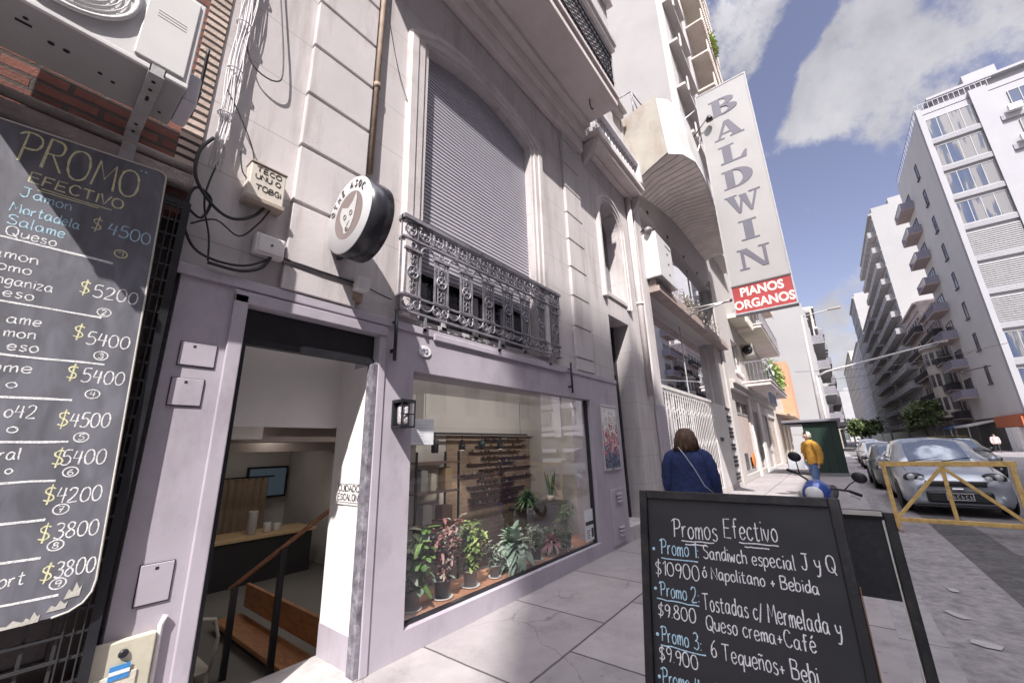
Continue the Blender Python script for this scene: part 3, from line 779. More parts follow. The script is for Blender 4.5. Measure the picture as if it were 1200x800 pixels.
# display window: pane, dark frame, ledge; ledge board
m2 = MB().box(2.28, 5.80, .03, .07, .18, .205).box(5.74, 5.80, .031, .069, .205, 2.29).box(2.28, 2.30, .031, .069, .205, 2.29)
wf = obj('display_window', m2, black_m, CAFE)
obj('pane', MB().quad((2.30, .05, .205), (5.74, .05, .205), (5.74, .05, 2.29), (2.30, .05, 2.29)), mat_glass('shop_glass', (.95, .96, .95), .15, 1.1), wf)
obj('window_ledge', MB().box(2.28, 6.79, .331, .62, -.65, .16).box(2.28, 5.80, .07, .33, .182, .19), mat('terracotta_board', (.42, .20, .12), .7, .25, 5, .15, c2=(.5, .36, .27), c2amt=.5, c2scale=4), CAFE)
# doorway: transom, reveals, step, lowered ceiling
m2 = MB().box(.87, 1.89, .02, .08, 2.30, 2.345).box(.87, 1.89, .04, .06, 2.345, 2.555)
obj('transom', m2, black_m, CAFE)
obj('door_reveal', MB().box(1.886, 1.8895, .062, .3305, .011, 2.30).box(1.89, 2.06, .331, .56, -.65, 2.42).box(.70, .86, .331, 2.0, -.65, 2.42), white_paint, CAFE)
obj('reveal_dado', MB().box(1.8825, 1.8855, .062, .556, .011, .24), lilac, CAFE)
obj('door_jamb', MB().box(1.855, 1.889, -.035, .06, 0, 2.30), mat('scuffed_jamb', (.16, .15, .18), .7, .5, 14, .2, c2=(.5, .48, .5), c2amt=.5, c2scale=16), CAFE)
obj('door_jamb', MB().box(.871, .895, -.02, .32, 0, 2.30), black_m, CAFE)
obj('door_sill', MB().box(.87, 1.89, -.04, .33, -.3, .012).box(.86, 1.9, .331, .56, -.65, .010), mat('step_cement', (.40, .38, .38), .85, .2, 5, .3), CAFE)

# ------------------------------------------------------------------ inside the café
inner = mat('inner_cream_wall', (.62, .585, .565), .85, .06, 2, .08)
mb = MB().box(.7, 6.8, .331, .56, 2.42, 2.5).box(.86, 1.888, .56, .66, 1.79, 2.42).box(.7, 2.15, .66, 7, 2.02, 2.1).box(2.15, 4.0, 2.06, 7, 2.02, 2.1)
mb.box(2.06, 6.8, .56, 2.02, 2.42, 2.5)
obj('ceiling', mb, white_paint, CAFE)
obj('ceiling_beam', MB().box(.86, 4.0, 2.4, 2.7, 1.72, 2.02).box(.86, 4.0, 4.2, 4.5, 1.62, 2.02), mat('beam_taupe', (.30, .25, .23), .8), CAFE)
obj('inner_wall', MB().box(3.9, 6.8, 1.95, 2.05, -.65, 2.42).box(6.8, 6.9, .331, 2.05, -.65, 2.42).box(.7, 3.9, 6.2, 6.3, -.7, 2.02).box(.6, .7, .8, 6.3, -.7, 2.1).box(3.9, 4.0, 2.05, 6.3, -.65, 2.02).box(2.2, 4.0, 2.0, 2.04, 1.9, 2.42).box(1.15, 1.8, 2.0, 2.3, 1.74, 2.019), inner, CAFE)
obj('bulkhead', MB().box(3.9, 6.8, 1.80, 1.949, 1.80, 2.42), inner, CAFE)
obj('inner_floor', MB().box(.7, 6.8, .5, 6.3, -.72, -.651), mat('dark_floor_tile', (.05, .045, .047), .5, .2, 3, .1), CAFE)
tan_brick = mat_brick('tan_brick_lining', (.40, .29, .21), (.34, .245, .18), (.42, .34, .27), (0, 2), .22, .07, msize=.008, bump=.3)
dark_brick = mat_brick('grey_brown_brick', (.22, .165, .14), (.17, .13, .115), (.24, .2, .18), (0, 2), .22, .07, msize=.008, bump=.3)
obj('brick_lining', MB().box(4.5, 6.78, 1.93, 1.949, .50, 1.80), tan_brick, CAFE)
obj('brick_dado', MB().box(3.9, 6.78, 1.92, 1.948, -.65, .499), dark_brick, CAFE)
rail_m = mat('dark_shelf_wood', (.05, .028, .022), .5)
rails = [(5.35, 6.55, 1.71), (5.15, 6.6, 1.60), (5.0, 6.35, 1.50), (5.3, 6.7, 1.40), (4.95, 6.2, 1.31), (5.25, 6.72, 1.21), (4.8, 5.9, 1.14), (5.2, 6.75, 1.04), (4.95, 6.2, .95), (5.05, 6.5, .85), (4.98, 6.3, .76), (5.0, 6.35, .66)]
jar_ms = [mat('jar_%s' % c, v, .4) for c, v in (('brown', (.16, .09, .06)), ('cream', (.5, .42, .34)), ('rust', (.3, .1, .06)), ('dark', (.06, .05, .05)))]
sh = None
for i, (a, b, z) in enumerate(rails):
    m2 = MB().box(a, b, 1.86, 1.93, z, z + .02)
    o = tag(obj('wall_shelf', m2, rail_m), 'thin dark wooden shelf on the tan brick wall inside the cafe window', 'shelf', 'staggered shelves on the brick wall')
for i, (a, b, z) in enumerate(rails):
    x = a + .06
    while x < b - .05:
        h = random.uniform(.03, .055)
        if random.random() < .55:
            m2 = MB().lathe([(.012, 0), (.017, .01), (.017, h * .7), (.008, h * .85), (.008, h)], (x, 1.895, z + .02), 7)
            tag(obj('spice_jar', m2, random.choice(jar_ms)), 'tiny jar standing on a thin dark shelf of the brick wall', 'jar', 'small jars on the staggered shelves')
        x += random.uniform(.07, .13)
# spotlights on a black track
lamp_glow = mat_emit('lamp_glow', (1, .93, .82), 1.2)
m2 = MB().box(3.6, 6.3, 1.62, 1.66, 1.80, 1.83)
for x in (3.8, 6.1): m2.tube([(x, 1.64, 1.83), (x, 1.64, 2.42)], .004, 5)
tag(obj('lamp_track', m2, black_m), 'black track along the cafe ceiling carrying spotlights', 'lamp track')
LSP = {4.0: 'unlit box spotlight nearest the paper notice, under the black track', 4.56: 'lit black cone spotlight, second from the paper notice', 5.02: 'unlit round green black lamp between the two lit spotlights', 5.5: 'lit black spotlight farthest along the track, by the shelves'}
for i, (x, lb) in enumerate(LSP.items()):
    t = thing('spotlight', lb, 'lamp', (x, 1.64, 1.8), 'spotlights in the cafe window')
    obj('stem', MB().tube([(x, 1.64, 1.80), (x, 1.64, 1.72)], .008, 6), black_m, t)
    if i == 2: prof = [(.02, 0), (.05, -.02), (.065, -.07), (.05, -.13), (.03, -.145)]
    elif i == 0: prof = [(.05, 0), (.055, -.01), (.055, -.17), (.045, -.19)]
    else: prof = [(.028, 0), (.034, -.05), (.052, -.06), (.058, -.15), (.05, -.155)]
    obj('shade', MB().lathe(prof, (x, 1.64, 1.72), 14), mat('lamp_green', (.02, .05, .05), .4) if i == 2 else black_m, t)
    if i in (1, 3):
        obj('bulb', MB().lathe([(.048, -.157), (.001, -.16)], (x, 1.64, 1.72), 12), lamp_glow, t)
        ld = bpy.data.lights.new('spot_bulb', 'SPOT'); ld.energy = 10; ld.spot_size = R(120); ld.color = (1, .86, .7); ld.shadow_soft_size = .04
        lo = bpy.data.objects.new('bulb_light', ld); col.objects.link(lo); lo.parent = t; lo.location = Vector((0, 0, -.26)); lo.rotation_euler = (R(-25), 0, 0)
# shelving, counter, console inside
t = thing('shelf_rack', 'black metal shelf rack behind the left of the cafe window', 'shelf', (4.1, 1.7, -.65))
m2 = MB()
for x in (3.6, 4.4):
    for y in (1.55, 1.85): m2.box(x, x + .025, y, y + .025, -.65, 1.55)
obj('frame', m2, black_m, t)
for z in (.55, .98, 1.38): obj('shelf', MB().box(3.6, 4.425, 1.55, 1.875, z, z + .03), mat('rack_board', (.16, .11, .09), .6), t)
cup_m = mat('cream_box', (.55, .46, .34), .7)
for k, (x, z, w, h, mm) in enumerate(((3.75, 1.01, .12, .28, 'grey'), (3.93, 1.01, .1, .22, 'cream'), (4.2, 1.01, .14, .3, 'tan'), (3.8, .58, .16, .24, 'grey'), (4.15, .58, .2, .2, 'brown'))):
    cm = mat('carton_' + mm, {'grey': (.3, .29, .29), 'cream': (.6, .55, .45), 'tan': (.45, .33, .2), 'brown': (.18, .11, .08)}[mm], .7)
    m2 = MB().box(x, x + w, 1.62, 1.78, z, z + h).box(x + .02, x + w - .02, 1.64, 1.76, z + h, z + h + .012)
    tag(obj('carton', m2, cm, bevel=.004), ['grey carton on the middle shelf of the black rack', 'narrow cream carton on the middle shelf of the rack', 'tall tan carton on the right end of the middle shelf', 'grey carton on the lower rack shelf', 'low dark brown carton on the lower rack shelf'][k], 'box')
t = thing('console_table', 'dark round-edged console holding a fern and snake plant inside window', 'table', (6.1, 1.3, -.65))
obj('top', MB().box(5.55, 6.72, 1.02, 1.55, .55, .62), mat('dark_console', (.045, .042, .045), .35), t, bevel=.03, seg=4)
obj('base', MB().box(5.7, 6.6, 1.12, 1.5, -.65, .55), mat('grey_console', (.2, .2, .21), .6), t, bevel=.01)
t = thing('service_counter', 'dark counter with a wooden edge deep inside the cafe', 'counter', (2.6, 4.4, -.65))
obj('body', MB().box(1.2, 3.6, 4.3, 4.9, -.65, .32), mat('counter_charcoal', (.03, .03, .033), .6), t)
obj('top', MB().box(1.15, 3.65, 4.25, 4.95, .32, .37), mat_wood('pine_top', (.5, .33, .18), (.62, .45, .26), (3, 12, 12)), t, bevel=.006)
t = thing('striped_curtain', 'pleated beige curtain hanging behind the dark counter', 'curtain', (2.5, 5.9, -.4))
pts = []
for i in range(61):
    x = 2.2 + i * .02; pts.append((x, 5.85 + .035 * math.sin(i * 1.05)))
m2 = MB().rings([[(x, y, z) for x, y in pts] for z in (.15, .6, 1.15)], close=False, cap=False)
obj('cloth', m2, mat('curtain_beige', (.36, .27, .2), .9), t, normals=False)
obj('rod', MB().tube([(2.1, 5.85, 1.17), (3.5, 5.85, 1.17)], .015, 6), black_m, t)
for k, (x, h, r, cmat, lb) in enumerate(((2.72, .34, .07, 'grey', 'tall grey cylinder standing on the cafe counter'), (2.95, .14, .06, 'white', 'small white tin on the cafe counter'), (3.1, .11, .06, 'white', 'short white bowl at the end of the cafe counter'))):
    m2 = MB().lathe([(r * .9, 0), (r, .01), (r, h - .02), (r * .9, h)], (x, 4.5, .37), 14)
    tag(obj('canister', m2, mat('canister_' + cmat, {'grey': (.42, .40, .40), 'white': (.6, .58, .58)}[cmat], .4)), lb, 'container')
t = thing('wall_screen', 'dark framed screen glowing blue on the far cafe wall', 'screen', (3.3, 6.1, .9))
obj('frame', MB().box(3.1, 3.85, 6.10, 6.15, .75, 1.35), black_m, t)
obj('display', MB().box(3.14, 3.81, 6.09, 6.099, .79, 1.31), mat_emit('screen_glow', (.10, .14, .18), .10), t)
# stair rail, bench, chair, table
t = thing('stair_rail', 'wooden handrail on black posts beside the cafe steps', 'railing', (1.75, 1.1, -.65))
obj('handrail', MB().bar((2.0, .72, 1.08), (1.55, 1.56, .40), .05, .03), mat_wood('rail_wood', (.22, .09, .05), (.34, .15, .08), (8, 8, 2)), t, bevel=.008)
obj('post', MB().bar((1.785, 1.12, -.65), (1.785, 1.12, .735), .045, .045, up=X), black_m, t)
obj('post', MB().bar((1.57, 1.52, -.65), (1.57, 1.52, .415), .045, .045, up=X), black_m, t)
orange_wood = mat_wood('orange_bench_wood', (.30, .115, .045), (.48, .22, .09), (9, 1.5, 9), .4)
t = thing('wooden_bench', 'varnished orange brown bench with a plank back below the entrance', 'bench', (2.0, 1.9, -.65))
obj('backrest', MB().box(2.13, 2.17, .95, 2.8, -.14, .10), orange_wood, t, bevel=.006)
obj('seat', MB().box(1.84, 2.12, .95, 2.8, -.24, -.20), orange_wood, t, bevel=.006)
obj('base', MB().box(1.88, 2.10, 1.0, 2.75, -.65, -.241), black_m, t)
chair_m = mat('cream_metal_chair', (.55, .51, .47), .4, .1, 6, .03)
t = thing('metal_chair', 'cream bent-metal chair beside the entrance post inside', 'chair', (1.35, 1.75, -.65))
cx, cy, cz = 1.30, 1.75, -.65
obj('back_frame', MB().tube([(cx - .17, cy - .2, cz + .45), (cx - .19, cy - .24, cz + .7), (cx - .14, cy - .27, cz + .86), (cx, cy - .28, cz + .90), (cx + .14, cy - .27, cz + .86), (cx + .19, cy - .24, cz + .7), (cx + .17, cy - .2, cz + .45)], .013, 8), chair_m, t)
obj('back_splat', MB().box(cx - .045, cx + .045, cy - .275, cy - .265, cz + .46, cz + .89), chair_m, t, bevel=.004)
obj('seat', MB().box(cx - .19, cx + .19, cy - .2, cy + .19, cz + .44, cz + .455), chair_m, t, bevel=.005)
for sx in (-1, 1):
    for sy in (-1, 1): obj('leg', MB().bar((cx + sx * .16, cy + sy * .16, cz + .44), (cx + sx * .2, cy + sy * .21, cz), .03, .018), chair_m, t)
t = thing('cafe_table', 'small orange wood cafe table next to the cream chair', 'table', (1.15, 2.3, -.65))
obj('top', MB().box(.85, 1.4, 2.05, 2.6, .05, .085), mat_wood('table_wood', (.45, .22, .08), (.55, .3, .12)), t, bevel=.005)
obj('pedestal', MB().tube([(1.12, 2.32, -.65), (1.12, 2.32, .05)], .03, 8).lathe([(.2, 0), (.2, .02), (.03, .04)], (1.12, 2.32, -.65), 16), black_m, t)

# ------------------------------------------------------------------ plants on the window ledge
pot_m = mat('dark_plastic_pot', (.05, .05, .058), .35, .15, 8, .03)
soil_m = mat('potting_soil', (.05, .035, .025), .95, .3, 40, .4)
saucer_m = mat('white_saucer', (.6, .58, .56), .5)
LM = {'green': mat_leaf('leaf_green', (.07, .16, .04), (.22, .34, .10)), 'red': mat_leaf('leaf_croton_red', (.30, .09, .10), (.45, .30, .27)), 'lime': mat_leaf('leaf_lime', (.18, .28, .06), (.42, .50, .18)),
      'grey': mat_leaf('leaf_grey_green', (.2, .31, .23), (.42, .52, .43)), 'silver': mat_leaf('leaf_silver', (.16, .22, .16), (.45, .48, .40)), 'pink': mat_leaf('leaf_pink', (.4, .12, .2), (.5, .3, .33)), 'deep': mat_leaf('leaf_deep_green', (.03, .09, .03), (.08, .18, .06))}
def potted(x, y, r, h, top, kind, label, z0=.19, n=60, spread=.14, lw=.03, ll=.09, saucer=True, kind2=None):
    n = int(n * 2.6); spread *= 1.4; ll *= 1.12; lw *= 1.05; top *= 1.06; y = y + .05 if y < .5 else y
    t = thing('potted_plant', label, 'plant', (x, y, z0), 'pot plants in the cafe window')
    obj('pot', MB().lathe([(r * .78, .004), (r * .97, h * .9), (r * 1.06, h * .9), (r * 1.06, h), (r * .93, h), (r * .9, h * .88)], (x, y, z0), 18), mat('grey_plastic_pot', (.22, .21, .22), .35, .15, 8, .03) if n % 3 == 0 else pot_m, t)
    obj('soil', MB().lathe([(r * .9, h * .86), (.001, h * .9)], (x, y, z0), 14), soil_m, t)
    if saucer: obj('saucer', MB().lathe([(r * .9, 0), (r * 1.25, .008), (r * 1.28, .02), (r * 1.2, .02), (r * .8, .006)], (x, y, z0 - .001), 18), saucer_m, t)
    rng = random.Random(int(x * 100)); zt = z0 + top; zb = z0 + h * .8
    fm, fm2, st = MB(), MB(), MB()
    if kind in ('red', 'lime', 'silver', 'green'):
        stems = []
        for i in range(9):
            a = rng.uniform(0, 6.28); rr = spread * rng.uniform(.25, 1)
            tip = Vector((x + rr * math.cos(a), y + rr * math.sin(a) * .8, zb + (zt - zb) * rng.uniform(.55, 1)))
            b = Vector((x + .01 * math.cos(a), y, zb)); mid = b.lerp(tip, .5) + Vector((0, 0, .02))
            st.tube([b, mid, tip], .003, 5); stems.append((b, mid, tip))
        for i in range(n):
            b, mid, tip = rng.choice(stems); q = rng.random() ** .6
            p = b.lerp(mid, q * 2) if q < .5 else mid.lerp(tip, q * 2 - 1)
            a = rng.uniform(0, 6.28); d = Vector((math.cos(a), math.sin(a), rng.uniform(-.1, .7)))
            (fm2 if (kind2 and rng.random() < .35) else fm).leaf(p, d, Z, ll * rng.uniform(.7, 1.25), lw * rng.uniform(.8, 1.2), rng.uniform(.1, .7), 4, .25)
    elif kind in ('grey', 'pink', 'deep'):
        for i in range(n):
            a = 2.4 * i + rng.uniform(-.3, .3); el = 1.35 - 1.15 * i / n
            d = Vector((math.cos(a) * math.cos(el), math.sin(a) * math.cos(el), math.sin(el)))
            base = Vector((x, y, zb + (zt - zb) * .35 * (1 - i / n) if kind == 'grey' else zb))
            fm.leaf(base, d, Z, ll * rng.uniform(.8, 1.1), lw, .35 + .5 * i / n, 6, .35)
        st.tube([(x, y, z0 + h * .8), (x, y, zb + (zt - zb) * .4)], .008, 6)
    for q_ in (fm, fm2, st): q_.v = [(a_, max(b_, .078 + .02 * math.sin(a_ * 40)) if y < .5 else b_, c_) for a_, b_, c_ in q_.v]
    obj('foliage', fm, LM[kind], t, normals=False)
    if fm2.v: obj('variegated_leaves', fm2, LM[kind2], t, normals=False)
    if st.v: obj('stem', st, mat('plant_stem', (.12, .14, .06), .7), t)
    return t
potted(2.56, .19, .075, .17, .62, 'green', 'broad-leaved green plant at the left edge of the cafe window', n=60, spread=.17, lw=.075, ll=.14, kind2='silver')
potted(2.93, .19, .085, .17, .72, 'red', 'bushy red and cream croton in a black pot in the window', n=190, spread=.20, lw=.032, ll=.085, kind2='silver')
potted(3.32, .19, .08, .16, .62, 'lime', 'tall yellow green bush between the croton and a tiny plant', n=150, spread=.18, lw=.04, ll=.085, kind2='green')
potted(3.68, .17, .06, .13, .34, 'silver', 'smallest silvery plant in the middle of the window row', n=60, spread=.1, lw=.022, ll=.06)
potted(4.06, .20, .06, .13, .52, 'grey', 'big grey green rosette of broad leaves in the window', n=34, lw=.10, ll=.34)
potted(4.52, .19, .075, .15, .40, 'silver', 'compact pale green plant just right of the grey rosette', n=70, spread=.12, lw=.03, ll=.08, kind2='green')
potted(4.88, .19, .08, .16, .5, 'pink', 'pink bracted bromeliad in a black pot by the window end', n=26, lw=.035, ll=.2)
potted(5.25, .19, .085, .19, .62, 'green', 'upright spiky plant in the last pot at the right', n=80, spread=.09, lw=.02, ll=.11)
potted(4.98, .24, .06, .12, .55, 'deep', 'dark green arching plant behind the pink bromeliad', n=30, lw=.03, ll=.34, saucer=False)
potted(5.75, 1.25, .1, .1, .32, 'deep', 'dark fern hanging over the console edge', z0=.62, n=40, lw=.03, ll=.28, saucer=False)
t = thing('snake_plant', 'upright snake plant in a small white pot on the console', 'plant', (6.45, 1.25, .62))
obj('pot', MB().lathe([(.05, 0), (.065, .1), (.06, .1)], (6.45, 1.25, .62), 14), white_paint, t)
m2 = MB()
for k in range(6):
    a = k * 1.1; m2.leaf((6.45 + .02 * math.cos(a), 1.25 + .02 * math.sin(a), .7), (.18 * math.cos(a), .18 * math.sin(a), 1), X, .34 + .05 * (k % 3), .045, 0, 5, .3)
obj('foliage', m2, LM['deep'], t, normals=False)
t = thing('bottle_display', 'grey rounded water jug with orange base at left of window', 'jug', (2.62, .55, .16))
obj('jug', MB().lathe([(.07, .1), (.085, .14), (.085, .3), (.06, .38), (.03, .4)], (2.62, .5, .16), 14), mat('jug_grey', (.42, .42, .48), .3), t)
obj('base', MB().lathe([(.08, 0), (.08, .1)], (2.62, .5, .16), 14), mat('jug_base', (.4, .2, .1), .5), t)

# added fill lamps that brighten the shop window and the rooms behind
def fill_lamp(label, loc, size, watt, dirn, colr=(1, .94, .88)):
    t = thing('added_fill_lamp', label, 'lamp', loc)
    x, y, z = loc
    obj('housing', MB().box(x - size[0], x + size[0], y - size[1], y + size[1], z - .03, z), white_paint, t)
    obj('diffuser', MB().box(x - size[0] * .95, x + size[0] * .95, y - size[1] * .9, y + size[1] * .9, z - .036, z - .0305), lamp_glow, t)
    ld = bpy.data.lights.new('fill_light', 'AREA'); ld.shape = 'RECTANGLE'; ld.size = size[0] * 1.9; ld.size_y = size[1] * 1.9; ld.energy = watt; ld.color = colr
    lo = bpy.data.objects.new('bulb_light', ld); col.objects.link(lo); lo.parent = t; lo.location = (0, 0, -.045); lo.rotation_euler = dirn
fill_lamp('added fill lamp over the left half of the shop window', (3.3, .37, 2.415), (.8, .03), 8, (R(55), 0, 0))
fill_lamp('added fill lamp over the right half of the shop window', (5.3, .37, 2.415), (.8, .03), 8, (R(55), 0, 0))
fill_lamp('added fill lamp above the cafe bench', (2.6, 2.9, 2.01), (.10, .10), 1.8, (0, 0, 0))
fill_lamp('added fill lamp above the cafe counter', (2.7, 4.0, 2.01), (.10, .10), .8, (0, 0, 0))
fill_lamp('added fill lamp before the striped curtain', (2.9, 5.2, 2.01), (.10, .10), .8, (0, 0, 0))

# ------------------------------------------------------------------ iron window balcony of the café
bal_root = CAFE
yb = -.15
m2 = MB().box(1.99, 4.82, yb - .035, yb + .02, 3.745, 3.785).box(1.99, 2.03, yb, -.001, 3.745, 3.785).box(4.78, 4.82, yb, -.001, 3.745, 3.785)
m2.box(2.0, 4.8, yb - .012, yb + .012, 3.545, 3.565).box(2.0, 4.8, yb - .012, yb + .012, 2.80, 2.82).box(2.0, 4.8, yb - .012, yb + .012, 2.955, 2.972)
for x in (2.0, 4.78):
    for z in (3.555, 2.96, 2.81): m2.box(x, x + .02, yb, -.001, z - .01, z + .01)
    m2.box(x, x + .02, -.09, -.07, 2.81, 3.75)
for x in (2.3, 3.4, 4.5): m2.box(x - .012, x + .012, yb - .01, -.001, 2.66, 2.685).box(x - .012, x + .012, yb - .01, yb + .012, 2.66, 2.81)
rail = obj('window_balcony', m2, iron, CAFE)
m2 = MB(); k = 16
for i in range(k):                                         # rosette frieze under the hand rail
    x = 2.09 + i * (4.72 - 2.09) / (k - 1); c = (x, yb, 3.655)
    m2.tube(circle(c, X, Z, .066, 12), .011, 5, closed=True)
    m2.ball(c, .026, 8, 5, (1, .6, 1))
    for q in range(6):
        a = q * math.pi / 3; m2.ball((x + .043 * math.cos(a), yb, 3.655 + .043 * math.sin(a)), .016, 6, 4, (1, .6, 1))
    m2.bar((x + .087, yb, 3.57), (x + .087, yb, 3.74), .012, .012, up=X)
obj('rosette_frieze', m2, iron, rail)
for i in range(8):
    cx = 2.13 + i * (4.66 - 2.13) / 7; m2 = MB(); w = .085
    for s in (-1, 1):
        m2.bar((cx + s * w, yb, 2.96), (cx + s * w, yb, 3.44), .014, .02, up=X)
        m2.bar((cx + s * .045, yb, 2.98), (cx + s * .045, yb, 3.42), .009, .012, up=X)
    m2.box(cx - w - .02, cx + w + .02, yb - .02, yb + .015, 3.43, 3.455).box(cx - w - .015, cx + w + .015, yb - .015, yb + .012, 2.965, 2.985)
    m2.tube(circle((cx, yb - .004, 3.21), X, Z, .062, 14), .012, 5, closed=True)
    m2.ball((cx, yb - .006, 3.21), .024, 8, 5, (1, .6, 1))
    for q in range(5): m2.ball((cx + .038 * math.cos(q * 1.257), yb - .004, 3.21 + .038 * math.sin(q * 1.257)), .014, 6, 4, (1, .6, 1))
    for z0 in (3.03, 3.085, 3.32, 3.375):                       # scroll ladder
        for s in (-1, 1): m2.tube(arc((cx + s * .02, yb, z0), X, Z, .022, 0, s * 4.6, 8), .007, 4)
        m2.box(cx - .04, cx + .04, yb - .006, yb + .006, z0 + .024, z0 + .031)
    m2.tube(circle((cx, yb, 3.50), X, Z, .032, 10), .009, 4, closed=True)
    for s in (-1, 1):
        m2.tube(arc((cx + s * .06, yb, 2.89), X, Z, .04, math.pi / 2, math.pi / 2 + s * 5.2, 10), .010, 5)
        m2.tube(arc((cx + s * .02, yb, 2.86), X, Z, .03, 0, s * 4.5, 8), .009, 5)
    if i < 7:
        gx = cx + (4.66 - 2.13) / 14
        m2.tube(arc((gx, yb, 3.44), X, Z, .09, 0, math.pi, 10), .011, 5)
        m2.tube(arc((gx, yb, 2.95), X, Z, .085, math.pi, 2 * math.pi, 10, .09), .010, 5)
    obj('baluster_panel', m2, iron, rail)
for o_ in [rail] + list(rail.children):                     # sits close to the wall
    for v_ in o_.data.vertices:
        c_ = v_.co; c_.x *= 1.028; c_.z = 1.56 + (c_.z - 1.56) * 1.028; c_.y = c_.y + .08 if c_.y < -.12 else c_.y * .47

# ------------------------------------------------------------------ things fixed on the café front
t = thing('round_sign', 'round projecting cafe sign with a dog head emblem and black rim', 'sign', (1.44, -.05, 3.36))
obj('drum', MB().lathe([(.305, 0), (.325, .003), (.325, .19), (.30, .193)], (1.35, -.355, 3.36), 48, axis=(1, 0, 0)), mat('gloss_black_rim', (.028, .027, .035), .28, .1, 4, .02), t)
obj('face', MB().lathe([(.001, -.004), (.318, -.004), (.322, .0)], (1.35, -.355, 3.36), 48, axis=(1, 0, 0)), mat('sign_white', (.47, .465, .475), .4, .03, 3, 0), t)
emb = mat('emblem_taupe', (.20, .16, .155), .5, .04, 4, 0)
def face_pt(u, v, d=-.006): return Vector((1.35 + d, -.355 - u, 3.36 + v))
m2 = MB(); m2.add([face_pt(.20 * math.cos(a * math.pi / 20), .20 * math.sin(a * math.pi / 20)) for a in range(40)], [list(range(40))])
obj('emblem_disc', m2, emb, t)
hd = [(-.12, .055), (-.10, .10), (-.05, .075), (0, .06), (.06, .10), (.105, .165), (.115, .10), (.10, .0), (.085, -.06), (.05, -.12), (.0, -.165), (-.04, -.155), (-.06, -.10), (-.10, -.04), (-.12, .0)]
m2 = MB(); m2.add([face_pt(u, v, -.009) for u, v in hd], [list(range(len(hd)))])
obj('dog_head', m2, mat('emblem_white', (.45, .445, .44), .5, .03, 4, 0), t)
m2 = MB()
for u, v in ((-.04, -.01), (.045, .0)): m2.tube(circle(face_pt(u, v, -.011), Y, Z, .02, 10), .004, 4, closed=True)
m2.tube(circle(face_pt(.0, -.125, -.011), Y, Z, .014, 8), .008, 4, closed=True)
m2.tube([face_pt(-.02, -.06, -.011), face_pt(.0, -.10, -.011), face_pt(.03, -.06, -.011)], .003, 4)
obj('dog_features', m2, mat('emblem_grey', (.2, .18, .18), .5), t)
lt = 'OTHE ASOC'; m2 = MB()
for i, ch in enumerate(lt):
    if ch == ' ': continue
    a = R(158 - i * 14.5); c = face_pt(.262 * math.cos(a), .262 * math.sin(a), -.008); uu = Vector((0, -math.sin(a), -math.cos(a))); uu = Vector((0, -(math.sin(a)), -(math.cos(a))))
    vv = Vector((0, -math.cos(a), math.sin(a)))
    g = glyph(ch); w = max(p[0] for s in g for p in s)
    for s in g: m2.tube([c + uu * (p[0] - w / 2) * .0042 + vv * (p[1] - 5) * .0052 for p in s], .0052, 4)
obj('sign_letters', m2, mat('emblem_grey', (.2, .18, .18), .5), t)
m2 = MB().box(1.42, 1.47, -.03, -.001, 3.06, 3.42).box(1.43, 1.46, -.10, -.03, 3.30, 3.33).box(1.43, 1.46, -.22, -.03, 3.11, 3.14).box(1.38, 1.5, -.02, -.001, 3.05, 3.10)
obj('bracket', m2, iron_dark, t)
# stencilled telephone box, plain box, little lamp box
t = thing('telephone_box', 'beige wall box stencilled TECO hanging under the cable bundle', 'junction box', (.85, -.05, 3.3))
beige_box = mat('beige_box', (.56, .51, .45), .5, .08, 5, .05)
obj('case', MB().box(.73, .965, -.11, -.002, 3.32, 3.60), beige_box, t, bevel=.008)
obj('bottom_lip', MB().box(.72, .975, -.125, -.002, 3.30, 3.335), mat('box_brown_edge', (.33, .27, .23), .6), t, bevel=.005)
obj('top_lip', MB().box(.725, .97, -.118, -.002, 3.60, 3.615), mat('box_brown_edge', (.33, .27, .23), .6), t, bevel=.005)
st_m = mat('stencil_black', (.05, .045, .05), .8)
m2 = MB()
for s_, z, h in (('TECO', 3.545, .036), ('UNU O', 3.485, .036), ('TOBGI', 3.40, .04)): write(m2, s_, (.765 if z > 3.45 else .775, -.1115, z), X, Z, h, .0036, width=.165, jit=.05)
obj('stencil_text', m2, st_m, t)
t = thing('junction_box', 'plain grey white plastic box below the stencilled telephone box', 'junction box', (.94, -.05, 2.95))
obj('case', MB().box(.84, 1.035, -.075, -.002, 2.94, 3.10), mat('grey_white_box', (.60, .58, .58), .45), t, bevel=.012)
obj('lid', MB().box(.855, 1.02, -.088, -.075, 2.955, 3.088), mat('grey_white_box', (.60, .58, .58), .45), t, bevel=.008)
obj('knob', MB().lathe([(.008, 0), (.008, .006), (.003, .007)], (.94, -.088, 3.02), 10, axis=(0, -1, 0)), st_m, t)
t = thing('sensor_box', 'small pale box on the pilaster at the end of a conduit', 'junction box', (1.65, -.08, 2.9))
obj('case', MB().box(1.59, 1.70, -.15, -.056, 2.88, 3.0), mat('grey_white_box', (.60, .58, .58), .45), t, bevel=.008)
obj('back_plate', MB().box(1.60, 1.69, -.057, -.002, 2.80, 2.95), mat('rusty_pipe', (.30, .22, .17)), t)
obj('conduit', MB().tube([(1.03, -.062, 2.965), (1.3, -.066, 2.955), (1.6, -.066, 2.955)], .010, 6).tube([(1.7, -.066, 2.95), (2.0, -.02, 2.93)], .006, 5), iron_dark, t)
for x, lb in ((2.02, 'black steel rod on the fascia between door and display window'), (5.15, 'black steel rod on the fascia under the right end of the iron balcony')):
    m2 = MB().tube([(x, -.09, 2.34), (x, -.09, 2.80)], .016, 8).box(x - .012, x + .012, -.09, -.03, 2.42, 2.45).box(x - .012, x + .012, -.09, -.03, 2.70, 2.71)
    tag(obj('flag_rod', m2, black_m), lb, 'rod')
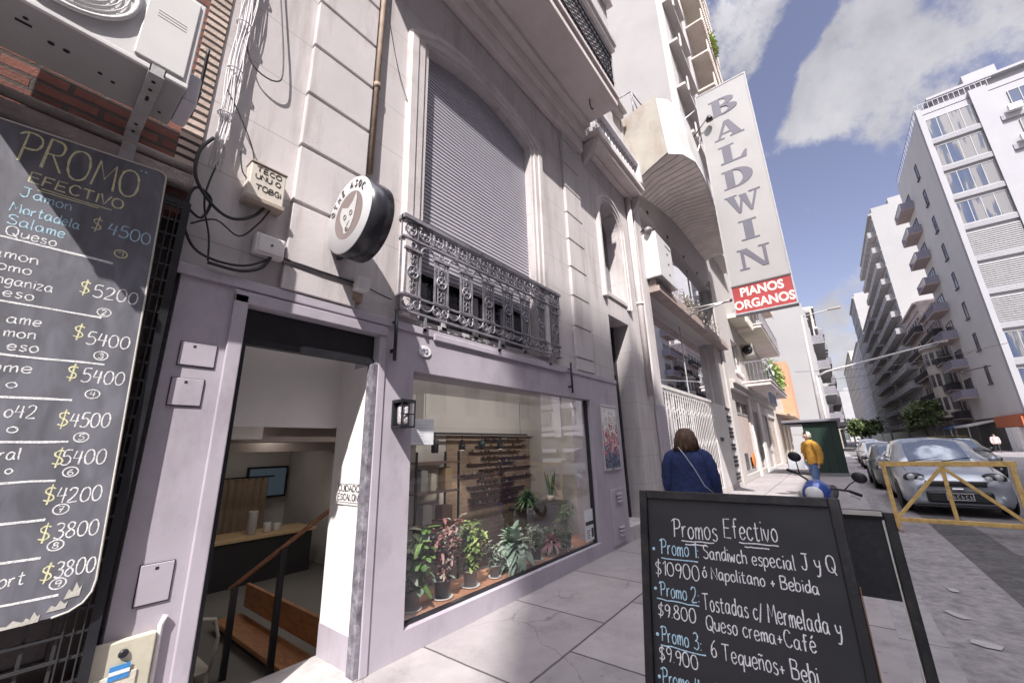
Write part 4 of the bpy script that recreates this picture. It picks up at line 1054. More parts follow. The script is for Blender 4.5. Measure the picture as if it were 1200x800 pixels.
t = thing('number_plaque', 'oval white enamel house number plaque reading 92 above the window', 'sign', (2.4, -.03, 2.5))
m2 = MB().prism([(.075 * math.cos(a * .2618), .055 * math.sin(a * .2618)) for a in range(24)], (2.40, -.031, 2.50), X, Z, -Y * .012)
obj('plate', m2, mat('enamel_white', (.72, .71, .72), .25), t, bevel=.003)
m2 = MB(); write(m2, '92', (2.362, -.045, 2.478), X, Z, .045, .0045, width=.072, jit=0)
obj('digits', m2, mat('enamel_blue', (.10, .10, .18), .4), t)
t = thing('bulkhead_lamp', 'black caged lantern on the wall between door and window', 'lamp', (2.13, -.03, 1.8))
m2 = MB().box(2.06, 2.21, -.05, -.031, 1.76, 2.0).box(2.06, 2.21, -.17, -.05, 1.975, 2.0).box(2.06, 2.21, -.17, -.05, 1.76, 1.775)
for x in (2.065, 2.135, 2.20): m2.box(x, x + .01, -.17, -.16, 1.775, 1.975)
m2.box(2.06, 2.21, -.168, -.162, 1.87, 1.88)
obj('cage', m2, black_m, t)
obj('lens', MB().lathe([(.045, 0), (.055, .03), (.055, .15), (.04, .18)], (2.135, -.105, 1.78), 14), mat('ribbed_glass', (.45, .42, .45), .2, .3, 60, .6), t)
# notices
t = thing('step_warning_sign', 'small white plaque warning CUIDADO ESCALON on the door reveal', 'sign', (1.9, .25, 1.25))
# the plaque sits on the inner face of the right jamb
obj('plate', MB().box(1.878, 1.8855, .06, .44, 1.15, 1.32), mat('plaque_white', (.75, .73, .72), .5), t)
m2 = MB()
for s_, z in (('\xa1CUIDADO', 1.255), ('ESCALON!', 1.185)):
    s_ = s_.replace('\xa1', '')
    write(m2, s_, (1.8775, .415, z), -Y, Z, .048, .0048, width=.325, jit=.02)
for k in range(14):
    for z in (1.168, 1.312): m2.box(1.876, 1.878, .072 + k * .026, .088 + k * .026, z - .003, z + .003)
obj('lettering', m2, st_m, t)
t = thing('window_notice', 'white paper notice taped inside the upper left of the shop window', 'notice', (2.5, .04, 1.7))
obj('paper', MB().box(2.305, 2.60, .041, .044, 1.62, 1.86), mat('notice_paper', (.66, .67, .70), .7), t)
m2 = MB()
for k in range(7): m2.box(2.34, 2.34 + random.uniform(.14, .22), .0395, .041, 1.80 - k * .025, 1.803 - k * .025)
obj('print_lines', m2, mat('faint_print', (.35, .37, .42), .8), t)
t = thing('window_sticker', 'white label with a black band at the lower right of the shop window', 'sticker', (5.62, .04, .45))
obj('label', MB().box(5.48, 5.735, .041, .0445, .24, .66), mat('label_white', (.66, .67, .70), .6), t)
m2 = MB().box(5.50, 5.735, .0385, .041, .45, .50).box(5.66, 5.72, .0385, .041, .28, .40)
for k in range(4): m2.box(5.52, 5.60 + .02 * (k % 2), .0385, .041, .28 + k * .03, .29 + k * .03)
obj('print', m2, st_m, t)
t = thing('framed_poster', 'framed poster in white, red and navy on the lilac pier', 'poster', (6.42, -.04, 1.2))
obj('frame', MB().wall('x', 6.10, 6.74, 1.18, 2.24, -.055, -.031, [(6.125, 6.715, 1.205, 2.215)]), mat('poster_frame', (.55, .53, .55), .3, metal=.5), t)
pm = bpy.data.materials.new('poster_print'); pm.use_nodes = True
n_, l_ = pm.node_tree.nodes, pm.node_tree.links; b_ = n_['Principled BSDF']; b_.inputs['Roughness'].default_value = .25
g_ = n_.new('ShaderNodeNewGeometry'); s3 = n_.new('ShaderNodeSeparateXYZ'); l_.new(g_.outputs['Position'], s3.inputs[0])
nz_ = n_.new('ShaderNodeTexVoronoi'); nz_.inputs['Scale'].default_value = 9; l_.new(g_.outputs['Position'], nz_.inputs['Vector'])
ma_ = n_.new('ShaderNodeMath'); ma_.operation = 'MULTIPLY_ADD'; l_.new(nz_.outputs['Distance'], ma_.inputs[0]); ma_.inputs[1].default_value = .55; l_.new(s3.outputs[2], ma_.inputs[2])
mr_ = n_.new('ShaderNodeMapRange'); mr_.inputs[1].default_value = 1.35; mr_.inputs[2].default_value = 2.40; l_.new(ma_.outputs[0], mr_.inputs[0])
rp_ = n_.new('ShaderNodeValToRGB'); rp_.color_ramp.interpolation = 'CONSTANT'
els = rp_.color_ramp.elements
els[0].position = 0; els[0].color = (.09, .13, .15, 1); els[1].position = .14; els[1].color = (.04, .05, .12, 1)
for p_, c_ in ((.30, (.28, .30, .40)), (.36, (.05, .06, .14)), (.43, (.45, .12, .14)), (.52, (.7, .6, .6)), (.57, (.35, .08, .11)), (.66, (.12, .08, .1)), (.70, (.62, .55, .54)), (.84, (.2, .18, .18)), (.88, (.7, .68, .66))):
    e_ = els.new(p_); e_.color = (*c_, 1)
l_.new(mr_.outputs[0], rp_.inputs['Fac']); l_.new(rp_.outputs['Color'], b_.inputs['Base Color'])
obj('print', MB().box(6.125, 6.715, -.042, -.031, 1.205, 2.215), pm, t)
# utility cables hanging down the corner
def cable_path(x0, z0, x1, z1, y, wob, n=14, rng=random):
    ph = rng.uniform(0, 6.28)
    return [(x0 + (x1 - x0) * i / n + wob * math.sin(ph + i * 1.3) * (1 if 0 < i < n else .3), y + wob * .5 * math.sin(ph * 2 + i * .9), z0 + (z1 - z0) * i / n) for i in range(n + 1)]
rng = random.Random(11)
m2 = MB()
for k in range(15):
    m2.tube(cable_path(.49 + .009 * k, 9.0, .51 + .005 * k, 3.45 + .05 * (k % 4), -.05 - .006 * (k % 3), .011, 30, rng), .0036, 5)
for z in (3.9, 4.3, 4.75, 5.3): m2.tube(circle((.545, -.05, z), X, Y, .05, 10, .04), .006, 4, closed=True)
tag(obj('cable_bundle', m2, cable_w), 'tangled bundle of white telephone cables running down the facade corner', 'cables')
def loose(name, pts, r, m, lb):
    P = [tuple(p) for p in pts]
    o = tag(obj(name, MB().tube(smooth_pts(P, 5), r, 6), m), lb, 'cable'); return o
loose('hanging_cable', [(.60, -.04, 6.2), (.74, -.05, 5.3), (.84, -.06, 4.6), (.80, -.06, 4.42), (.64, -.05, 4.45), (.55, -.05, 4.7)], .006, cable_b, 'thin dark cable making a wide loop on the cream wall')
loose('hanging_cable', [(.52, -.06, 4.1), (.62, -.06, 3.95), (.74, -.05, 3.72), (.76, -.05, 3.5), (.70, -.05, 3.52), (.66, -.05, 3.7)], .005, cable_b, 'thin black cable drooping just left of the stencilled box')
loose('hanging_cable', [(.50, -.07, 3.66), (.44, -.09, 3.5), (.45, -.10, 3.3), (.56, -.09, 3.16), (.68, -.08, 3.12), (.80, -.07, 3.2), (.86, -.06, 3.3)], .011, cable_b, 'thick black cable curving from the bundle to the stencilled box')
loose('hanging_cable', [(.42, -.06, 3.12), (.52, -.07, 3.05), (.55, -.08, 3.2), (.46, -.08, 3.24), (.43, -.07, 3.05), (.50, -.06, 2.86), (.62, -.06, 2.80), (.80, -.06, 2.82), (.95, -.06, 2.93)], .009, cable_b, 'black cable looping along the top of the lilac fascia')
loose('hanging_cable', [(.48, -.05, 3.0), (.60, -.06, 3.08), (.74, -.06, 3.02), (.84, -.06, 3.16), (.90, -.06, 3.30)], .006, cable_b, 'thin cable rising to the underside of the stencilled box')
loose('hanging_cable', [(.55, -.06, 3.5), (.52, -.06, 3.2), (.58, -.06, 2.95), (.60, -.06, 2.78)], .006, cable_b, 'straight black cable dropping to the fascia edge')
loose('hanging_cable', [(.95, -.06, 2.94), (.90, -.06, 2.84), (.78, -.06, 2.775), (.60, -.06, 2.77)], .012, cable_b, 'fat black cable lying on the fascia below the plain box')
loose('hanging_cable', [(1.66, -.07, 6.4), (1.9, -.04, 5.6), (2.12, -.04, 5.1)], .004, cable_b, 'fine wire slanting from the rusty pipe towards the shutter')

# ------------------------------------------------------------------ brick neighbour on the left
NB = thing('brick_building', 'red brick neighbour building with a barred window on the left', 'building', (-3, .2, 0))
brick_m = mat_brick('red_brick', (.24, .10, .078), (.14, .06, .05), (.085, .07, .065), (0, 2), .26, .074, msize=.012, bump=.9, var=.4, extra=((.07, .045, .04), 1.9, .5))
obj('wall', MB().wall('x', -14, .455, -.3, 12, 0, .4, [(-1.6, .452, .55, 3.06)]), brick_m, NB)
obj('toothed_edge', MB().box(.34, .456, -.012, -.001, 3.36, 9), mat_brick('pale_brick_edge', (.55, .44, .38), (.46, .36, .31), (.05, .04, .035), (0, 2), 3.0, .062, msize=.014, bump=1, var=.25), NB)
conc = mat('stained_concrete', (.36, .31, .29), .9, .3, 5, .5, c2=(.10, .085, .08), c2amt=.8, c2scale=4)
m2 = MB().box(-14, .455, -.07, -.001, 3.22, 3.33)
obj('lintel', m2, conc, NB, bevel=.02)
obj('lintel_pipe', MB().tube([(-14, -.05, 3.37), (.44, -.05, 3.37)], .028, 8), conc, NB)
obj('plinth', MB().box(-14, .40, -.035, -.002, -.1, .55), conc, NB)
sash = obj('window', MB().wall('x', -1.6, .452, .55, 3.06, .12, .17, [(-1.5, -.62, .65, 2.98), (-.55, .32, .65, 2.98)]), mat('dark_window_wood', (.09, .075, .07), .6), NB)
obj('pane', MB().box(-1.5, .32, .14, .15, .65, 2.98), mat('dirty_brown_pane', (.12, .10, .10), .25), sash)
t = thing('window_grille', 'black square-mesh window grille behind the big price board', 'grille', (-.5, -.09, .5))
m2 = MB().wall('x', -1.65, .455, .40, 3.10, -.11, -.075, [(-1.62, .415, .44, 3.065)])
obj('frame', m2, black_m, t)
m2 = MB()
x = -1.55
while x < .41: m2.box(x, x + .012, -.10, -.088, .44, 3.07); x += .098
z = .5
while z < 3.06: m2.box(-1.62, .415, -.112, -.1, z, z + .012); z += .098
obj('mesh_bars', m2, mat('grille_bar', (.05, .05, .055), .35, metal=.3), t)
m2 = MB()
for x in (.33, .362, .394): m2.box(x, x + .005, -.119, -.113, .44, 3.07)
obj('edge_bar', m2, mat('grille_bar', (.05, .05, .055)), t)
# price board
PB = thing('price_board', 'tall black chalkboard price list headed PROMO hung on the window grille', 'chalkboard', (-.2, -.15, .89))
def rcorner(cx, cz, r, a0): return [(cx + r * math.cos(a0 + i * math.pi / 10), cz + r * math.sin(a0 + i * math.pi / 10)) for i in range(6)]
poly = [(-.95, .93), (-.95, 3.10)] + [(.27, 3.215), (.292, 3.21), (.306, 3.195), (.309, 3.17)] + [(.398, 1.02), (.392, .97), (.37, .93), (.33, .905), (.28, .895)]
slate = bpy.data.materials.new('chalk_slate'); slate.use_nodes = True
def slate_nodes(m, base, dust, rough):
    n, l = m.node_tree.nodes, m.node_tree.links; b = n['Principled BSDF']
    g = n.new('ShaderNodeNewGeometry'); mp = n.new('ShaderNodeMapping'); mp.inputs['Rotation'].default_value = (0, R(20), 0); mp.inputs['Scale'].default_value = (9, 2, 3)
    l.new(g.outputs['Position'], mp.inputs['Vector'])
    z1 = n.new('ShaderNodeTexNoise'); z1.inputs['Scale'].default_value = 1.3; z1.inputs['Detail'].default_value = 8; z1.inputs['Distortion'].default_value = .8; l.new(mp.outputs[0], z1.inputs['Vector'])
    mr = n.new('ShaderNodeMapRange'); mr.inputs[1].default_value = .35; mr.inputs[2].default_value = .8; l.new(z1.outputs['Fac'], mr.inputs[0])
    mx = n.new('ShaderNodeMix'); mx.data_type = 'RGBA'; l.new(mr.outputs[0], mx.inputs[0]); mx.inputs[6].default_value = (*base, 1); mx.inputs[7].default_value = (*dust, 1)
    l.new(mx.outputs[2], b.inputs['Base Color']); b.inputs['Roughness'].default_value = rough; b.inputs['Specular IOR Level'].default_value = .5
slate_nodes(slate, (.085, .085, .105), (.19, .19, .23), .62); slate.node_tree.nodes['Principled BSDF'].inputs['Specular IOR Level'].default_value = 1.0
obj('board', MB().prism(poly, (0, -.135, 0), X, Z, -Y * .015), slate, PB)
m2 = MB().tube([(p[0], -.15, p[1]) for p in poly[1:]], .005, 5)
obj('worn_rim', m2, mat('bare_rim', (.5, .48, .44), .7), PB)
m2 = MB()
for (x, z, w, h) in ((.16, .895, .10, .022), (-.02, .905, .1, .03), (.29, .93, .06, .03), (.33, .975, .05, .05), (.22, .90, .05, .035)):
    m2 = MB(); m2.prism([(-w, -h * .3), (-w * .6, h * .5), (-w * .1, h * .2), (w * .2, h), (w * .7, h * .4), (w, h * .6), (w * .9, -h * .2)], (x, -.1502 - .0001 * int(x * 40), z), X * .5, Z, -Y * .0006); obj('chipped_paint', m2, mat('bare_rim', (.5, .48, .44), .7), PB)
ch_y = mat('chalk_yellow', (.70, .68, .42), .95, .35, 160, .3)
ch_w = mat('chalk_white', (.74, .74, .75), .95, .35, 160, .3)
ch_b = mat('chalk_pale_blue', (.45, .66, .78), .95, .35, 160, .3)
yw = -.1535
rg_ = random.Random(5)
def flat(q): q.v = [(a, -.1508 + (b_ - yw) * .03, c) for a, b_, c in q.v]; q.sm = [False] * len(q.sm)
def pb_text(s_, x, z, w, h, m, r=.0032, name='chalk_text', sl=0.0):
    q = MB(); write(q, s_, (x, yw, z), Vector((1, 0, sl)), Z, h, r, width=w, rng=rg_); flat(q); obj(name, q, m, PB)
def pb_rule(x0, z0, x1, z1, r, m): q = MB(); line(q, (x0, yw, z0), (x1, yw, z1), r); flat(q); obj('chalk_rule', q, m, PB)
pb_text('PROMO', -.225, 2.975, .43, .165, ch_y, .0055, 'chalk_heading', .02)
pb_text('EFECTIVO', -.165, 2.885, .33, .055, ch_y, .0042, 'chalk_heading', .03)
pb_rule(-.13, 2.855, .08, 2.862, .003, ch_y); pb_rule(-.12, 2.868, .13, 2.874, .003, ch_y)
for (x, z) in ((.075, 2.735), (.095, 2.38), (.115, 2.15), (.13, 1.945), (.142, 1.72), (.158, 1.545), (.162, 1.385), (.178, 1.22), (.215, 1.05)): pb_text('$', x, z, .034, .068, ch_y, .0036, 'chalk_price_sign')
for s_, x, z, w in (('Jamon', -.175, 2.80, .165), ('Mortadela', -.19, 2.712, .225), ('Salame', -.185, 2.645, .18)): pb_text(s_, x, z, w, .05, ch_b)
pb_text('"', .205, 3.135, .02, .04, ch_b, .0045)
pb_text('Queso', -.178, 2.590, .155, .046, ch_w)
for s_, x, z, w, h in (('amon', -.20, 2.478, .14, .046), ('omo', -.17, 2.418, .10, .044), ('nganiza', -.16, 2.355, .17, .044), ('eso', -.13, 2.298, .09, .044), ('ame', -.095, 2.178, .10, .046), ('mon', -.09, 2.115, .09, .044), ('eso', -.07, 2.055, .09, .046),
                       ('ome', -.10, 1.955, .12, .048), ('o', -.04, 1.885, .03, .04), ('o42', -.02, 1.755, .09, .055), ('o', .0, 1.69, .03, .04), ('ral', .0, 1.575, .06, .052), ('o', .03, 1.515, .02, .03), ('ort', .10, 1.055, .07, .052)):
    pb_text(s_, x, z, w, h, ch_w)
for s_, x, z, w in (('4500', .135, 2.735, .17), ('5200', .145, 2.375, .165), ('5400', .165, 2.125, .155), ('5400', .182, 1.935, .15), ('4500', .182, 1.72, .135), ('5400', .187, 1.545, .145), ('4200', .203, 1.375, .145), ('3800', .225, 1.22, .14), ('3800', .257, 1.055, .125)):
    pb_text(s_, x, z, w, .066, ch_w if z < 2.6 else ch_b, .0036, 'chalk_price')
for i, (x, z) in enumerate(((.205, 2.64), (.20, 2.302), (.228, 2.075), (.233, 1.88), (.232, 1.671), (.226, 1.512), (.226, 1.348), (.238, 1.195), (.275, 1.032))):
    q = MB().tube(circle((x, yw, z), X, Z, .025, 16, .022), .0026, 4, closed=True); write(q, str(i + 1), (x - .009, yw, z - .013), X, Z, .026, .0026, width=.018, rng=rg_); flat(q); obj('circled_number', q, ch_y if i == 0 else ch_w, PB)
for (x0, x1, z) in ((-.6, .185, 2.576), (-.6, .195, 2.273), (-.6, .247, 2.031), (-.6, .172, 1.843), (-.6, .194, 1.648), (-.5, .187, 1.476), (-.5, .185, 1.308), (-.5, .203, 1.15), (-.5, .285, .984)):
    pb_rule(x0, z, x1, z, .0062, ch_w)
# meter cabinet
t = thing('meter_cabinet', 'beige meter cabinet with a blue and white striped sticker at pavement level', 'cabinet', (.56, -.05, 0))
cab = mat('cabinet_beige', (.50, .47, .38), .6, .1, 4, .08, c2=(.3, .26, .2), c2amt=.4, c2scale=5)
obj('case', MB().box(.44, .685, -.075, -.031, .02, .70), cab, t, bevel=.006)
obj('door', MB().box(.47, .63, -.083, -.076, .05, .56), mat('cabinet_pale', (.58, .55, .48), .5), t, bevel=.003)
obj('knob', MB().lathe([(.017, 0), (.02, .008), (.012, .016)], (.565, -.076, .645), 14, axis=(0, -1, 0)), black_m, t)
st = obj('sticker', MB().box(.525, .60, -.0865, -.083, .54, .60), mat('sticker_blue', (.05, .22, .52), .5), t)
obj('white_band', MB().box(.525, .60, -.0875, -.0865, .562, .578), white_paint, st)
obj('conduit', MB().tube([(.70, -.05, -.0), (.70, -.05, .72), (.715, -.05, .76)], .013, 7), mat('grey_white_box', (.6, .58, .58)), t)
# air conditioner
AC = thing('air_conditioner', 'big white outdoor air conditioner with round fan grille over the price board', 'air conditioner', (-.15, -.4, 3.49))
obj('case', MB().box(-.60, .255, -.598, -.21, 3.492, 4.08), ac_under, AC, bevel=.006)
obj('front_panel', MB().box(-.60, .258, -.612, -.599, 3.50, 4.08), ac_white, AC, bevel=.005)
obj('raised_panel', MB().box(.035, .235, -.622, -.613, 3.53, 4.06), ac_white, AC, bevel=.008)
obj('base_rail', MB().box(-.60, .258, -.618, -.60, 3.482, 3.505), ac_white, AC, bevel=.003)
m2 = MB()
for k in range(3): m2.box(.08, .20, -.6235, -.6221, 3.82 + k * .018, 3.822 + k * .018)
obj('embossed_lines', m2, mat('emboss_grey', (.45, .44, .44), .5), AC)
fan = obj('fan_ring', MB().lathe([(.235, 0), (.25, .018), (.238, .03), (.225, .02), (.22, .002)], (-.23, -.612, 3.80), 40, axis=(0, -1, 0)), ac_white, AC)
m2 = MB()
for r in [.03 + .022 * i for i in range(9)]: m2.tube(circle((-.23, -.63, 3.80), X, Z, r, 32), .0035, 4, closed=True)
for k in range(8): m2.tube([(-.23 + .02 * math.cos(k * .785), -.632, 3.80 + .02 * math.sin(k * .785)), (-.23 + .22 * math.cos(k * .785 + .25), -.628, 3.80 + .22 * math.sin(k * .785 + .25))], .004, 4)
obj('grille_wire', m2, ac_white, fan)
obj('fan_well', MB().lathe([(.22, 0), (.001, .0)], (-.23, -.6135, 3.80), 30, axis=(0, -1, 0)), black_m, fan)
obj('valve_cover', MB().box(.256, .325, -.50, -.24, 3.50, 3.70), mat('valve_cover_lilac', (.50, .48, .52), .45), AC, bevel=.015)
for (x, y, r) in ((-.22, -.42, .012), (-.17, -.42, .012), (-.05, -.38, .009), (0, -.36, .009), (-.3, -.5, .009), (.2, -.3, .008)): obj('drain_hole', MB().lathe([(r, 0), (r, -.003)], (x, y, 3.4915), 10), hole_m, AC)
for x in (-.45, -.33): obj('drain_slot', MB().box(x, x + .05, -.47, -.458, 3.488, 3.4915), hole_m, AC)
for x in (.10, -.50):
    m2 = MB().box(x, x + .062, -.66, -.002, 3.43, 3.436).box(x, x + .005, -.66, -.002, 3.436, 3.485).box(x + .057, x + .062, -.66, -.002, 3.436, 3.485).box(x, x + .062, -.66, -.655, 3.436, 3.485).box(x, x + .062, -.075, -.0701, 3.24, 3.43)
    br = obj('wall_bracket', m2, steel, AC)
    m2 = MB()
    for y in (-.60, -.53, -.18, -.1): m2.lathe([(.009, 0), (.009, -.003)], (x + .03, y, 3.4295), 8)
    m2.box(x + .024, x + .038, -.47, -.43, 3.427, 3.4295)
    obj('bolt_hole', m2, hole_m, br)
loose('ac_cable', [(.36, -.2, 4.2), (.37, -.12, 3.95), (.355, -.1, 3.8), (.35, -.14, 3.68), (.365, -.2, 3.85)], .010, cable_b, 'black pipe loop beside the air conditioner on the brick edge')

# ------------------------------------------------------------------ piano shop building with the curved canopy
PB2 = thing('piano_shop_building', 'low cream building with curved slatted canopy and big glass shop windows', 'building', (13.5, .2, 0))
pale_wall = mat('pale_shop_wall', (.48, .445, .43), .85, .1, 2, .15, c2=(.33, .3, .28), c2amt=.4, c2scale=2)
mb = MB().wall('x', 8.955, 18.2, -.3, 10.4, -.02, .4, [(9.45, 16.45, .16, 5.25), (9.55, 17.7, 5.62, 7.9)])
obj('wall', mb, pale_wall, PB2)
obj('rear_mass', MB().box(8.96, 18.2, 7, 7.2, -.3, 10.4).box(8.96, 18.2, .41, 7, 10.2, 10.4).box(9, 18.2, 2.5, 2.6, -.3, 10.2).box(9, 18.2, .41, 2.5, 5.2, 5.3), pale_wall, PB2)
obj('pier', MB().box(8.90, 9.40, -.10, -.021, 0, 2.42), lilac, PB2, bevel=.01)
obj('pier', MB().box(8.95, 9.42, -.07, -.021, 2.421, 7.6), cream, PB2, bevel=.01)
obj('plinth', MB().box(9.42, 18.2, -.06, -.021, 0, .16), pale_wall, PB2, bevel=.01)
obj('spandrel', MB().box(9.42, 17.9, -.32, -.021, 5.25, 5.40).box(9.42, 17.9, -.26, -.021, 5.401, 5.58), mat('brown_spandrel', (.36, .29, .27), .8, .2, 3, .1), PB2, bevel=.01)
shop_glass = mat_glass('mirror_shop_glass', (.75, .8, .82), .45, 1.3, .005)
lower = obj('shop_window', MB().box(9.45, 9.52, .22, .28, .16, 5.25).box(16.38, 16.45, .22, .28, .16, 5.25).box(9.52, 16.38, .221, .279, 2.88, 2.96).box(13.0, 13.03, .23, .27, 2.96, 5.25).box(11.2, 11.23, .23, .27, .16, 2.88), mat('alu_frame', (.5, .5, .5), .35, metal=.5), PB2)
obj('pane', MB().box(9.45, 16.45, .245, .252, .16, 5.25), shop_glass, lower)
upper = obj('upper_window', MB().box(9.55, 9.6, .14, .2, 5.62, 7.9).box(17.62, 17.7, .14, .2, 5.62, 7.9).box(12.2, 12.23, .14, .2, 5.62, 7.9).box(14.9, 14.93, .14, .2, 5.62, 7.9), mat('alu_frame', (.5, .5, .5)), PB2)
obj('pane', MB().box(9.55, 17.7, .165, .172, 5.62, 7.9), shop_glass, upper)
m2 = MB()
for x in (10.2, 12.0, 13.8, 15.6, 17.2): m2.box(x, x + .12, -.04, -.021, 7.95, 8.03)
obj('vent_slot', m2, hole_m, PB2)
# security grille and door
t = thing('security_grille', 'white zigzag folding security grille across the piano shop window', 'grille', (11.8, -.04, .2))
m2 = MB().box(9.43, 14.4, -.07, -.03, 2.86, 2.94).box(9.43, 14.4, -.06, -.03, .18, .22)
n = 24
for i in range(n + 1):
    x = 9.46 + i * (4.9 / n); m2.box(x, x + .038, -.05, -.038, .2, 2.88)
obj('bars', m2, mat('white_grille', (.62, .59, .58), .5), t)
m2 = MB()
for i in range(n):
    x = 9.478 + i * (4.9 / n)
    for k in (1, 4, 7):
        z = .3 + k * .28 + .07 * (i % 2); m2.bar((x, -.032, z), (x + 4.9 / n, -.032, z + .14), .012, .006, up=Y); m2.bar((x + 4.9 / n, -.028, z + .14), (x, -.028, z + .28), .012, .006, up=Y)
obj('lattice', m2, mat('white_grille', (.62, .59, .58)), t)
d = obj('shop_door', MB().box(14.42, 16.40, -.06, -.03, .16, 2.88), mat('pale_shop_door', (.55, .53, .52), .5, .1, 3, .05), PB2, bevel=.01)
obj('letter_plate', MB().box(14.9, 15.4, -.075, -.06, 1.62, 1.74), black_m, d)
# piano-key pilaster
kk = obj('piano_key_pilaster', MB().box(16.5, 17.55, -.07, -.021, .2, 2.9), mat('ivory_keys', (.66, .63, .62), .4), PB2)
m2 = MB(); z = .28; i = 0
while z < 2.85:
    if i % 7 not in (2, 6): m2.box(16.5, 17.15, -.10, -.071, z, z + .085)
    z += .145; i += 1
obj('black_keys', m2, black_m, kk)
m2 = MB(); z = .21
while z < 2.88: m2.box(16.5, 17.55, -.072, -.0705, z, z + .008); z += .145
obj('key_gap', m2, mat('key_gap_grey', (.25, .24, .25), .7), kk)
obj('pier', MB().box(17.62, 18.18, -.09, -.021, 0, 8.3), pale_wall, PB2, bevel=.01)
# canopy: slatted soffit rising along the street, concave parapet
def ip(tab, x):
    for (a, p), (b, q) in zip(tab, tab[1:]):
        if x <= b:
            t_ = (x - a) / (b - a); return p + (q - p) * t_
    return tab[-1][1]
ZI = [(9.2, 8.20), (10.6, 8.53), (12, 8.90), (13.4, 9.17), (15.7, 9.29), (17.9, 9.31)]
ZO = [(9.2, 8.75), (11, 8.90), (13.5, 9.12), (15.7, 9.30), (17.9, 9.45)]
YO = [(9.2, -1.02), (9.5, -1.30), (10.1, -1.47), (11, -1.47), (13.5, -1.32), (15.7, -1.1), (17.9, -.8)]
YT = [(9.2, -.92), (9.5, -1.18), (10.1, -1.34), (11, -1.36), (13.5, -1.24), (15.7, -1.02), (17.9, -.74)]
ZT = [(9.2, 10.6), (11, 10.75), (13.5, 10.8), (15.7, 10.7), (17.9, 10.5)]
xs = [9.2 + 8.7 * i / 30 for i in range(31)]
slat_m = mat('canopy_slats', (.76, .68, .645), .8, .15, 2, .1, c2=(.56, .48, .45), c2amt=.4, c2scale=3)
m2 = MB()
for a, b in zip(xs, xs[1:]):
    b2 = b - .035
    P = lambda x, dz: [Vector((x, 0.02, ip(ZI, x) + dz)), Vector((x, -.5, ip(ZI, x) * .6 + ip(ZO, x) * .4 + .10 + dz)), Vector((x, ip(YO, x), ip(ZO, x) + dz))]
    lo0, lo1, up0, up1 = P(a, 0), P(b2, 0), P(a, .05), P(b2, .05)
    for i in range(2):
        m2.add([lo0[i], lo1[i], lo1[i + 1], lo0[i + 1], up0[i], up1[i], up1[i + 1], up0[i + 1]], [(0, 1, 2, 3), (4, 7, 6, 5), (0, 4, 5, 1), (1, 5, 6, 2), (2, 6, 7, 3), (3, 7, 4, 0)])
cp = obj('canopy', m2, slat_m, PB2)
m2 = MB()
rg = []
for x in xs:
    yo, yt, zo, zt = ip(YO, x), ip(YT, x), ip(ZO, x), ip(ZT, x)
    rg.append([(x, 0.0, ip(ZI, x) + .5), (x, yo + .08, zo + .35), (x, yo + .05, zo + .07), (x, yo - .03, zo - .02), (x, yo + .02, zo + .35), (x, (yo * .6 + yt * .4), zo + (zt - zo) * .5), (x, yt, zt), (x, yt + .12, zt), (x, yt + .2, zt - .6), (x, 0.0, zt - .9)])
m2.rings(rg, smooth=False)
obj('canopy_parapet', m2, mat('pale_grey_parapet', (.52, .51, .51), .8, .08, 2, .12), cp)
m2 = MB().prism([(0.0, 8.19), (-.5, 8.49), (-1.05, 8.74), (-1.0, 9.5), (-.95, 10.62), (-.40, 10.50), (0.0, 10.40)], (9.19, 0, 0), Y, Z, -X * .05)
obj('canopy_end', m2, mat('stained_cream_end', (.35, .325, .29), .85, .12, 2, .2, c2=(.24, .15, .11), c2amt=.6, c2scale=2.6, streak=.4), cp)
m2 = MB()
for p, q in (((9.3, -.30, 10.4), (9.3, -.30, 11.35)), ((9.3, -.30, 11.35), (9.3, .6, 11.35)), ((9.3, -.30, 11.35), (12.5, -.60, 11.35)), ((12.5, -.60, 10.3), (12.5, -.60, 11.35)), ((9.3, .6, 10.4), (9.3, .6, 11.35)), ((9.3, -.3, 11.35), (9.9, -.36, 10.5))): m2.tube([p, q], .018, 6)
obj('terrace_rail', m2, iron, PB2)
# things fixed on the front
t = thing('wall_cabinet', 'white slotted equipment cabinet fixed high beside the piano shop window', 'cabinet', (9.9, -.2, 5.6))
obj('case', MB().box(9.35, 10.6, -.42, -.06, 5.62, 6.85), ac_white, t, bevel=.015)
m2 = MB()
for z in (5.85, 6.15, 6.45): m2.prism([(0, 0), (.1, 0), (.14, .06), (.02, .06)], (10.1, -.424, z), X, Z, Y * .003)
m2.box(10.05, 10.5, -.424, -.421, 6.68, 6.72)
obj('slots', m2, black_m, t)
obj('base_tray', MB().box(9.3, 10.65, -.45, -.04, 5.585, 5.619), steel, t)
t = thing('floodlight', 'small floodlight on the white pier above the equipment cabinet', 'lamp', (9.3, -.12, 6.9))
obj('head', MB().lathe([(.03, 0), (.09, .05), (.10, .15), (.02, .16)], (9.3, -.2, 6.95), 12, axis=(0, -.7, -.7)), mat('lamp_grey', (.3, .28, .28), .5), t)
obj('arm', MB().tube([(9.3, -.07, 6.9), (9.3, -.2, 6.98)], .02, 6), black_m, t)
dry = mat_leaf('leaf_dry', (.40, .36, .31), (.55, .5, .46))
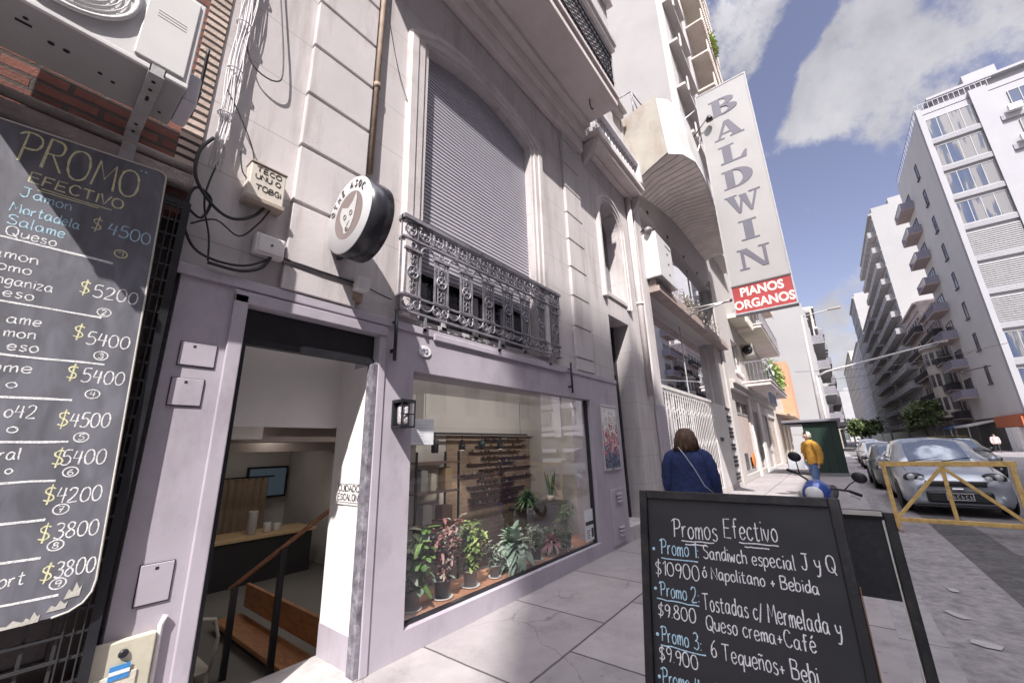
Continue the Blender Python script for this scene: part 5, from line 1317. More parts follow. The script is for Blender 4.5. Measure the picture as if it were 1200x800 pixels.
def bush(name, label, c, size, n, leafmat, ll=.12, lw=.05, group=None, seed=1, stem=True):
    t = thing(name, label, 'plant', (c[0], c[1], c[2] - size[2]), group)
    rr = random.Random(seed); m2 = MB(); m3 = MB()
    for i in range(n):
        p = Vector((rr.gauss(0, .45), rr.gauss(0, .45), rr.gauss(0, .5)))
        if p.length > 1.15: p *= 1.15 / p.length
        p = Vector((c[0] + p.x * size[0], c[1] + p.y * size[1], c[2] + p.z * size[2]))
        m2.leaf(p, (rr.uniform(-1, 1), rr.uniform(-1, 1), rr.uniform(-.4, .9)), Z, ll * rr.uniform(.6, 1.3), lw, .3, 2, .2)
    for i in range(max(3, n // 60)):
        a = (c[0] + rr.uniform(-.7, .7) * size[0], c[1], c[2] - size[2]); b = (a[0] + rr.uniform(-.3, .3) * size[0], c[1] + rr.uniform(-.4, .4) * size[1], c[2] + rr.uniform(.1, .8) * size[2])
        m3.tube([a, b], .012, 4)
    obj('foliage', m2, leafmat, t, normals=False)
    obj('stem', m3, mat('dry_stem', (.25, .2, .16), .8), t)
    return t
bush('dry_planter_plant', 'dry whitish scrub growing along the ledge between the two shop windows', (14.1, -.18, 5.9), (2.9, .12, .33), 700, dry, .13, .035, seed=3)

# ------------------------------------------------------------------ the vertical shop sign
SG = thing('vertical_sign', 'tall white vertical sign BALDWIN with red PIANOS ORGANOS foot', 'sign', (12.1, -2.2, 5))
sx, yl, yr = 12.0, -1.53, -2.94
sg_white = mat('sign_panel_white', (.325, .315, .315), .45, .05, 1.2, .03, c2=(.27, .265, .27), c2amt=.4, c2scale=.8)
obj('panel', MB().box(sx, sx + .28, yl, yr, 5.80, 12.5), sg_white, SG, bevel=.012)
m2 = MB().wall('y', yr - .02, yl + .02, 4.96, 12.52, sx - .012, sx + .29, [(yr + .015, yl - .015, 5.0, 12.48)])
obj('frame', m2, mat('sign_frame_grey', (.36, .35, .37), .5), SG)
obj('foot_panel', MB().box(sx, sx + .28, yl, yr, 4.98, 5.76), mat('sign_red', (.34, .05, .05), .4, .12, 2, .03, c2=(.3, .05, .06), c2amt=.4, c2scale=1.5), SG, bevel=.01)
obj('divider', MB().box(sx - .014, sx + .285, yl, yr, 5.76, 5.80), mat('sign_dark_strip', (.10, .08, .09), .5), SG)
def bowl(x0, x1, z0, z1, th, tv, n=14):
    """half-ring: list of quads for a heavy letter bowl"""
    q = []; cz = (z0 + z1) / 2; h = (z1 - z0) / 2
    for i in range(n):
        a, b = -math.pi / 2 + math.pi * i / n, -math.pi / 2 + math.pi * (i + 1) / n
        f = lambda t, o: (x0 + (x1 - x0 - o * th) * max(0, math.cos(t)), cz + (h - o * tv) * math.sin(t))
        q.append([f(a, 0), f(b, 0), f(b, 1), f(a, 1)])
    return q
def bx(a, b, c, d): return [(a, c), (b, c), (b, d), (a, d)]
LET = {
 'B': [bx(.02, .5, .93, 1), bx(.02, .5, 0, .07), bx(.12, .40, .07, .93)] + bowl(.40, .88, .50, 1, .28, .08) + bowl(.40, .96, 0, .53, .30, .08),
 'A': [[(.40, 1), (.58, 1), (.92, .07), (.62, .07)], [(.40, 1), (.47, .85), (.21, .07), (.11, .07)], bx(.24, .68, .27, .35), bx(.0, .34, 0, .07), bx(.53, 1.0, 0, .07)],
 'L': [bx(.05, .58, .93, 1), bx(.17, .46, .09, .93), bx(.05, .80, 0, .09), [(.80, 0), (.90, 0), (.95, .38), (.87, .38), (.70, .09)]],
 'D': [bx(.0, .42, .93, 1), bx(.0, .42, 0, .07), bx(.10, .38, .07, .93)] + bowl(.38, .98, 0, 1, .32, .08),
 'W': [bx(-.06, .34, .93, 1), [(.0, .93), (.25, .93), (.40, .0), (.31, 0)], [(.31, .0), (.40, 0), (.55, .93), (.47, .93)], [(.40, .93), (.63, .93), (.76, 0), (.68, 0)], [(.68, 0), (.76, 0), (.98, .93), (.90, .93)], bx(.72, 1.08, .93, 1)],
 'I': [bx(.22, .78, .93, 1), bx(.22, .78, 0, .07), bx(.36, .64, .07, .93)],
 'N': [bx(.0, .34, .93, 1), bx(.10, .20, .07, .93), bx(.0, .30, 0, .07), [(.12, .93), (.36, .93), (.86, 0), (.70, 0)], bx(.77, .87, 0, .93), bx(.66, .98, .93, 1)]}
let_m = mat('sign_letter_grey', (.115, .11, .14), .5, .06, 3, .02)
for i, ch in enumerate('BALDWIN'):
    zc = 11.72 - i * .868; h, w = .62, .80; m2 = MB()
    for k, poly in enumerate(LET[ch]):
        m2.prism([(p[0], p[1]) for p in poly], (sx - .002 - .0004 * k, (yl + yr) / 2 + w / 2, zc - h / 2), -Y * w, Z * h, -X * .006)
    obj('letter', m2, let_m, SG)
pk = mat('sign_letter_pink', (.80, .58, .55), .5, .05, 3, .02)
set_type('PIANOS', .34, (sx - .004, -2.23, 5.56), -Y, Z, SG, pk, weight=.012, sx=.86)
set_type('ORGANOS', .34, (sx - .004, -2.23, 5.20), -Y, Z, SG, pk, weight=.012, sx=.84)
m2 = MB()
for p, q in (((12.15, -.6, 10.6), (12.15, -2.0, 11.9)), ((12.15, -1.0, 9.9), (12.15, -1.54, 11.2)), ((12.15, .05, 11.6), (12.15, -1.54, 12.2)), ((12.15, -.3, 5.3), (12.15, -1.54, 5.5)), ((12.15, -.05, 5.5), (12.15, -1.54, 5.45))): m2.tube([p, q], .026, 6)
obj('support_rod', m2, steel, SG)
t = thing('sign_spotlight', 'small spotlight on a rod over the letter B of the vertical sign', 'lamp', (11.8, -1.75, 11.3))
obj('head', MB().lathe([(.05, 0), (.10, .08), (.10, .17)], (11.78, -1.82, 11.42), 12, axis=(.4, 0, -1)), black_m, t)
obj('rod', MB().tube([(12.0, -.85, 10.7), (11.8, -1.82, 11.42)], .018, 6), black_m, t)

# ------------------------------------------------------------------ the tall building beyond
TB = thing('tall_apartment_block', 'very tall apartment block with blank white party wall and stacked balconies', 'building', (26, 5, 0))
party = mat('white_party_wall', (.30, .285, .285), .85, .06, .5, .15, c2=(.25, .235, .23), c2amt=.6, c2scale=.35)
obj('wall', MB().wall('x', 18.25, 35, -.3, 62, 0, .3, [(20.9, 22.6, 4.85, 6.4), (19.3, 22.6, .25, 3.35), (23.4, 25.4, .25, 3.1), (26.8, 29.5, .1, 3.1), (30.2, 34, .1, 3.1)]), pale_wall, TB)
obj('party_wall', MB().box(18.25, 18.6, .301, 24, -.3, 62), party, TB)
obj('core', MB().box(18.61, 35, 3, 24, -.3, 62), pale_wall, TB)
w_ = obj('window', MB().wall('x', 20.9, 22.6, 4.85, 6.4, .12, .2, [(20.97, 22.53, 4.92, 6.33)]).box(20.8, 22.7, -.08, -.001, 4.72, 4.845), white_paint, TB)
obj('pane', MB().box(20.97, 22.53, .15, .16, 4.92, 6.33), mat('dark_pane', (.05, .05, .06), .12), w_)
obj('cornice', MB().box(18.25, 34, -.30, -.001, 3.95, 4.10).box(18.25, 34, -.2, -.001, 3.72, 3.949), pale_wall, TB, bevel=.01)
for nm, x0, x1, zt, c in (('shopfront', 19.3, 22.6, 3.35, (.06, .035, .03)), ('roller_door', 23.4, 25.4, 3.1, (.36, .33, .33)), ('roller_door', 26.8, 29.5, 3.1, (.42, .38, .36)), ('roller_door', 30.2, 34, 3.1, (.48, .40, .33))):
    s_ = obj(nm, MB().box(x0, x1, .1, .13, .1, zt), mat('shop_%d' % int(x0), c, .25 if nm == 'shopfront' else .6, .2, 2, .05), TB)
    if nm == 'shopfront':
        obj('frame', MB().box(19.3, 22.6, .06, .0995, .25, .4).box(20.9, 21.0, .06, .0995, .4, 3.3).box(19.3, 22.6, .06, .0995, 2.75, 2.85), mat('alu_frame', (.5, .5, .5)), s_)
        obj('pale_blind', MB().box(19.4, 20.88, .08, .099, 1.1, 2.74).box(21.05, 22.5, .08, .099, .9, 2.74), mat('blind_pink', (.50, .40, .37), .7), s_)
        obj('orange_display', MB().ball((21.9, .05, .75), .35, 12, 8, (1.3, .1, 1)), mat('display_orange', (.6, .2, .06), .6), s_)
    else:
        m2 = MB()
        for k in range(18): m2.box(x0, x1, .092, .0995, .2 + k * .16, .21 + k * .16)
        obj('slat_line', m2, mat('slat_shadow', (.2, .19, .19), .7), s_)
obj('awning_sign', MB().box(21.5, 23.6, -1.15, -1.05, 3.25, 3.75), mat('navy_sign', (.03, .035, .06), .4), TB)
for x0, x1 in ((22.7, 23.3), (25.6, 26.6)): obj('pier', MB().box(x0, x1, -.06, -.001, .0, 3.7), white_paint, TB)
def low_balcony(z, x0, x1, dep, nm='balcony', rail=True):
    b = obj(nm, MB().box(x0, x1, -dep, -.001, z, z + .16).box(x0 - .05, x1 + .05, -dep - .05, -.001, z + .161, z + .22), soffit_m, TB, bevel=.01)
    m2 = MB().box(x0, x1, -dep, -dep + .04, z + 1.12, z + 1.17).box(x0, x0 + .04, -dep, -.01, z + 1.12, z + 1.17).box(x1 - .04, x1, -dep, -.01, z + 1.12, z + 1.17)
    k = int((x1 - x0) / .16)
    for i in range(k + 1): m2.box(x0 + i * (x1 - x0 - .02) / k, x0 + i * (x1 - x0 - .02) / k + .02, -dep + .01, -dep + .03, z + .2, z + 1.14)
    for i in range(6): m2.box(x0 + .005, x0 + .025, -dep + .1 + i * .16, -dep + .12 + i * .16, z + .2, z + 1.14)
    obj('railing', m2, iron, b)
    return b
low_balcony(4.10, 21.4, 29.5, 1.25)
low_balcony(7.35, 23.5, 33.0, 1.15)
m2 = MB().box(21.2, 23.4, -.75, -.001, 7.5, 7.7)
k = 0
while k < 12: m2.box(21.2 + k * .19, 21.3 + k * .19, -.8, -.74, 7.2, 7.6); k += 1
obj('slatted_awning', m2, mat('cream_slats', (.6, .56, .5), .7), TB)
t = thing('small_air_conditioner', 'boxy grey air conditioner hung under the upper balcony of the tall block', 'air conditioner', (24.3, -.4, 6.1))
obj('case', MB().box(23.9, 24.8, -.55, -.05, 6.0, 6.65), mat('ac_grey', (.30, .28, .28), .5), t, bevel=.02)
obj('fan_grille', MB().lathe([(.24, 0), (.24, -.01), (.03, -.02)], (23.89, -.3, 6.33), 14, axis=(1, 0, 0)), black_m, t)
green_leaf = LM['lime']; deep_leaf = LM['deep']
bush('balcony_plant', 'green shrubs overflowing the lower balcony of the tall block', (25.6, -1.2, 5.0), (2.6, .25, .65), 800, green_leaf, .26, .12, seed=8)
bush('balcony_plant', 'paler trailing plant near the corner of the lower balcony of the tall block', (22.4, -1.15, 4.8), (.8, .2, .45), 260, LM['silver'], .22, .1, seed=9)
bal_me = MB().box(-4.2, 4.2, -1.15, -.001, 0, .14)
k = 0
while k < 42: bal_me.box(-4.2 + k * .2, -4.1 + k * .2, -1.22, -1.14, -.16, .95); k += 1
bal_me.box(-4.2, 4.2, -1.2, -1.14, .95, 1.0)
b0 = None
bm_ = mat('balcony_beige', (.50, .44, .40), .85, .12, 1, .1)
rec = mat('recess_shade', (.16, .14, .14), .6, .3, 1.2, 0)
for i in range(17):
    z = 10.6 + i * 3.0
    if b0 is None:
        b0 = obj('balcony', bal_me, bm_, TB); me_b = b0.data; base = Vector(b0.location)
    else:
        b0 = bpy.data.objects.new('balcony', me_b); col.objects.link(b0); b0.parent = TB
    b0.location = base + Vector((30.2, 0, z))
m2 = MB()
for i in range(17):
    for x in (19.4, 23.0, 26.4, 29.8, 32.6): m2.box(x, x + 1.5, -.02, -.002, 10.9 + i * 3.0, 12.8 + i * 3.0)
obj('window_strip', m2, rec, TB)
m2 = MB()
for i in range(17): m2.box(18.3, 22.6, -.45, -.003, 10.4 + i * 3, 10.55 + i * 3).box(18.9, 19.1, -.5, -.44, 10.5 + i * 3, 11.4 + i * 3)
obj('french_balcony', m2, pale_wall, TB)
for z, xx in ((37.8, 28.6), (31.8, 29.4), (43.8, 28)): bush('balcony_plant', {37.8: 'yellow green plant on a middle high balcony of the tall block', 31.8: 'yellow green plant on the lowest of the planted high balconies', 43.8: 'plant on the topmost planted balcony of the tall block'}[z], (xx, -1.2, z + .6), (1.2, .2, .6), 220, green_leaf, .35, .2, seed=int(z))

# ------------------------------------------------------------------ buildings down the street
def wmesh(w, h, nm, nv=2, sill=True):
    """window in local x,z facing -y; frame mesh and pane mesh"""
    f = MB().wall('x', -w / 2, w / 2, 0, h, -.06, .04, [(-w / 2 + .06, w / 2 - .06, .06, h - .06)])
    for i in range(1, nv): f.box(-w / 2 + w * i / nv - .03, -w / 2 + w * i / nv + .03, -.05, .03, .06, h - .06)
    if sill: f.box(-w / 2 - .08, w / 2 + .08, -.18, .04, -.10, -.002)
    p = MB().box(-w / 2 + .06, w / 2 - .06, -.02, -.005, .06, h - .06)
    return f, p
win_white = mat('far_window_frame', (.32, .315, .32), .6)
win_dark = mat('far_dark_frame', (.10, .09, .10), .6)
pane_sky = mat('far_pane_blue', (.055, .07, .125), .08, .3, .35, 0, spec=.8)
pane_dim = mat('far_pane_dim', (.06, .06, .07), .15, .3, .4, 0, spec=.6)
pane_curtain = mat('far_curtain', (.155, .15, .155), .5, .2, 1.5, 0)
def glazing(name, ca, cb, cc, sc=1.1):
    m, n, l, b = nodes_of(name)
    b.inputs['Roughness'].default_value = .18; b.inputs['Specular IOR Level'].default_value = .6
    g = n.new('ShaderNodeNewGeometry'); mp = n.new('ShaderNodeMapping'); mp.inputs['Scale'].default_value = (sc, sc, .12); l.new(g.outputs['Position'], mp.inputs['Vector'])
    z = n.new('ShaderNodeTexNoise'); z.inputs['Scale'].default_value = 1.3; z.inputs['Detail'].default_value = 5; l.new(mp.outputs[0], z.inputs['Vector'])
    r = n.new('ShaderNodeValToRGB'); e = r.color_ramp.elements
    e[0].position = .38; e[0].color = (*ca, 1); e[1].position = .60; e[1].color = (*cc, 1); q = e.new(.47); q.color = (*cb, 1); q = e.new(.50); q.color = (*cc, 1)
    l.new(z.outputs['Fac'], r.inputs['Fac']); l.new(r.outputs['Color'], b.inputs['Base Color'])
    return m
pane_mix = glazing('far_curtained_glass', (.05, .07, .13), (.08, .09, .12), (.19, .185, .19))
ROT = {'-y': 0.0, '-x': -math.pi / 2, '+y': math.pi}
class Win:
    """one kind of window, copied over a facade"""
    def __init__(s, w, h, fm, pms, nv=2, nm='window', sill=True):
        a, b = wmesh(w, h, nm, nv, sill); s.nm = nm
        s.f = a.mesh(nm, fm); fix_normals(s.f)
        s.p = []
        for m in pms:
            me = b.mesh('pane', m); fix_normals(me); s.p.append(me)
    def put(s, root, face, p, rr):
        o = bpy.data.objects.new(s.nm, s.f); col.objects.link(o); o.parent = root
        o.location = Vector(p) - BASE[root.name]; o.rotation_euler = (0, 0, ROT[face])
        g = bpy.data.objects.new('pane', rr.choice(s.p)); col.objects.link(g); g.parent = o
class Bal:
    def __init__(s, w, d, m, rm, nm='balcony', solid=False):
        a = MB().box(-w / 2, w / 2, -d, -.002, 0, .15)
        r = MB().box(-w / 2, w / 2, -d, -d + .05, 1.0, 1.06)
        if solid: r.box(-w / 2, w / 2, -d, -d + .05, .151, 1.0)
        else:
            for i in range(int(w / .25) + 1): r.box(-w / 2 + i * .25, -w / 2 + i * .25 + .03, -d, -d + .03, .15, 1.0)
        for sx_ in (-1, 1): r.box(sx_ * w / 2 - .025, sx_ * w / 2 + .025, -d + .051, -.002, .151, 1.06)
        s.a = a.mesh(nm, m); s.r = r.mesh('railing', rm); fix_normals(s.a); fix_normals(s.r); s.nm = nm
    def put(s, root, face, p):
        o = bpy.data.objects.new(s.nm, s.a); col.objects.link(o); o.parent = root
        o.location = Vector(p) - BASE[root.name]; o.rotation_euler = (0, 0, ROT[face])
        g = bpy.data.objects.new('railing', s.r); col.objects.link(g); g.parent = o
rr = random.Random(21)
# --- white slab block on the right-hand corner
WB = thing('white_apartment_block', 'big white modern apartment block on the right corner with ribbon windows', 'building', (66, -30, 0))
wb_m = mat('white_concrete', (.315, .31, .335), .8, .05, .4, .1, c2=(.34, .33, .34), c2amt=.35, c2scale=.5)
grey_side = mat('grey_side_render', (.50, .48, .47), .85, .06, .4, .1)
obj('wall', MB().box(57.3, 73.5, -17.0, -46, 3.4, 36.2), grey_side, WB)
obj('front_wall', MB().box(57.1, 57.299, -17.0, -46, 3.4, 36.9), wb_m, WB)
m2 = MB().box(56.7, 57.099, -17.0, -17.42, 3.2, 36.9)
for y0 in (-21.05, -27.3, -31.6, -37.9): m2.box(56.75, 57.099, y0, y0 - 1.25, 3.2, 36.9)
obj('fin', m2, wb_m, WB)
for k in range(10):
    m2 = MB(); z = 35.6 - 3.5 * k
    for (a, b) in ((-17.42, -21.05), (-27.3 + 4.9, -27.3), (-28.55, -31.6), (-32.85, -37.9)):
        m2.box(56.85, 57.099, a, b, z - 3.3, z - 2.72)
        for q in range(3): m2.box(56.83, 56.849, a, b, z - 3.2 + q * .16, z - 3.12 + q * .16)
    obj('sill_band', m2, wb_m, WB)
W1 = Win(3.5, 2.55, win_white, [pane_mix], 4, sill=False)
W2 = Win(2.3, 1.8, win_white, [pane_mix, pane_sky], 3)
W3 = Win(2.9, 2.5, win_white, [pane_mix, pane_dim], 4, sill=False)
shut = MB().box(-1.75, 1.75, -.12, .04, 0, 2.55)
for q in range(12): shut.box(-1.75, 1.75, -.22, -.121, .04 + q * .21, .16 + q * .21)
shut = shut.mesh('roller_shutter', mat('white_slats', (.30, .30, .31), .6)); fix_normals(shut)
acm = MB().box(-.45, .45, -.45, 0, 0, .65).lathe([(.24, 0), (.24, .02), (.2, .02)], (-.1, -.45, .33), 12, axis=(0, -1, 0))
acm = acm.mesh('air_conditioner', ac_white); fix_normals(acm)
for k in range(10):
    z = 35.6 - 3.5 * k - 2.68
    if z < 3.4: continue
    if k in (4, 5, 6):
        o = bpy.data.objects.new('roller_shutter', shut); col.objects.link(o); o.parent = WB; o.location = Vector((57.09, -19.23, z)) - BASE[WB.name]; o.rotation_euler = (0, 0, ROT['-x'])
    else: W1.put(WB, '-x', (57.05, -19.23, z), rr)
    W2.put(WB, '-x', (57.05, -24.6, z + .7), rr)
    W3.put(WB, '-x', (57.05, -30.1, z), rr); W1.put(WB, '-x', (57.05, -35.3, z), rr)
    for y in (-23.4, -25.3) if k % 3 != 2 else (-23.6,):
        o = bpy.data.objects.new('air_conditioner', acm); col.objects.link(o)
        o.location = (56.84, y, z - .04); o.rotation_euler = (0, 0, ROT['-x'])
        tag(o, 'white air conditioner box under a window of the white corner block', 'air conditioner', 'air conditioners on the white corner block')
W4 = Win(1.0, 1.9, win_dark, [pane_sky, pane_dim], 1)
B1 = Bal(4.6, 1.35, mat('brown_soffit', (.36, .29, .28), .8), mat('violet_rail', (.22, .21, .27), .5))
W5 = Win(3.0, 2.2, win_dark, [pane_dim, pane_sky], 3, sill=False)
for k in range(8):
    z = 30.6 - 3.55 * k
    W4.put(WB, '+y', (62.9, -16.99, z + 1.0), rr)
    B1.put(WB, '+y', (70.8, -16.99, z)); W5.put(WB, '+y', (70.8, -16.97, z + .2), rr)
obj('parapet', MB().box(57.1, 73.5, -17.0, -46, 36.21 + .0, 36.3).box(58.5, 70, -19, -27, 36.31, 38.4).box(57.9, 71, -18.4, -28, 38.41, 38.7).box(60, 66, -22, -24.5, 38.71, 41).box(58.5, 70, -29.5, -44, 36.31, 39.3), wb_m, WB)
m2 = MB()
for q in range(16): m2.box(57.2 + q * 1.0, 57.24 + q * 1.0, -17.1, -17.06, 36.3, 37.5)
m2.box(57.2, 73.4, -17.1, -17.06, 37.4, 37.45)
for q in range(14): m2.box(57.3, 57.34, -17.4 - q * .4, -17.44 - q * .4, 36.9, 37.9)
m2.box(57.3, 57.34, -17.1, -23, 37.8, 37.86)
obj('roof_rail', m2, iron, WB)
obj('ground_floor', MB().box(57.4, 73.5, -17.1, -46, -.2, 3.39), mat('dark_shopfronts', (.10, .09, .09), .4, .5, 1.2, .1), WB)
obj('orange_fascia', MB().box(57.3, 64.8, -16.7, -17.09, 2.3, 3.39).box(57.0, 57.39, -16.7, -24, 2.3, 3.19), mat('orange_fascia', (.42, .12, .055), .5), WB)
obj('white_panel', MB().box(58.6, 60.3, -16.6, -17.09, -.1, 2.25).box(60.5, 61.8, -16.6, -17.09, -.1, 2.25).box(57.1, 57.39, -19, -21, -.1, 2.2), white_paint, WB)
aw = mat('white_awning', (.60, .57, .56), .7)
for x0, x1, m_, lb in ((66.5, 72.5, aw, 'pale flat awning on the shops of the white corner block'), (75, 79.5, mat('blue_awning', (.05, .13, .32), .6), 'blue awning over a shop on the far side of the street')):
    t = thing('awning', lb, 'awning', (x0, -16.5, 3))
    obj('canopy', MB().prism([(0, 0), (2.2, -.5), (2.2, -.7), (0, -.2)], (x0, -17.12, 3.2), Y, Z, X * (x1 - x0)), m_, t)
    for x in (x0 + .1, x1 - .1): obj('post', MB().tube([(x, -15.0, 0), (x, -15.0, 2.6)], .05, 6), win_white, t)
# --- generic street-front blocks
def block(name, label, x0, x1, y0, y1, h, m, face, fl, nx, win, bal=None, base=3.6, side_win=None, roof=None, mx=.8):
    t = thing(name, label, 'building', ((x0 + x1) / 2, (y0 + y1) / 2, 0))
    obj('wall', MB().box(x0, x1, y0, y1, -.2, h), m, t)
    yf = y0 if face == '-y' else y1; sgn = -1 if face == '-y' else 1
    m3 = MB()
    for k in range(int((h - base) / fl) + 1): m3.box(x0, x1, yf + sgn * .001, yf + sgn * .14, base + k * fl - .18, base + k * fl - .02)
    m3.box(x0 - .05, x1 + .05, yf + sgn * .001, yf + sgn * .45, h - .5, h - .2)
    obj('string_course', m3, m, t)
    n = 0
    for k in range(int((h - base - .5) / fl)):
        for i in range(nx):
            if n >= 96: break
            x = x0 + mx + (x1 - x0 - 2 * mx) * (i + .5) / nx
            win.put(t, face, (x, yf + sgn * .01, base + k * fl + .35), rr); n += 1
            if bal: bal.put(t, face, (x, yf + sgn * .001, base + k * fl))
    m3 = MB().box(x0 + .3, x1 - .3, yf + sgn * .001, yf + sgn * .05, 0, base - .5)
    obj('shopfront', m3, mat('dark_shopfronts', (.10, .09, .09)), t)
    m3 = MB().box(x0 + 1, x0 + 4, y0 + 3, y1 - 3, h, h + 2.5)
    if roof: m3.box(x0, x1, y0 + .2, y1 - .2, h, h + .9)
    obj('roof_hut', m3, m, t)
    return t
old_brown = mat('old_brown_stone', (.30, .25, .23), .9, .3, .8, .4, c2=(.14, .11, .10), c2amt=.8, c2scale=.6)
old_pink = mat('old_pinkish_render', (.42, .36, .35), .9, .2, .7, .3, c2=(.24, .2, .2), c2amt=.6, c2scale=.6)
old_cream = mat('old_cream_stone', (.44, .40, .36), .9, .15, .6, .3, c2=(.36, .31, .28), c2amt=.5, c2scale=.7)
far_white = mat('far_white_render', (.31, .305, .31), .9, .06, .2, .1)
far_grey = mat('far_grey_render', (.46, .44, .46), .9, .12, .3, .2)
Wd = Win(1.3, 2.2, win_dark, [pane_dim], 2)
Wl = Win(1.5, 2.0, win_white, [pane_sky, pane_dim, pane_curtain], 2)
Bi = Bal(2.3, 1.0, old_brown, iron_dark)
Bs = Bal(3.0, 1.2, far_grey, far_white, solid=True)
Bw = Bal(3.2, 1.2, far_white, iron)
t = block('ornate_corner_building', 'ornate old brown building with iron balconies beside the white block', 73.6, 84, -30, -17, 19, old_brown, '+y', 3.6, 4, Wd, Bi)
# its cream bow-fronted bay
m2 = MB()
pts = [(2.6 * math.cos(a), 1.6 * math.sin(a)) for a in [math.pi * i / 12 for i in range(13)]]
m2.rings([[(80.5 + p[0], -17 + p[1], z) for p in pts] for z in (4.2, 13.5)], close=False, cap=False)
m2.rings([[(80.5 + p[0] * 1.12, -17 + p[1] * 1.15, z) for p in pts] for z in (13.5, 13.9)], close=True, cap=True).rings([[(80.5 + p[0] * 1.12, -17 + p[1] * 1.15, z) for p in pts] for z in (4.0, 4.3)], close=True, cap=True)
obj('bow_bay', m2, old_cream, t)
m2 = MB()
for k in range(7):
    a = math.pi * (k + .5) / 7
    for z in (5.0, 8.2, 11.2): m2.obox((80.5 + 2.62 * math.cos(a), -17 + 1.62 * math.sin(a), z + .9), (.28 * math.sin(a), -.28 * math.cos(a), 0), (.02, .02, 0), (0, 0, .85))
obj('bay_window', m2, pane_dim, t)
t = block('old_pink_building', 'pinkish old apartment house behind the ornate brown building', 84.2, 97.6, -32, -17, 22, old_pink, '+y', 3.4, 5, Wd, Bi)
t = block('white_gable_block', 'tall block with a bare white gable and stacked grey balconies', 98, 128, -40, -17.0, 44.5, far_white, '+y', 3.3, 8, Wl, Bs, roof=True)
t = block('grey_tower_block', 'grey balcony block past the white gable on the right', 128.5, 160, -40, -16.8, 34, old_pink, '+y', 3.3, 8, Wl, Bw)
t = block('slim_white_tower', 'slim white tower far along the right side of the street', 162, 185, -38, -16.6, 46, far_white, '+y', 3.2, 6, Wl, None, roof=True)
t = block('distant_grey_block', 'distant grey block near the vanishing end of the right side', 187, 240, -40, -16.5, 36, far_grey, '+y', 3.3, 8, Wl, None)
t = block('distant_cream_block', 'farthest cream block on the right side of the street', 242, 330, -40, -16.5, 42, old_cream, '+y', 3.4, 9, Wl, None)
t = block('street_end_tower', 'hazy pale tower closing the far end of the street', 420, 450, -40, -14, 40, far_white, '+y', 3.3, 5, Wl, None)
# left side beyond the tall block
low = thing('low_orange_house', 'low house with an orange gable and tan shutters before the white block', 'building', (40, 3, 0))
obj('wall', MB().wall('x', 35.1, 46.5, -.2, 6.6, -.02, .4, [(36, 38.8, 0, 3.0), (39.6, 42.4, 0, 3.0), (43.2, 45.8, 0, 3.0)]).box(35.1, 46.5, .401, 9, -.2, 6.3), old_cream, low)
obj('orange_gable', MB().box(43.0, 47.0, -.9, 4, 3.4, 8.6), mat('orange_render', (.52, .27, .17), .85, .1, 1, .1), low)
for x in (36, 39.6, 43.2): obj('roller_door', MB().box(x, x + 2.8, .1, .15, 0, 3.0), mat('tan_shutter', (.46, .36, .26), .6, .08, 2, .05), low)
obj('tiled_eave', MB().prism([(0, 0), (-1.1, -.3), (-1.1, -.42), (0, -.15)], (35.2, -.021, 3.7), Y, Z, X * 9), mat('tan_shutter', (.46, .36, .26)), low)
L2 = block('white_balcony_block', 'white block with a blank party wall at the left of the street', 60, 78, -3.2, 10, 17.6, far_white, '-y', 3.2, 5, Wl, Bw, roof=True)
t = block('grey_left_block', 'taller block with grey balconies behind the white party wall on the left', 78.5, 100, -3.9, 12, 19.5, far_grey, '-y', 3.2, 6, Wl, Bw)
t = block('cream_left_block', 'cream balcony block farther along the left side', 101, 135, -4.4, 12, 29, old_cream, '-y', 3.2, 8, Wl, Bw)
t = block('far_left_block', 'last pale block visible on the left side of the street', 137, 190, -5.6, 12, 32, far_white, '-y', 3.3, 8, Wl, None)
# --- opposite side behind and beside the camera (throws the shade, seen in the shop glass)
opp_c = mat('opposite_pale_render', (.52, .48, .45), .9, .1, .4, .2)
Wo = Win(1.5, 2.1, win_white, [pane_sky, pane_dim, pane_curtain], 2)
for i, (x0, x1, h, lb) in enumerate(((-60, -24.1, 33, 'pale apartment house across the street behind the viewer'), (-23.9, -18.7, 40.2, 'tallest pale house across the street behind the viewer'), (-18.5, 2, 32.5, 'wide pale house directly across the street'), (2.2, 30, 32, 'pale house across the street nearest the side street'))):
    block('opposite_building', lb, x0, x1, -26, -17.3, h, opp_c if i % 2 else old_cream, '+y', 3.4, max(4, int((x1 - x0) / 3.2)), Wo, None)
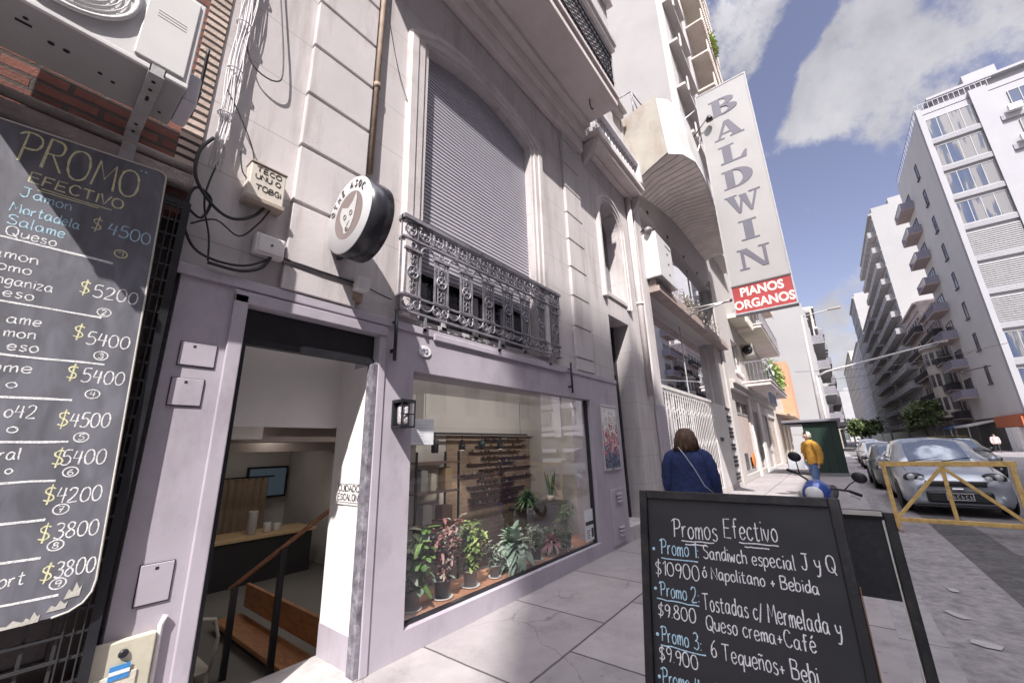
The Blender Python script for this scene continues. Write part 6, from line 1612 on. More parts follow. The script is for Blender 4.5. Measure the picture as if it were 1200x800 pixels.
# ------------------------------------------------------------------ trees
leafy = mat_leaf('tree_leaf', (.06, .09, .035), (.15, .19, .08))
bark = mat('bark', (.16, .13, .11), .95, .3, 4, .5)
def tree(label, x, y, h, r, n, seed, leaf=.32, z0=0.0):
    t = thing('street_tree', label, 'tree', (x, y, z0), 'trees along the far street'); q = random.Random(seed)
    m2 = MB().tube([(x, y, z0), (x + .1, y, z0 + h * .35), (x + .05, y + .1, z0 + h * .6)], [.16, .12, .07], 8)
    cl = []
    for i in range(11):
        a = q.uniform(0, 6.28); d = q.uniform(.3, .95) * r; c = Vector((x + d * math.cos(a), y + d * math.sin(a), z0 + h * q.uniform(.48, .95)))
        m2.tube([(x + .08, y, z0 + h * q.uniform(.3, .5)), (Vector((x, y, z0 + h * .55)) + c) / 2, c], [.06, .04, .015], 5); cl.append((c, q.uniform(.35, .6) * r))
    obj('trunk', m2, bark, t)
    m3 = MB()
    for i in range(n):
        c, s_ = q.choice(cl); p = Vector((q.gauss(0, .5), q.gauss(0, .5), q.gauss(0, .42))) * s_ + c
        u = Vector((q.uniform(-1, 1), q.uniform(-1, 1), q.uniform(-.6, 1))).normalized(); v = u.orthogonal().normalized() * leaf * q.uniform(.5, 1.2); w = u.cross(v) * .6
        m3.quad(p - v - w * .2, p - w, p + v, p + w)
    obj('crown', m3, leafy, t, normals=False)
    return t
tree('dark green tree before the ornate building on the right', 80, -14.2, 6.6, 1.5, 1900, 1, .24)
tree('round green tree at the far end of the left kerb', 120, -8.2, 5.8, 2.2, 1600, 2, .35)
tree('green tree half hidden behind the parked cars at the street end', 150, -11.0, 6.5, 2.6, 1500, 3, .45)
tree('small tree behind the blue awning across the street', 92, -15.0, 6.5, 1.8, 1500, 4, .35)
tree('slender tree beyond the kiosk on the left', 105, -6.4, 5.0, 1.6, 1000, 5, .4)
# ------------------------------------------------------------------ poles, arms and wires over the street
pole_m = mat('pole_grey', (.40, .38, .39), .6, .15, 3, .1)
t = thing('street_lamp', 'tall grey street lamp pole with a short arm on the left pavement', 'street lamp', (32, -2.75, 0))
obj('pole', MB().tube([(32, -2.6, 0), (32, -2.72, 5), (32, -2.86, 9.7)], [.11, .09, .06], 10), pole_m, t)
obj('arm', MB().tube([(32, -2.86, 9.62), (32, -4.3, 9.78)], .035, 8), pole_m, t)
obj('lamp_head', MB().box(31.9, 32.1, -4.95, -4.3, 9.74, 9.86), mat('lamp_grey', (.3, .28, .28)), t, bevel=.03)
t = thing('signal_arm', 'long mast arm reaching out over the street from the left pavement', 'mast arm', (40, -2.8, 0))
obj('pole', MB().tube([(40, -2.8, 0), (40, -2.9, 6.6)], .10, 10), pole_m, t)
obj('arm', MB().tube([(40, -2.9, 6.5), (40, -3.6, 6.85), (40, -10.2, 8.05)], [.09, .08, .05], 8), pole_m, t)
obj('lamp_head', MB().box(39.9, 40.1, -10.6, -9.9, 7.98, 8.1), mat('lamp_grey', (.3, .28, .28)), t, bevel=.02)
for k, (x, z0, z1, lb) in enumerate(((55, 9.2, 9.6, 'nearest thin cable slung across the street under the mast arm'), (66, 9.4, 10.6, 'middle thin cable slung across the far street'), (80, 9.0, 10.5, 'farthest thin cable slung across the street'))):
    pts = [(x, -1 - 16 * i / 12, z0 + (z1 - z0) * i / 12 - .7 * math.sin(math.pi * i / 12)) for i in range(13)]
    tag(obj('street_cable', MB().tube(pts, .022, 4), cable_b), lb, 'cable')
t = thing('street_lamp', 'slim lamp arm bracketed to the side of the white corner block', 'street lamp', (62, -17, 8))
obj('arm', MB().tube([(61, -16.95, 8.4), (60, -14.6, 7.9)], .04, 6), iron_dark, t)
obj('lamp_head', MB().lathe([(.05, 0), (.16, .12), (.12, .2)], (60, -14.6, 7.75), 10), iron_dark, t)

# ------------------------------------------------------------------ chalk A-board in front
slate2 = bpy.data.materials.new('a_board_slate'); slate2.use_nodes = True
slate_nodes(slate2, (.012, .012, .015), (.028, .027, .033), .5)
AB = thing('chalk_a_board', 'black framed chalk A-board reading Promos Efectivo in the foreground', 'chalkboard', (2.0, -2.56, 0))
top = Vector((2.10, 0, 1.335)); bot = Vector((1.826, 0, .0)); dn = (bot - top).normalized(); out_ = Vector((dn.z, 0, -dn.x)); out_ = -out_ if out_.x > 0 else out_
def ab(y, s_, d=0.0): return Vector((top.x, y, top.z)) + dn * s_ + out_ * d
def ab_box(m, y0, y1, s0, s1, d0, d1):
    m.obox((ab(y0, s0, d0) + ab(y1, s1, d1)) / 2, Y * (y1 - y0) / 2, dn * (s1 - s0) / 2, out_ * (d1 - d0) / 2)
yl_, yr_ = -2.17, -2.975; Lb = 1.36
frame_m = mat('a_board_frame', (.013, .012, .014), .45, .3, 7, .12, c2=(.09, .08, .08), c2amt=.4, c2scale=9)
m2 = MB(); ab_box(m2, yl_ - .03, yr_ + .03, .02, Lb - .15, -.012, .0)
obj('slate', m2, slate2, AB)
m2 = MB()
ab_box(m2, yl_, yl_ - .038, 0, Lb, -.022, .018); ab_box(m2, yr_ + .038, yr_, 0, Lb, -.022, .018)
ab_box(m2, yl_ - .038, yr_ + .038, -.001, .036, -.021, .017); ab_box(m2, yl_ - .038, yr_ + .038, Lb - .17, Lb - .13, -.021, .017)
obj('frame', m2, frame_m, AB, bevel=.004)
m2 = MB(); ab_box(m2, yr_ - .001, yr_ - .004, .3, Lb, -.02, .014)
obj('worn_edge', m2, mat('bare_wood_edge', (.22, .12, .07), .7), AB)
rear = Vector((2.36, 0, 0))
m2 = MB()
for y in (yl_ - .02, yr_ + .02): m2.bar((2.125, y, 1.30), (2.42, y, 0), .036, .025)
m2.bar((2.30, yl_ - .02, .5), (2.30, yr_ + .02, .5), .03, .03)
obj('rear_leg', m2, frame_m, AB)
m2 = MB()
for y in (yl_ - .12, yr_ + .12): m2.tube([ab(y, .01, -.02), Vector((2.13, y, 1.31))], .012, 6)
obj('hinge', m2, steel, AB)
rgc = random.Random(3)
white, blue = ch_w, ch_b
def aflat(q):
    p0 = ab(0, 0, 0); q.v = [tuple(Vector(p) + out_ * (.0006 + ((Vector(p) - p0).dot(out_) - .0015) * .03 - (Vector(p) - p0).dot(out_))) for p in q.v]; q.sm = [False] * len(q.sm)
def chalk(m, s_, y0, y1, sc, h, r=.0026, slope=0.0):
    o = ab(y0, sc + h * .5, .0015); u = ab(y1, sc + h * .5 + slope, .0015) - o
    q = MB(); write(q, s_, o, u, -dn, h, r, width=u.length, jit=.35, rng=rgc); aflat(q); obj('chalk_text', q, m, AB)
def uline(mm, y0, y1, s0, s1, r=.0024):
    m = MB()
    a, b = ab(y0, s0, .0015), ab(y1, s1, .0015)
    m.tube([a.lerp(b, i / 8) - dn * random.uniform(-.002, .002) for i in range(9)], r, 5); aflat(m); obj('chalk_underline', m, mm, AB)
chalk(white, 'Promos', -2.325, -2.515, .158, .080, .0028); chalk(white, 'Efectivo', -2.545, -2.745, .140, .080, .0028)
for a, b, c in ((-2.36, -2.50, .213), (-2.375, -2.47, .226), (-2.60, -2.745, .196), (-2.62, -2.71, .21)): uline(white, a, b, c, c - .004)
chalk(blue, 'Promo 1:', -2.262, -2.428, .246, .062); uline(blue, -2.262, -2.425, .296, .292)
chalk(white, 'Sandiwch especial', -2.45, -2.79, .248, .052); chalk(white, 'J y Q', -2.812, -2.918, .236, .058)
chalk(white, '$10900', -2.232, -2.425, .338, .056); chalk(white, '\xf3 Napolitano + Bebida', -2.44, -2.852, .326, .046, slope=-.004)
chalk(blue, 'Promo 2:', -2.25, -2.415, .421, .056); uline(blue, -2.232, -2.415, .464, .462)
chalk(white, 'Tostadas c/ Mermelada y', -2.43, -2.895, .438, .062, slope=-.002)
chalk(white, '$9.800', -2.235, -2.395, .502, .050); chalk(white, 'Queso crema+Caf\xe9', -2.437, -2.81, .512, .052, slope=-.004)
chalk(blue, 'Promo 3:', -2.245, -2.408, .592, .056); uline(blue, -2.24, -2.425, .634, .632)
chalk(white, '6 Teque\xf1os+ Bebi', -2.447, -2.80, .602, .056)
chalk(white, '$9.900', -2.232, -2.39, .664, .050)
chalk(blue, 'Promo 4:', -2.24, -2.40, .742, .056); uline(blue, -2.235, -2.41, .782, .78)
chalk(white, 'T', -2.45, -2.49, .745, .06); 
for sdot in (.262, .425, .60, .75): obj('chalk_dot', MB().ball(ab(-2.228, sdot, .001), .0075, 8, 5), ch_b, AB)
# second A-board standing behind it, seen with only its upper half filled
A2_ = thing('black_a_board', 'older black A-board with a half panel standing behind the chalk one', 'chalkboard', (2.8, -2.75, 0))
m2 = MB()
for y in (-2.36, -3.145): m2.bar((2.80, y, 1.205), (2.62, y, 0), .04, .03, up=X); m2.bar((2.83, y, 1.19), (3.1, y, 0), .036, .028, up=X)
m2.box(2.785, 2.825, -2.38, -3.125, 1.17, 1.212)
obj('frame', m2, frame_m, A2_, bevel=.004)
m2 = MB().obox((2.775, -2.75, 1.0), (.008, 0, -.0012), (0, .37, 0), (.025, 0, .175))
obj('panel', m2, mat('scratched_black', (.014, .014, .017), .55, .3, 20, .1, c2=(.12, .12, .12), c2amt=.12, c2scale=30), A2_)
m2 = MB().bar((2.78, -3.118, 1.17), (2.64, -3.118, .2), .006, .012, up=X).bar((2.775, -2.38, 1.20), (2.775, -3.12, 1.20), .012, .02)
obj('pale_edge', m2, mat('bare_rim', (.5, .48, .44)), A2_)

# ------------------------------------------------------------------ yellow street barrier
t = thing('street_barrier', 'weathered yellow trussed barrier in front of the parked grey car', 'barrier', (10.9, -4.5, -.12))
yel = mat('barrier_yellow', (.62, .42, .15), .6, .2, 9, .2, c2=(.36, .16, .07), c2amt=.85, c2scale=11)
bx_ = 10.9; yA, yB, yM = -3.68, -5.33, -4.48; zb_, zt_ = .03, 1.12
obj('top_rail', MB().box(bx_, bx_ + .05, yA + .06, yB - .06, zt_ - .09, zt_), yel, t, bevel=.006)
obj('bottom_rail', MB().box(bx_, bx_ + .05, yA, yB - .05, zb_, zb_ + .075), yel, t, bevel=.006)
for y in (yA, yB): obj('post', MB().bar((bx_ + .025, y, zb_ - .13), (bx_ + .025, y, zt_ - .09), .065, .05, up=X), yel, t, bevel=.005)
obj('king_post', MB().bar((bx_ + .027, yM, zt_ - .09), (bx_ + .027, yM, zb_ + .075), .055, .046, up=X), yel, t, bevel=.005)
for y in (yA - .04, yB + .04): obj('diagonal', MB().bar((bx_ + .023, yM, zt_ - .10), (bx_ + .023, y, zb_ + .09), .055, .04, up=X), yel, t, bevel=.005)
for y in (yA, yB): obj('foot', MB().box(bx_ - .25, bx_ + .3, y - .03, y + .03, -.115, -.07), mat('rusty_pipe', (.30, .22, .17)), t, bevel=.005)

# ------------------------------------------------------------------ news kiosk
t = thing('news_kiosk', 'dark green kiosk with a flat grey roof overhanging the pavement', 'kiosk', (24.5, -2.6, 0))
kg = mat('kiosk_green', (.012, .032, .024), .45, .15, 2, .06)
obj('body', MB().box(23.2, 26.4, -1.98, -3.28, 0, 2.36), kg, t, bevel=.02)
obj('roof', MB().box(23.0, 26.6, -1.2, -3.42, 2.38, 2.5), mat('kiosk_roof', (.16, .155, .18), .5, .1, 3, .05), t, bevel=.02)
obj('base_strip', MB().box(23.17, 26.43, -1.95, -3.31, 0, .14), mat('kiosk_grey', (.2, .2, .2), .6), t)
m2 = MB()
for y in (-2.3, -2.65, -2.98): m2.box(23.19, 23.199, y, y - .02, .2, 2.3)
obj('panel_seam', m2, hole_m, t)
obj('flap', MB().prism([(0, 0), (.75, .02), (.75, .06), (0, .04)], (23.1, -1.98, 2.28), Y, Z, X * 3.3), mat('kiosk_roof', (.27, .26, .29)), t)

# ------------------------------------------------------------------ cars
tyre_m = mat('tyre_rubber', (.018, .018, .019), .8, .2, 20, .2)
rim_m = mat('alloy_rim', (.42, .42, .44), .3, .1, 5, 0, metal=.8)
lamp_m = mat('headlamp_glass', (.40, .41, .44), .12, .2, 30, .1, spec=.9)
dark_trim = mat('car_dark_trim', (.015, .015, .018), .4, .2, 9, .05)
car_glass, _n, _l, _b = nodes_of('car_glass')
_b.inputs['Base Color'].default_value = (.34, .38, .42, 1); _b.inputs['Metallic'].default_value = .7; _b.inputs['Roughness'].default_value = .035; _b.inputs['Specular IOR Level'].default_value = 1.0
def car_paint(name, c, metal=.35):
    m, n, l, b = nodes_of(name)
    b.inputs['Base Color'].default_value = (*c, 1); b.inputs['Metallic'].default_value = metal; b.inputs['Roughness'].default_value = .28
    b.inputs['Coat Weight'].default_value = .8; b.inputs['Coat Roughness'].default_value = .04
    g = n.new('ShaderNodeTexCoord'); z = n.new('ShaderNodeTexNoise'); z.inputs['Scale'].default_value = 3; z.inputs['Detail'].default_value = 6; l.new(g.outputs['Object'], z.inputs['Vector'])
    r = n.new('ShaderNodeMapRange'); r.inputs[3].default_value = .2; r.inputs[4].default_value = .42; l.new(z.outputs['Fac'], r.inputs[0]); l.new(r.outputs[0], b.inputs['Roughness'])
    return m
def ring(x, hw, zb, zs, zt, crown, tuck=.88):
    """half-section points mirrored: bottom, sill, flank, shoulder, top"""
    h = [(hw * tuck, zb), (hw * .985, zb + .10), (hw, zb + (zs - zb) * .45), (hw * .985, zs - .05), (hw * .93, zs + .01), (hw * .78, zt), (hw * .4, zt + crown), (0, zt + crown * 1.25)]
    return [(x, y, z) for y, z in h] + [(x, -y, z) for y, z in reversed(h[:-1])]
def make_car(label, paint, detailed=True, group='cars parked along the street'):
    t = thing('parked_car', label, 'car', (0, 0, 0), group)
    st = [(.02, .62, .30, .52, .56, .01, .9), (.0, .70, .24, .56, .60, .015, .92), (.10, .80, .20, .62, .70, .02, .92), (.30, .85, .19, .72, .80, .03, .92), (.62, .875, .19, .80, .885, .03, .93), (1.02, .88, .19, .86, .965, .025, .93),
          (1.3, .882, .19, .92, .985, .02, .93), (2.0, .885, .19, .95, .99, .01, .93), (3.0, .882, .19, .97, 1.0, .01, .93), (3.6, .87, .20, .98, 1.01, .02, .93), (4.05, .84, .22, .96, 1.0, .02, .93), (4.22, .78, .28, .9, .94, .02, .92), (4.25, .70, .34, .8, .84, .01, .9)]
    body = MB().rings([ring(x, hw, zb, zs, zt, cr, tk) for x, hw, zb, zs, zt, cr, tk in st])
    obj('body', body, paint, t)
    cab = [(1.02, .70, .96, .97), (1.30, .72, .965, 1.12), (1.72, .71, .97, 1.36), (1.95, .68, .98, 1.455), (2.4, .66, .98, 1.50), (3.0, .655, .985, 1.49), (3.5, .66, .99, 1.42), (3.85, .68, .99, 1.24), (4.08, .69, .99, 1.02)]
    rg = []
    for x, hw, zl, zt in cab:
        f = (zt - zl) / .52; wt = hw + .11 * (1 - f)
        h = [(hw + .13, zl - .04), (wt + .02, zl + (zt - zl) * .5), (hw * .95, zt - .05 * f), (hw * .72, zt), (0, zt + .035 * f)]
        rg.append([(x, y, z) for y, z in h] + [(x, -y, z) for y, z in reversed(h[:-1])])
    obj('cabin', MB().rings(rg), paint, t)
    def cabw(x, fz):
        for (a, b) in zip(cab, cab[1:]):
            if a[0] <= x <= b[0]:
                k = (x - a[0]) / (b[0] - a[0]); hw = a[1] + (b[1] - a[1]) * k; zl = a[2] + (b[2] - a[2]) * k; zt = a[3] + (b[3] - a[3]) * k
                f = (zt - zl) / .52; wt = hw + .11 * (1 - f)
                lo, mid, hi = (hw + .13, zl - .04), (wt + .02, zl + (zt - zl) * .5), (hw * .95, zt - .05 * f)
                if fz < .5: q = fz * 2; return lo[0] + (mid[0] - lo[0]) * q, lo[1] + (mid[1] - lo[1]) * q
                q = fz * 2 - 1; return mid[0] + (hi[0] - mid[0]) * q, mid[1] + (hi[1] - mid[1]) * q
    # windscreen follows the cabin front
    ws = []
    for i in range(7):
        k = i / 6; x = 1.10 + .80 * k
        for (a, b) in zip(cab, cab[1:]):
            if a[0] <= x <= b[0]: q = (x - a[0]) / (b[0] - a[0]); zt = a[3] + (b[3] - a[3]) * q; hw = a[1] + (b[1] - a[1]) * q; f = (zt - a[2]) / .52
        w = hw * .70 + .03 * (1 - k)
        ws.append([(x - .012, w * s_, zt + .03 * f * (1 - abs(s_) ** 2) + .014 - .008 * abs(s_)) for s_ in (-1, -.6, -.2, .2, .6, 1)])
    obj('windscreen', MB().rings(ws, close=False, cap=False), car_glass, t)
    for sgn in (1, -1):
        m3 = MB()
        for xa, xb in ((1.62, 2.42), (2.5, 3.28), (3.36, 3.72)):
            pl = []
            for x, fz in ((xa, .22), (xb, .22), (xb - .02, .88), (xa + (.30 if xa < 2 else .02), .88 if xa > 2 else .8)):
                y, z = cabw(x, fz); pl.append((x, sgn * (y + .008), z))
            m3.quad(*pl)
        obj('side_window', m3, car_glass, t)
        m3 = MB().ball((1.52, sgn * .97, 1.02), .10, 12, 8, (.6, 1, .75))
        mr_ = obj('wing_mirror', m3, paint, t)
        obj('mirror_arm', MB().bar((1.55, sgn * .80, .97), (1.53, sgn * .92, 1.0), .05, .04), dark_trim, mr_)
        m3 = MB()
        for k, (yy, zz, r) in enumerate(((.655, .73, .075), (.505, .70, .062))): m3.ball((.125 if k == 0 else .105, sgn * yy, zz), r, 14, 9, (.75, 1, .95))
        hl = obj('headlight', MB().ball((.20, sgn * .60, .715), .175, 14, 9, (.68, 1.08, .58)), dark_trim, t)
        obj('lens', m3, lamp_m, hl)
        obj('fog_lamp', MB().lathe([(.075, 0), (.06, -.02), (.02, -.035)], (.045, sgn * .62, .36), 14, axis=(1, 0, 0)), lamp_m, t)
        obj('fog_recess', MB().ball((.075, sgn * .62, .37), .15, 12, 8, (.35, .95, .75)), dark_trim, t)
        for x in (.80, 3.35):
            w_ = obj('wheel', MB().lathe([(.20, -.10), (.285, -.10), (.305, -.06), (.305, .06), (.285, .10), (.20, .10)], (x, sgn * .795, .305), 26, axis=(0, 1, 0)), tyre_m, t)
            m4 = MB().lathe([(.205, 0), (.205, sgn * .085), (.19, sgn * .095), (.185, sgn * .06), (.02, sgn * .07)], (x, sgn * .795, .305), 24, axis=(0, 1, 0))
            for q in range(6):
                a = q * math.pi / 3; m4.bar((x + .04 * math.cos(a), sgn * .88, .305 + .04 * math.sin(a)), (x + .19 * math.cos(a), sgn * .885, .305 + .19 * math.sin(a)), .035, .02, up=Y)
            obj('rim', m4, rim_m, w_)
            obj('wheel_arch', MB().lathe([(.345, -.02), (.345, .02)], (x, sgn * .868, .33), 26, axis=(0, 1, 0)), dark_trim, t)
    obj('upper_grille', MB().box(-.014, .10, -.44, .44, .565, .65), dark_trim, t, bevel=.02)
    g_ = obj('lower_grille', MB().box(-.022, .08, -.50, .50, .25, .48), dark_trim, t, bevel=.05, seg=4)
    m3 = MB()
    for k in range(4): m3.box(-.026, -.021, -.42, .42, .31 + k * .04, .318 + k * .04)
    obj('grille_bar', m3, mat('grille_grey', (.06, .06, .065), .4), g_)
    m3 = MB().box(-.022, .05, -.47, .47, .655, .675)
    obj('chrome_strip', m3, mat('chrome', (.6, .6, .62), .12, metal=1.0, var=.02, bump=0), t)
    obj('badge', MB().box(-.03, .0, -.09, .09, .50, .535), mat('chrome', (.6, .6, .62)), t, bevel=.008)
    pl = obj('number_plate', MB().box(-.034, -.027, -.20, .20, .315, .445), mat('plate_black', (.02, .02, .02), .4), t)
    m3 = MB().wall('y', -.20, .20, .315, .445, -.038, -.0345, [(-.19, .19, .325, .435)])
    obj('plate_border', m3, mat('plate_white', (.65, .65, .65), .5), pl)
    m3 = MB()
    for q in range(6): m3.box(-.0365, -.0345, .165 - q * .062, .13 - q * .062, .345, .352).box(-.0365, -.0345, .165 - q * .062, .158 - q * .062, .345, .41).box(-.0365, -.0345, .165 - q * .062, .13 - q * .062, .403 - .03 * (q % 2), .41 - .03 * (q % 2))
    obj('plate_marks', m3, mat('plate_white', (.65, .65, .65)), pl)
    obj('bumper_lip', MB().box(.03, .30, -.70, .70, .16, .21), dark_trim, t, bevel=.02)
    m3 = MB()
    for sgn in (1, -1):                                         # shut lines of bonnet and doors
        m3.tube([(x, sgn * hw, z) for x, hw, z in ((.34, .66, .80), (.62, .70, .893), (1.02, .715, .975))], .006, 4)
        for xd in (1.42, 2.46, 3.30): m3.tube([(xd, sgn * .888, .34), (xd, sgn * .893, .60), (xd, sgn * .885, .93)], .006, 4)
        m3.tube([(1.42, sgn * .888, .33), (2.46, sgn * .888, .33), (3.1, sgn * .888, .34)], .006, 4)
        for xd in (2.2, 3.1): m3.box(xd, xd + .17, sgn * .885, sgn * .905, .80, .825)
    m3.tube([(.31, y, .80 + .02 * (1 - (y / .66) ** 2)) for y in (-.66, -.4, 0, .4, .66)], .007, 4)
    obj('shut_line', m3, dark_trim, t)
    m3 = MB()
    for y0 in (.05, -.52): m3.bar((1.045, y0 + .5, 1.0), (1.20, y0 - .05, 1.085), .018, .014)
    obj('wiper', m3, dark_trim, t)
    return t
silver = car_paint('paint_blue_silver', (.30, .32, .36))
black_p = car_paint('paint_black', (.02, .02, .022), .1)
white_p = car_paint('paint_white', (.62, .62, .62), .0)
grey_p = car_paint('paint_dark_grey', (.10, .11, .12))
c1 = make_car('blue silver hatchback parked nose-on behind the yellow barrier', silver)
c1.location = (13.1, -4.92, -.118); c1.scale = (1.1, 1.02, 1.10)
c2 = make_car('dark car with pale roof driving lane, right of the blue silver car', black_p, group='cars parked along the street')
c2['label'] = 'dark car on the roadway just right of the blue silver car'
c2.location = (24.5, -7.35, -.12); c2.rotation_euler = (0, 0, R(4)); c2.scale = (1.08, 1.0, 1.1)
ok_roof = obj('taxi_roof', MB().box(1.95, 3.3, -.5, .5, 1.532, 1.545), mat('taxi_yellow', (.6, .42, .1), .4), c2)
c3 = make_car('dark grey car parked directly behind the blue silver one', grey_p); c3.location = (18.6, -4.75, -.12)
c4 = make_car('white car parked at the kerb beyond the dark grey one', white_p); c4.location = (31, -5.0, -.12)
dup(c3, (37, -5.1, -.12), 0, 'dark grey car in the row beyond the white parked car')
dup(c4, (44, -5.6, -.12), 0, 'small white car farther up the left kerb near the tree')
dup(c1, (52, -5.8, -.12), 0, 'silver car tiny in the distance at the left kerb')
dup(c2, (66, -14.6, -.12), 0, 'dark car parked by the shops of the white corner block', scale=(1, 1, 1))

# ------------------------------------------------------------------ motorcycle
MC = thing('motorcycle', 'blue motorcycle leaning on its stand behind the black boards', 'motorcycle', (0, 0, 0))
blue_p = car_paint('paint_moto_blue', (.025, .07, .30), .2)
for x, nm in ((.66, 'front_wheel'), (-.62, 'rear_wheel')):
    m3 = MB().tube([(x + .255 * math.cos(a * .2618), 0, .30 + .255 * math.sin(a * .2618)) for a in range(24)], .05, 8, closed=True)
    w_ = obj(nm, m3, tyre_m, MC)
    m4 = MB().tube(circle((x, 0, .30), X, Z, .205, 24), .014, 6, closed=True).lathe([(.05, -.05), (.05, .05)], (x, 0, .30), 12, axis=(0, 1, 0))
    for q in range(6): m4.bar((x, 0, .30), (x + .2 * math.cos(q * 1.047), 0, .30 + .2 * math.sin(q * 1.047)), .02, .02, up=Y)
    obj('rim', m4, rim_m, w_)
m3 = MB()
for s_ in (-1, 1): m3.tube([(.66, s_ * .075, .30), (.50, s_ * .075, .72), (.40, s_ * .07, 1.0)], .022, 8)
obj('fork', m3, steel, MC)
obj('front_mudguard', MB().tube([(.66 + .31 * math.cos(a), 0, .30 + .31 * math.sin(a)) for a in [.1 + i * .25 for i in range(9)]], [.03, .06, .07, .07, .07, .07, .07, .06, .03], 8), blue_p, MC)
m3 = MB().rings([[(x, w * math.cos(a), z + h * math.sin(a)) for a in [i * math.pi / 6 for i in range(12)]] for x, w, z, h in ((.36, .05, .90, .05), (.30, .11, .88, .10), (.14, .14, .88, .13), (-.02, .12, .85, .11), (-.12, .07, .82, .07))])
obj('tank', m3, blue_p, MC)
m3 = MB().rings([[(x, w * math.cos(a), z + h * math.sin(a)) for a in [i * math.pi / 5 for i in range(10)]] for x, w, z, h in ((-.08, .09, .80, .04), (-.2, .13, .80, .05), (-.45, .13, .83, .05), (-.70, .09, .87, .045), (-.82, .04, .89, .03))])
obj('seat', m3, mat('seat_vinyl', (.02, .02, .02), .6), MC)
m3 = MB().rings([[(x, w * math.cos(a), z + h * math.sin(a)) for a in [i * math.pi / 6 for i in range(12)]] for x, w, z, h in ((.66, .07, .88, .09), (.60, .14, .90, .15), (.48, .17, .93, .17), (.36, .12, .94, .13))])
fr_ = obj('fairing', m3, blue_p, MC)
obj('headlight', MB().ball((.655, 0, .92), .10, 14, 9, (.45, 1.05, .95)), mat('headlamp_white', (.62, .62, .62), .15), fr_)
m3 = MB().rings([[(x, w * math.cos(a), z + h * math.sin(a)) for a in [i * math.pi / 5 for i in range(10)]] for x, w, z, h in ((.52, .19, .86, .07), (.40, .21, .80, .10), (.22, .19, .70, .12), (.05, .16, .62, .10))])
obj('leg_shield', m3, mat('moto_white_panel', (.58, .57, .55), .35), MC)
m3 = MB().tube([(.30, .36, 1.06), (.36, .30, 1.07), (.42, .12, 1.03), (.42, -.12, 1.03), (.36, -.30, 1.07), (.30, -.36, 1.06)], .014, 8)
hb = obj('handlebar', m3, black_m, MC)
for s_ in (-1, 1):
    obj('grip', MB().tube([(.33, s_ * .30, 1.065), (.27, s_ * .42, 1.055)], .020, 8), dark_trim, hb)
    obj('brake_lever', MB().tube([(.42, s_ * .26, 1.05), (.42, s_ * .34, 1.03), (.38, s_ * .42, 1.02)], .008, 5), steel, hb)
    mm_ = obj('mirror', MB().ball((.36, s_ * .36, 1.28), .085, 14, 9, (.3, 1.0, .8)), dark_trim, MC)
    obj('mirror_stem', MB().tube([(.36, s_ * .25, 1.06), (.38, s_ * .29, 1.16), (.36, s_ * .34, 1.24)], .008, 6), black_m, mm_)
obj('engine', MB().box(-.2, .24, -.11, .11, .28, .56).lathe([(.10, -.14), (.10, .14)], (-.05, 0, .36), 16, axis=(0, 1, 0)), mat('engine_grey', (.16, .16, .17), .4, metal=.6), MC, bevel=.02)
obj('exhaust', MB().tube([(.2, -.13, .36), (0, -.16, .26), (-.5, -.17, .33), (-.8, -.17, .38)], [.02, .022, .045, .045], 10), rim_m, MC)
obj('frame_tube', MB().tube([(.38, 0, .92), (.2, 0, .62), (-.1, 0, .60), (-.6, 0, .80)], .025, 8).tube([(-.62, .09, .30), (-.1, .09, .42)], .022, 8).tube([(-.62, .1, .30), (-.55, .1, .78)], .018, 8), dark_trim, MC)
obj('tail_light', MB().box(-.86, -.82, -.05, .05, .82, .88), mat('tail_red', (.4, .02, .02), .3), MC, bevel=.01)
obj('side_stand', MB().tube([(.0, .12, .30), (.06, .30, .06)], .012, 6), dark_trim, MC)
MC.location = (7.55, -2.42, .02); MC.rotation_euler = (R(-22), 0, R(172))

# ------------------------------------------------------------------ people
skin_m = mat('skin_tone', (.42, .27, .20), .55, .06, 8, .02)
def head_features(t, c, f, hairm, hair, bob=False):
    """face (ears, nose, eyes, mouth) on a head centred at c that looks along f, plus hair"""
    c, f = Vector(c), Vector(f).normalized(); s = Z.cross(f)
    m3 = MB()
    for k in (-1, 1): m3.ball(c + s * .077 * k - f * .005 - Z * .01, .024, 8, 6, (.6, .6, 1.2))
    m3.ball(c + f * .098 - Z * .02, .018, 8, 6, (1, 1, 1.3)); m3.ball(c + f * .09 - Z * .012, .012, 8, 6)
    obj('ears_and_nose', m3, skin_m, t)
    m3 = MB()
    for k in (-1, 1): m3.ball(c + f * .083 + s * .033 * k + Z * .012, .012, 8, 6)
    obj('eyes', m3, mat('eye_dark', (.05, .04, .035), .3), t)
    obj('mouth', MB().ball(c + f * .082 - Z * .06, .022, 8, 5, (.5, 1, .3) if abs(f.x) > abs(f.y) else (1, .5, .3)), mat('lip', (.35, .14, .12), .5), t)
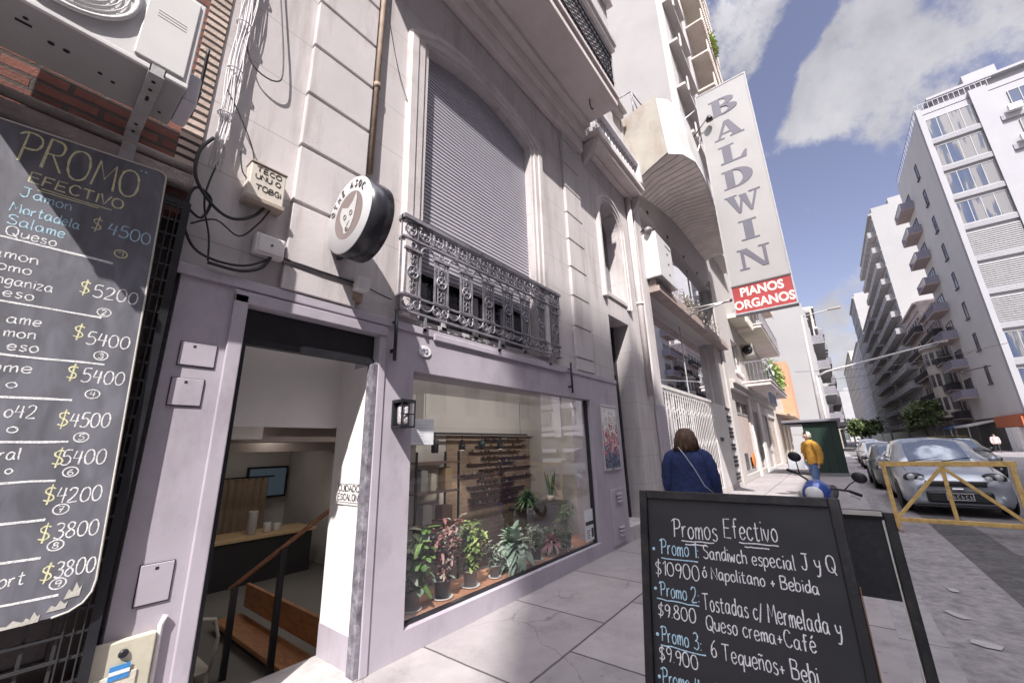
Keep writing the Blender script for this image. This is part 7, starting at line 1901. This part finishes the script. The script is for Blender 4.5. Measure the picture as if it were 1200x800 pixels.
def person(label, loc, rz, coat_m, legs_m, shoe_m, h=1.68, stride=.0, coat_len=.62, arm_bend=.15, bulk=1.0):
    t = thing('person', label, 'person', (0, 0, 0))
    k = h / 1.68
    J = lambda x, y, z, r: (x * k, y * k, z * k, r * k)
    sl = stride
    body_j = [J(0, 0, .92, .11), J(0, 0, 1.1, .105), J(0, 0, 1.28, .12), J(.0, 0, 1.39, .06), J(.01, 0, 1.45, .05), J(.02, 0, 1.50, .055), J(.03, 0, 1.57, .085), J(.03, 0, 1.635, .07),
              J(0, .165, 1.32, .045), J(-.02 - sl * .2, .215, 1.10, .04), J(.06 - sl * .4, .225, .87, .033), J(.09 - sl * .45, .22, .80, .034), J(.11 - sl * .48, .215, .73, .022),
              J(0, -.165, 1.32, .045), J(-.02 + sl * .2, -.215, 1.10, .04), J(.08 + sl * .4, -.225, .87, .033), J(.11 + sl * .45, -.22, .80, .034), J(.13 + sl * .48, -.215, .73, .022),
              J(0, .09, .86, .08), J(sl * .5, .095, .48, .052), J(sl * .6 - .02, .10, .10, .036), J(sl * .6 + .12, .105, .045, .032),
              J(0, -.09, .86, .08), J(-sl * .3, -.095, .48, .052), J(-sl * .9 - .02, -.10, .10, .036), J(-sl * .9 + .12, -.105, .045, .032)]
    e = [(0, 1), (1, 2), (2, 3), (3, 4), (4, 5), (5, 6), (6, 7), (2, 8), (8, 9), (9, 10), (10, 11), (11, 12), (2, 13), (13, 14), (14, 15), (15, 16), (16, 17), (0, 18), (18, 19), (19, 20), (20, 21), (0, 22), (22, 23), (23, 24), (24, 25)]
    skin('body', body_j, e, skin_m, t, 2, 0)
    b = bulk
    wr = random.Random(int(h * 1000)); m9 = MB()
    prof = [(coat_len + .14, .185, .275), (coat_len + .20, .19, .27), (.98, .172, .25), (1.12, .165, .24), (1.24, .16, .238), (1.32, .15, .232), (1.375, .128, .20), (1.415, .105, .145), (1.445, .082, .092), (1.475, .074, .078)]
    if coat_len + .20 > .97: prof = [(.84, .16, .225), (.90, .17, .235)] + prof[2:]
    rg = []
    for z_, rx_, ry_ in prof:
        row = []
        for i in range(28):
            a_ = 2 * math.pi * i / 28; q = b * .82 * (1 + .018 * math.sin(a_ * 4 + z_ * 21) + .02 * math.sin(a_ * 7 - z_ * 34) + wr.uniform(-.008, .008)) if z_ < 1.36 else 1.0
            row.append(((-.012 + rx_ * q * math.cos(a_)) * k, ry_ * q * math.sin(a_) * k, z_ * k))
        rg.append(row)
    m9.rings(rg)
    for sg in (1, -1):
        pts_ = [(0, .135, 1.385, .06), (-.005, .19, 1.355, .078), (-.015 - sg * sl * .08, .232, 1.26, .082), (-.02 - sg * sl * .16, .252, 1.14, .078), (.0 - sg * sl * .24, .262, 1.03, .074), (.035 - sg * sl * .32, .262, .93, .066), (.06 - sg * sl * .39, .256, .845, .058)]
        P_ = smooth_pts([(p[0] * k, sg * p[1] * k * (.9 + .1 * b), p[2] * k) for p in pts_], 3); R_ = [q[0] for q in smooth_pts([(p[3],) for p in pts_], 3)]
        m9.tube(P_, [r_ * k * (.86 + .14 * b) * (1 + .05 * math.sin(i * 2.1)) for i, r_ in enumerate(R_)], 14)
    obj('coat', m9, coat_m, t)
    lj = [J(0, 0, .93, .15), J(0, .09, .82, .105), J(sl * .5, .098, .48, .078), J(sl * .6 - .02, .10, .11, .062), J(0, -.09, .82, .105), J(-sl * .3, -.098, .48, .078), J(-sl * .9 - .02, -.10, .11, .062)]
    skin('trousers', lj, [(0, 1), (1, 2), (2, 3), (0, 4), (4, 5), (5, 6)], legs_m, t, 2, 0)
    for y, x in ((.102, sl * .6), (-.102, -sl * .9)):
        obj('shoe', MB().ball(((x + .05) * k, y * k, .045 * k), .1, 12, 7, (1.45, .52, .45)), shoe_m, t)
    t.location = loc; t.rotation_euler = (0, 0, rz)
    return t, k
navy = mat('navy_coat', (.016, .028, .095), .85, .2, 5, .9, coord='obj', fine=14)
brown_hair = mat('brown_hair', (.085, .045, .028), .6, .35, 30, .5, c2=(.2, .11, .06), c2amt=.5, c2scale=14)
w, k = person('person in a navy blue coat with brown bobbed hair walking away', (5.75, -1.43, 0), R(2), navy, mat('black_trousers', (.02, .02, .024), .8, coord='obj'), mat('dark_shoe', (.02, .02, .02), .5), 1.74, .12, .5, bulk=1.26)
head_features(w, (.03 * k, 0, 1.58 * k), (1, 0, 0), brown_hair, None)
m2 = MB(); n_h = 26                                         # bob: open towards the face, flaring to the jaw, with strand ends
hr = random.Random(4)
def hair_cap(m, c, k, prof, gap):
    rg = []
    for r, z in prof:
        row = []
        for i in range(n_h + 1):
            a = gap + (2 * math.pi - 2 * gap) * i / n_h; q = 1 + .05 * math.sin(i * 2.3) + hr.uniform(-.025, .025)
            row.append(((c[0] + r * q * math.cos(a)) * k, (c[1] + r * q * math.sin(a)) * k, (c[2] + z + (hr.uniform(-.015, .015) if z < -.1 else 0)) * k))
        rg.append(row)
    m.rings(rg, close=False, cap=False)
hair_cap(m2, (.015, 0, 1.585), k, [(.005, .125), (.06, .117), (.10, .075), (.118, .02), (.128, -.04), (.142, -.10), (.152, -.155), (.128, -.165), (.09, -.12)], .75)
obj('hair', m2, brown_hair, w, normals=False)
m2 = MB()
for i in range(70):
    a = hr.uniform(.8, 5.48); m2.tube([((.015 + .10 * math.cos(a)) * k, .10 * math.sin(a) * k, 1.66 * k), ((.015 + .132 * math.cos(a)) * k, .132 * math.sin(a) * k, 1.56 * k), ((.015 + .158 * math.cos(a + .05)) * k, .158 * math.sin(a + .05) * k, (1.425 + hr.uniform(-.02, .02)) * k)], [.007, .010, .004], 4)
obj('hair_strands', m2, brown_hair, w)
strap = mat('pale_strap', (.35, .36, .42), .6, coord='obj')
obj('bag_strap', MB().tube([((-.20) * k, .05 * k, 1.47 * k), (-.225 * k, -.03 * k, 1.36 * k), (-.232 * k, -.12 * k, 1.2 * k), (-.225 * k, -.20 * k, 1.02 * k), (-.10 * k, -.27 * k, .92 * k)], .007, 6), strap, w)
obj('collar', MB().lathe([(.085, 0), (.10, .03), (.08, .06)], (.005 * k, 0, 1.40 * k), 16), navy, w)
gold = mat('ochre_jacket', (.50, .26, .045), .85, .2, 5, .9, coord='obj', fine=14)
m_, k = person('older person in an ochre jacket and blue jeans beside the kiosk', (14.8, -2.42, .0), R(128), gold, mat('blue_jeans', (.10, .16, .30), .85, .2, 8, .15, coord='obj'), mat('dark_shoe', (.02, .02, .02)), 1.80, .16, .66, bulk=.86)
head_features(m_, (.03 * k, 0, 1.58 * k), (1, 0, 0), None, None)
m2 = MB(); hair_cap(m2, (.02, 0, 1.59), k, [(.005, .112), (.055, .105), (.09, .065), (.102, .01), (.100, -.05), (.08, -.07)], 1.0)
obj('hair', m2, mat('grey_hair', (.42, .39, .36), .7, .2, 30, .3), m_, normals=False)
bag = obj('printed_bag', MB().box(-.02, .06, -.2, .2, 0, .42).tube([(.02, -.08, .42), (.02, -.05, .52), (.02, .05, .52), (.02, .08, .42)], .006, 5), mat('white_bag', (.36, .37, .40), .5), None, bevel=.015)
bag.location = (14.65, -2.02, .78); bag.rotation_euler = (0, 0, R(20)); tag(bag, 'white carrier bag held beside the person in the ochre jacket', 'bag')
p3, k = person('distant person in a pale pink top outside the shops across the street', (58, -14.9, 0), R(180), mat('pink_top', (.5, .38, .38), .85, coord='obj'), mat('black_trousers', (.02, .02, .024)), mat('dark_shoe', (.02, .02, .02)), 1.68, .1)
head_features(p3, (.03 * k, 0, 1.58 * k), (1, 0, 0), None, None)
m2 = MB(); hair_cap(m2, (.02, 0, 1.59), k, [(.005, .112), (.055, .105), (.09, .065), (.105, .01), (.105, -.05), (.09, -.08)], .9)
obj('hair', m2, brown_hair, p3, normals=False)
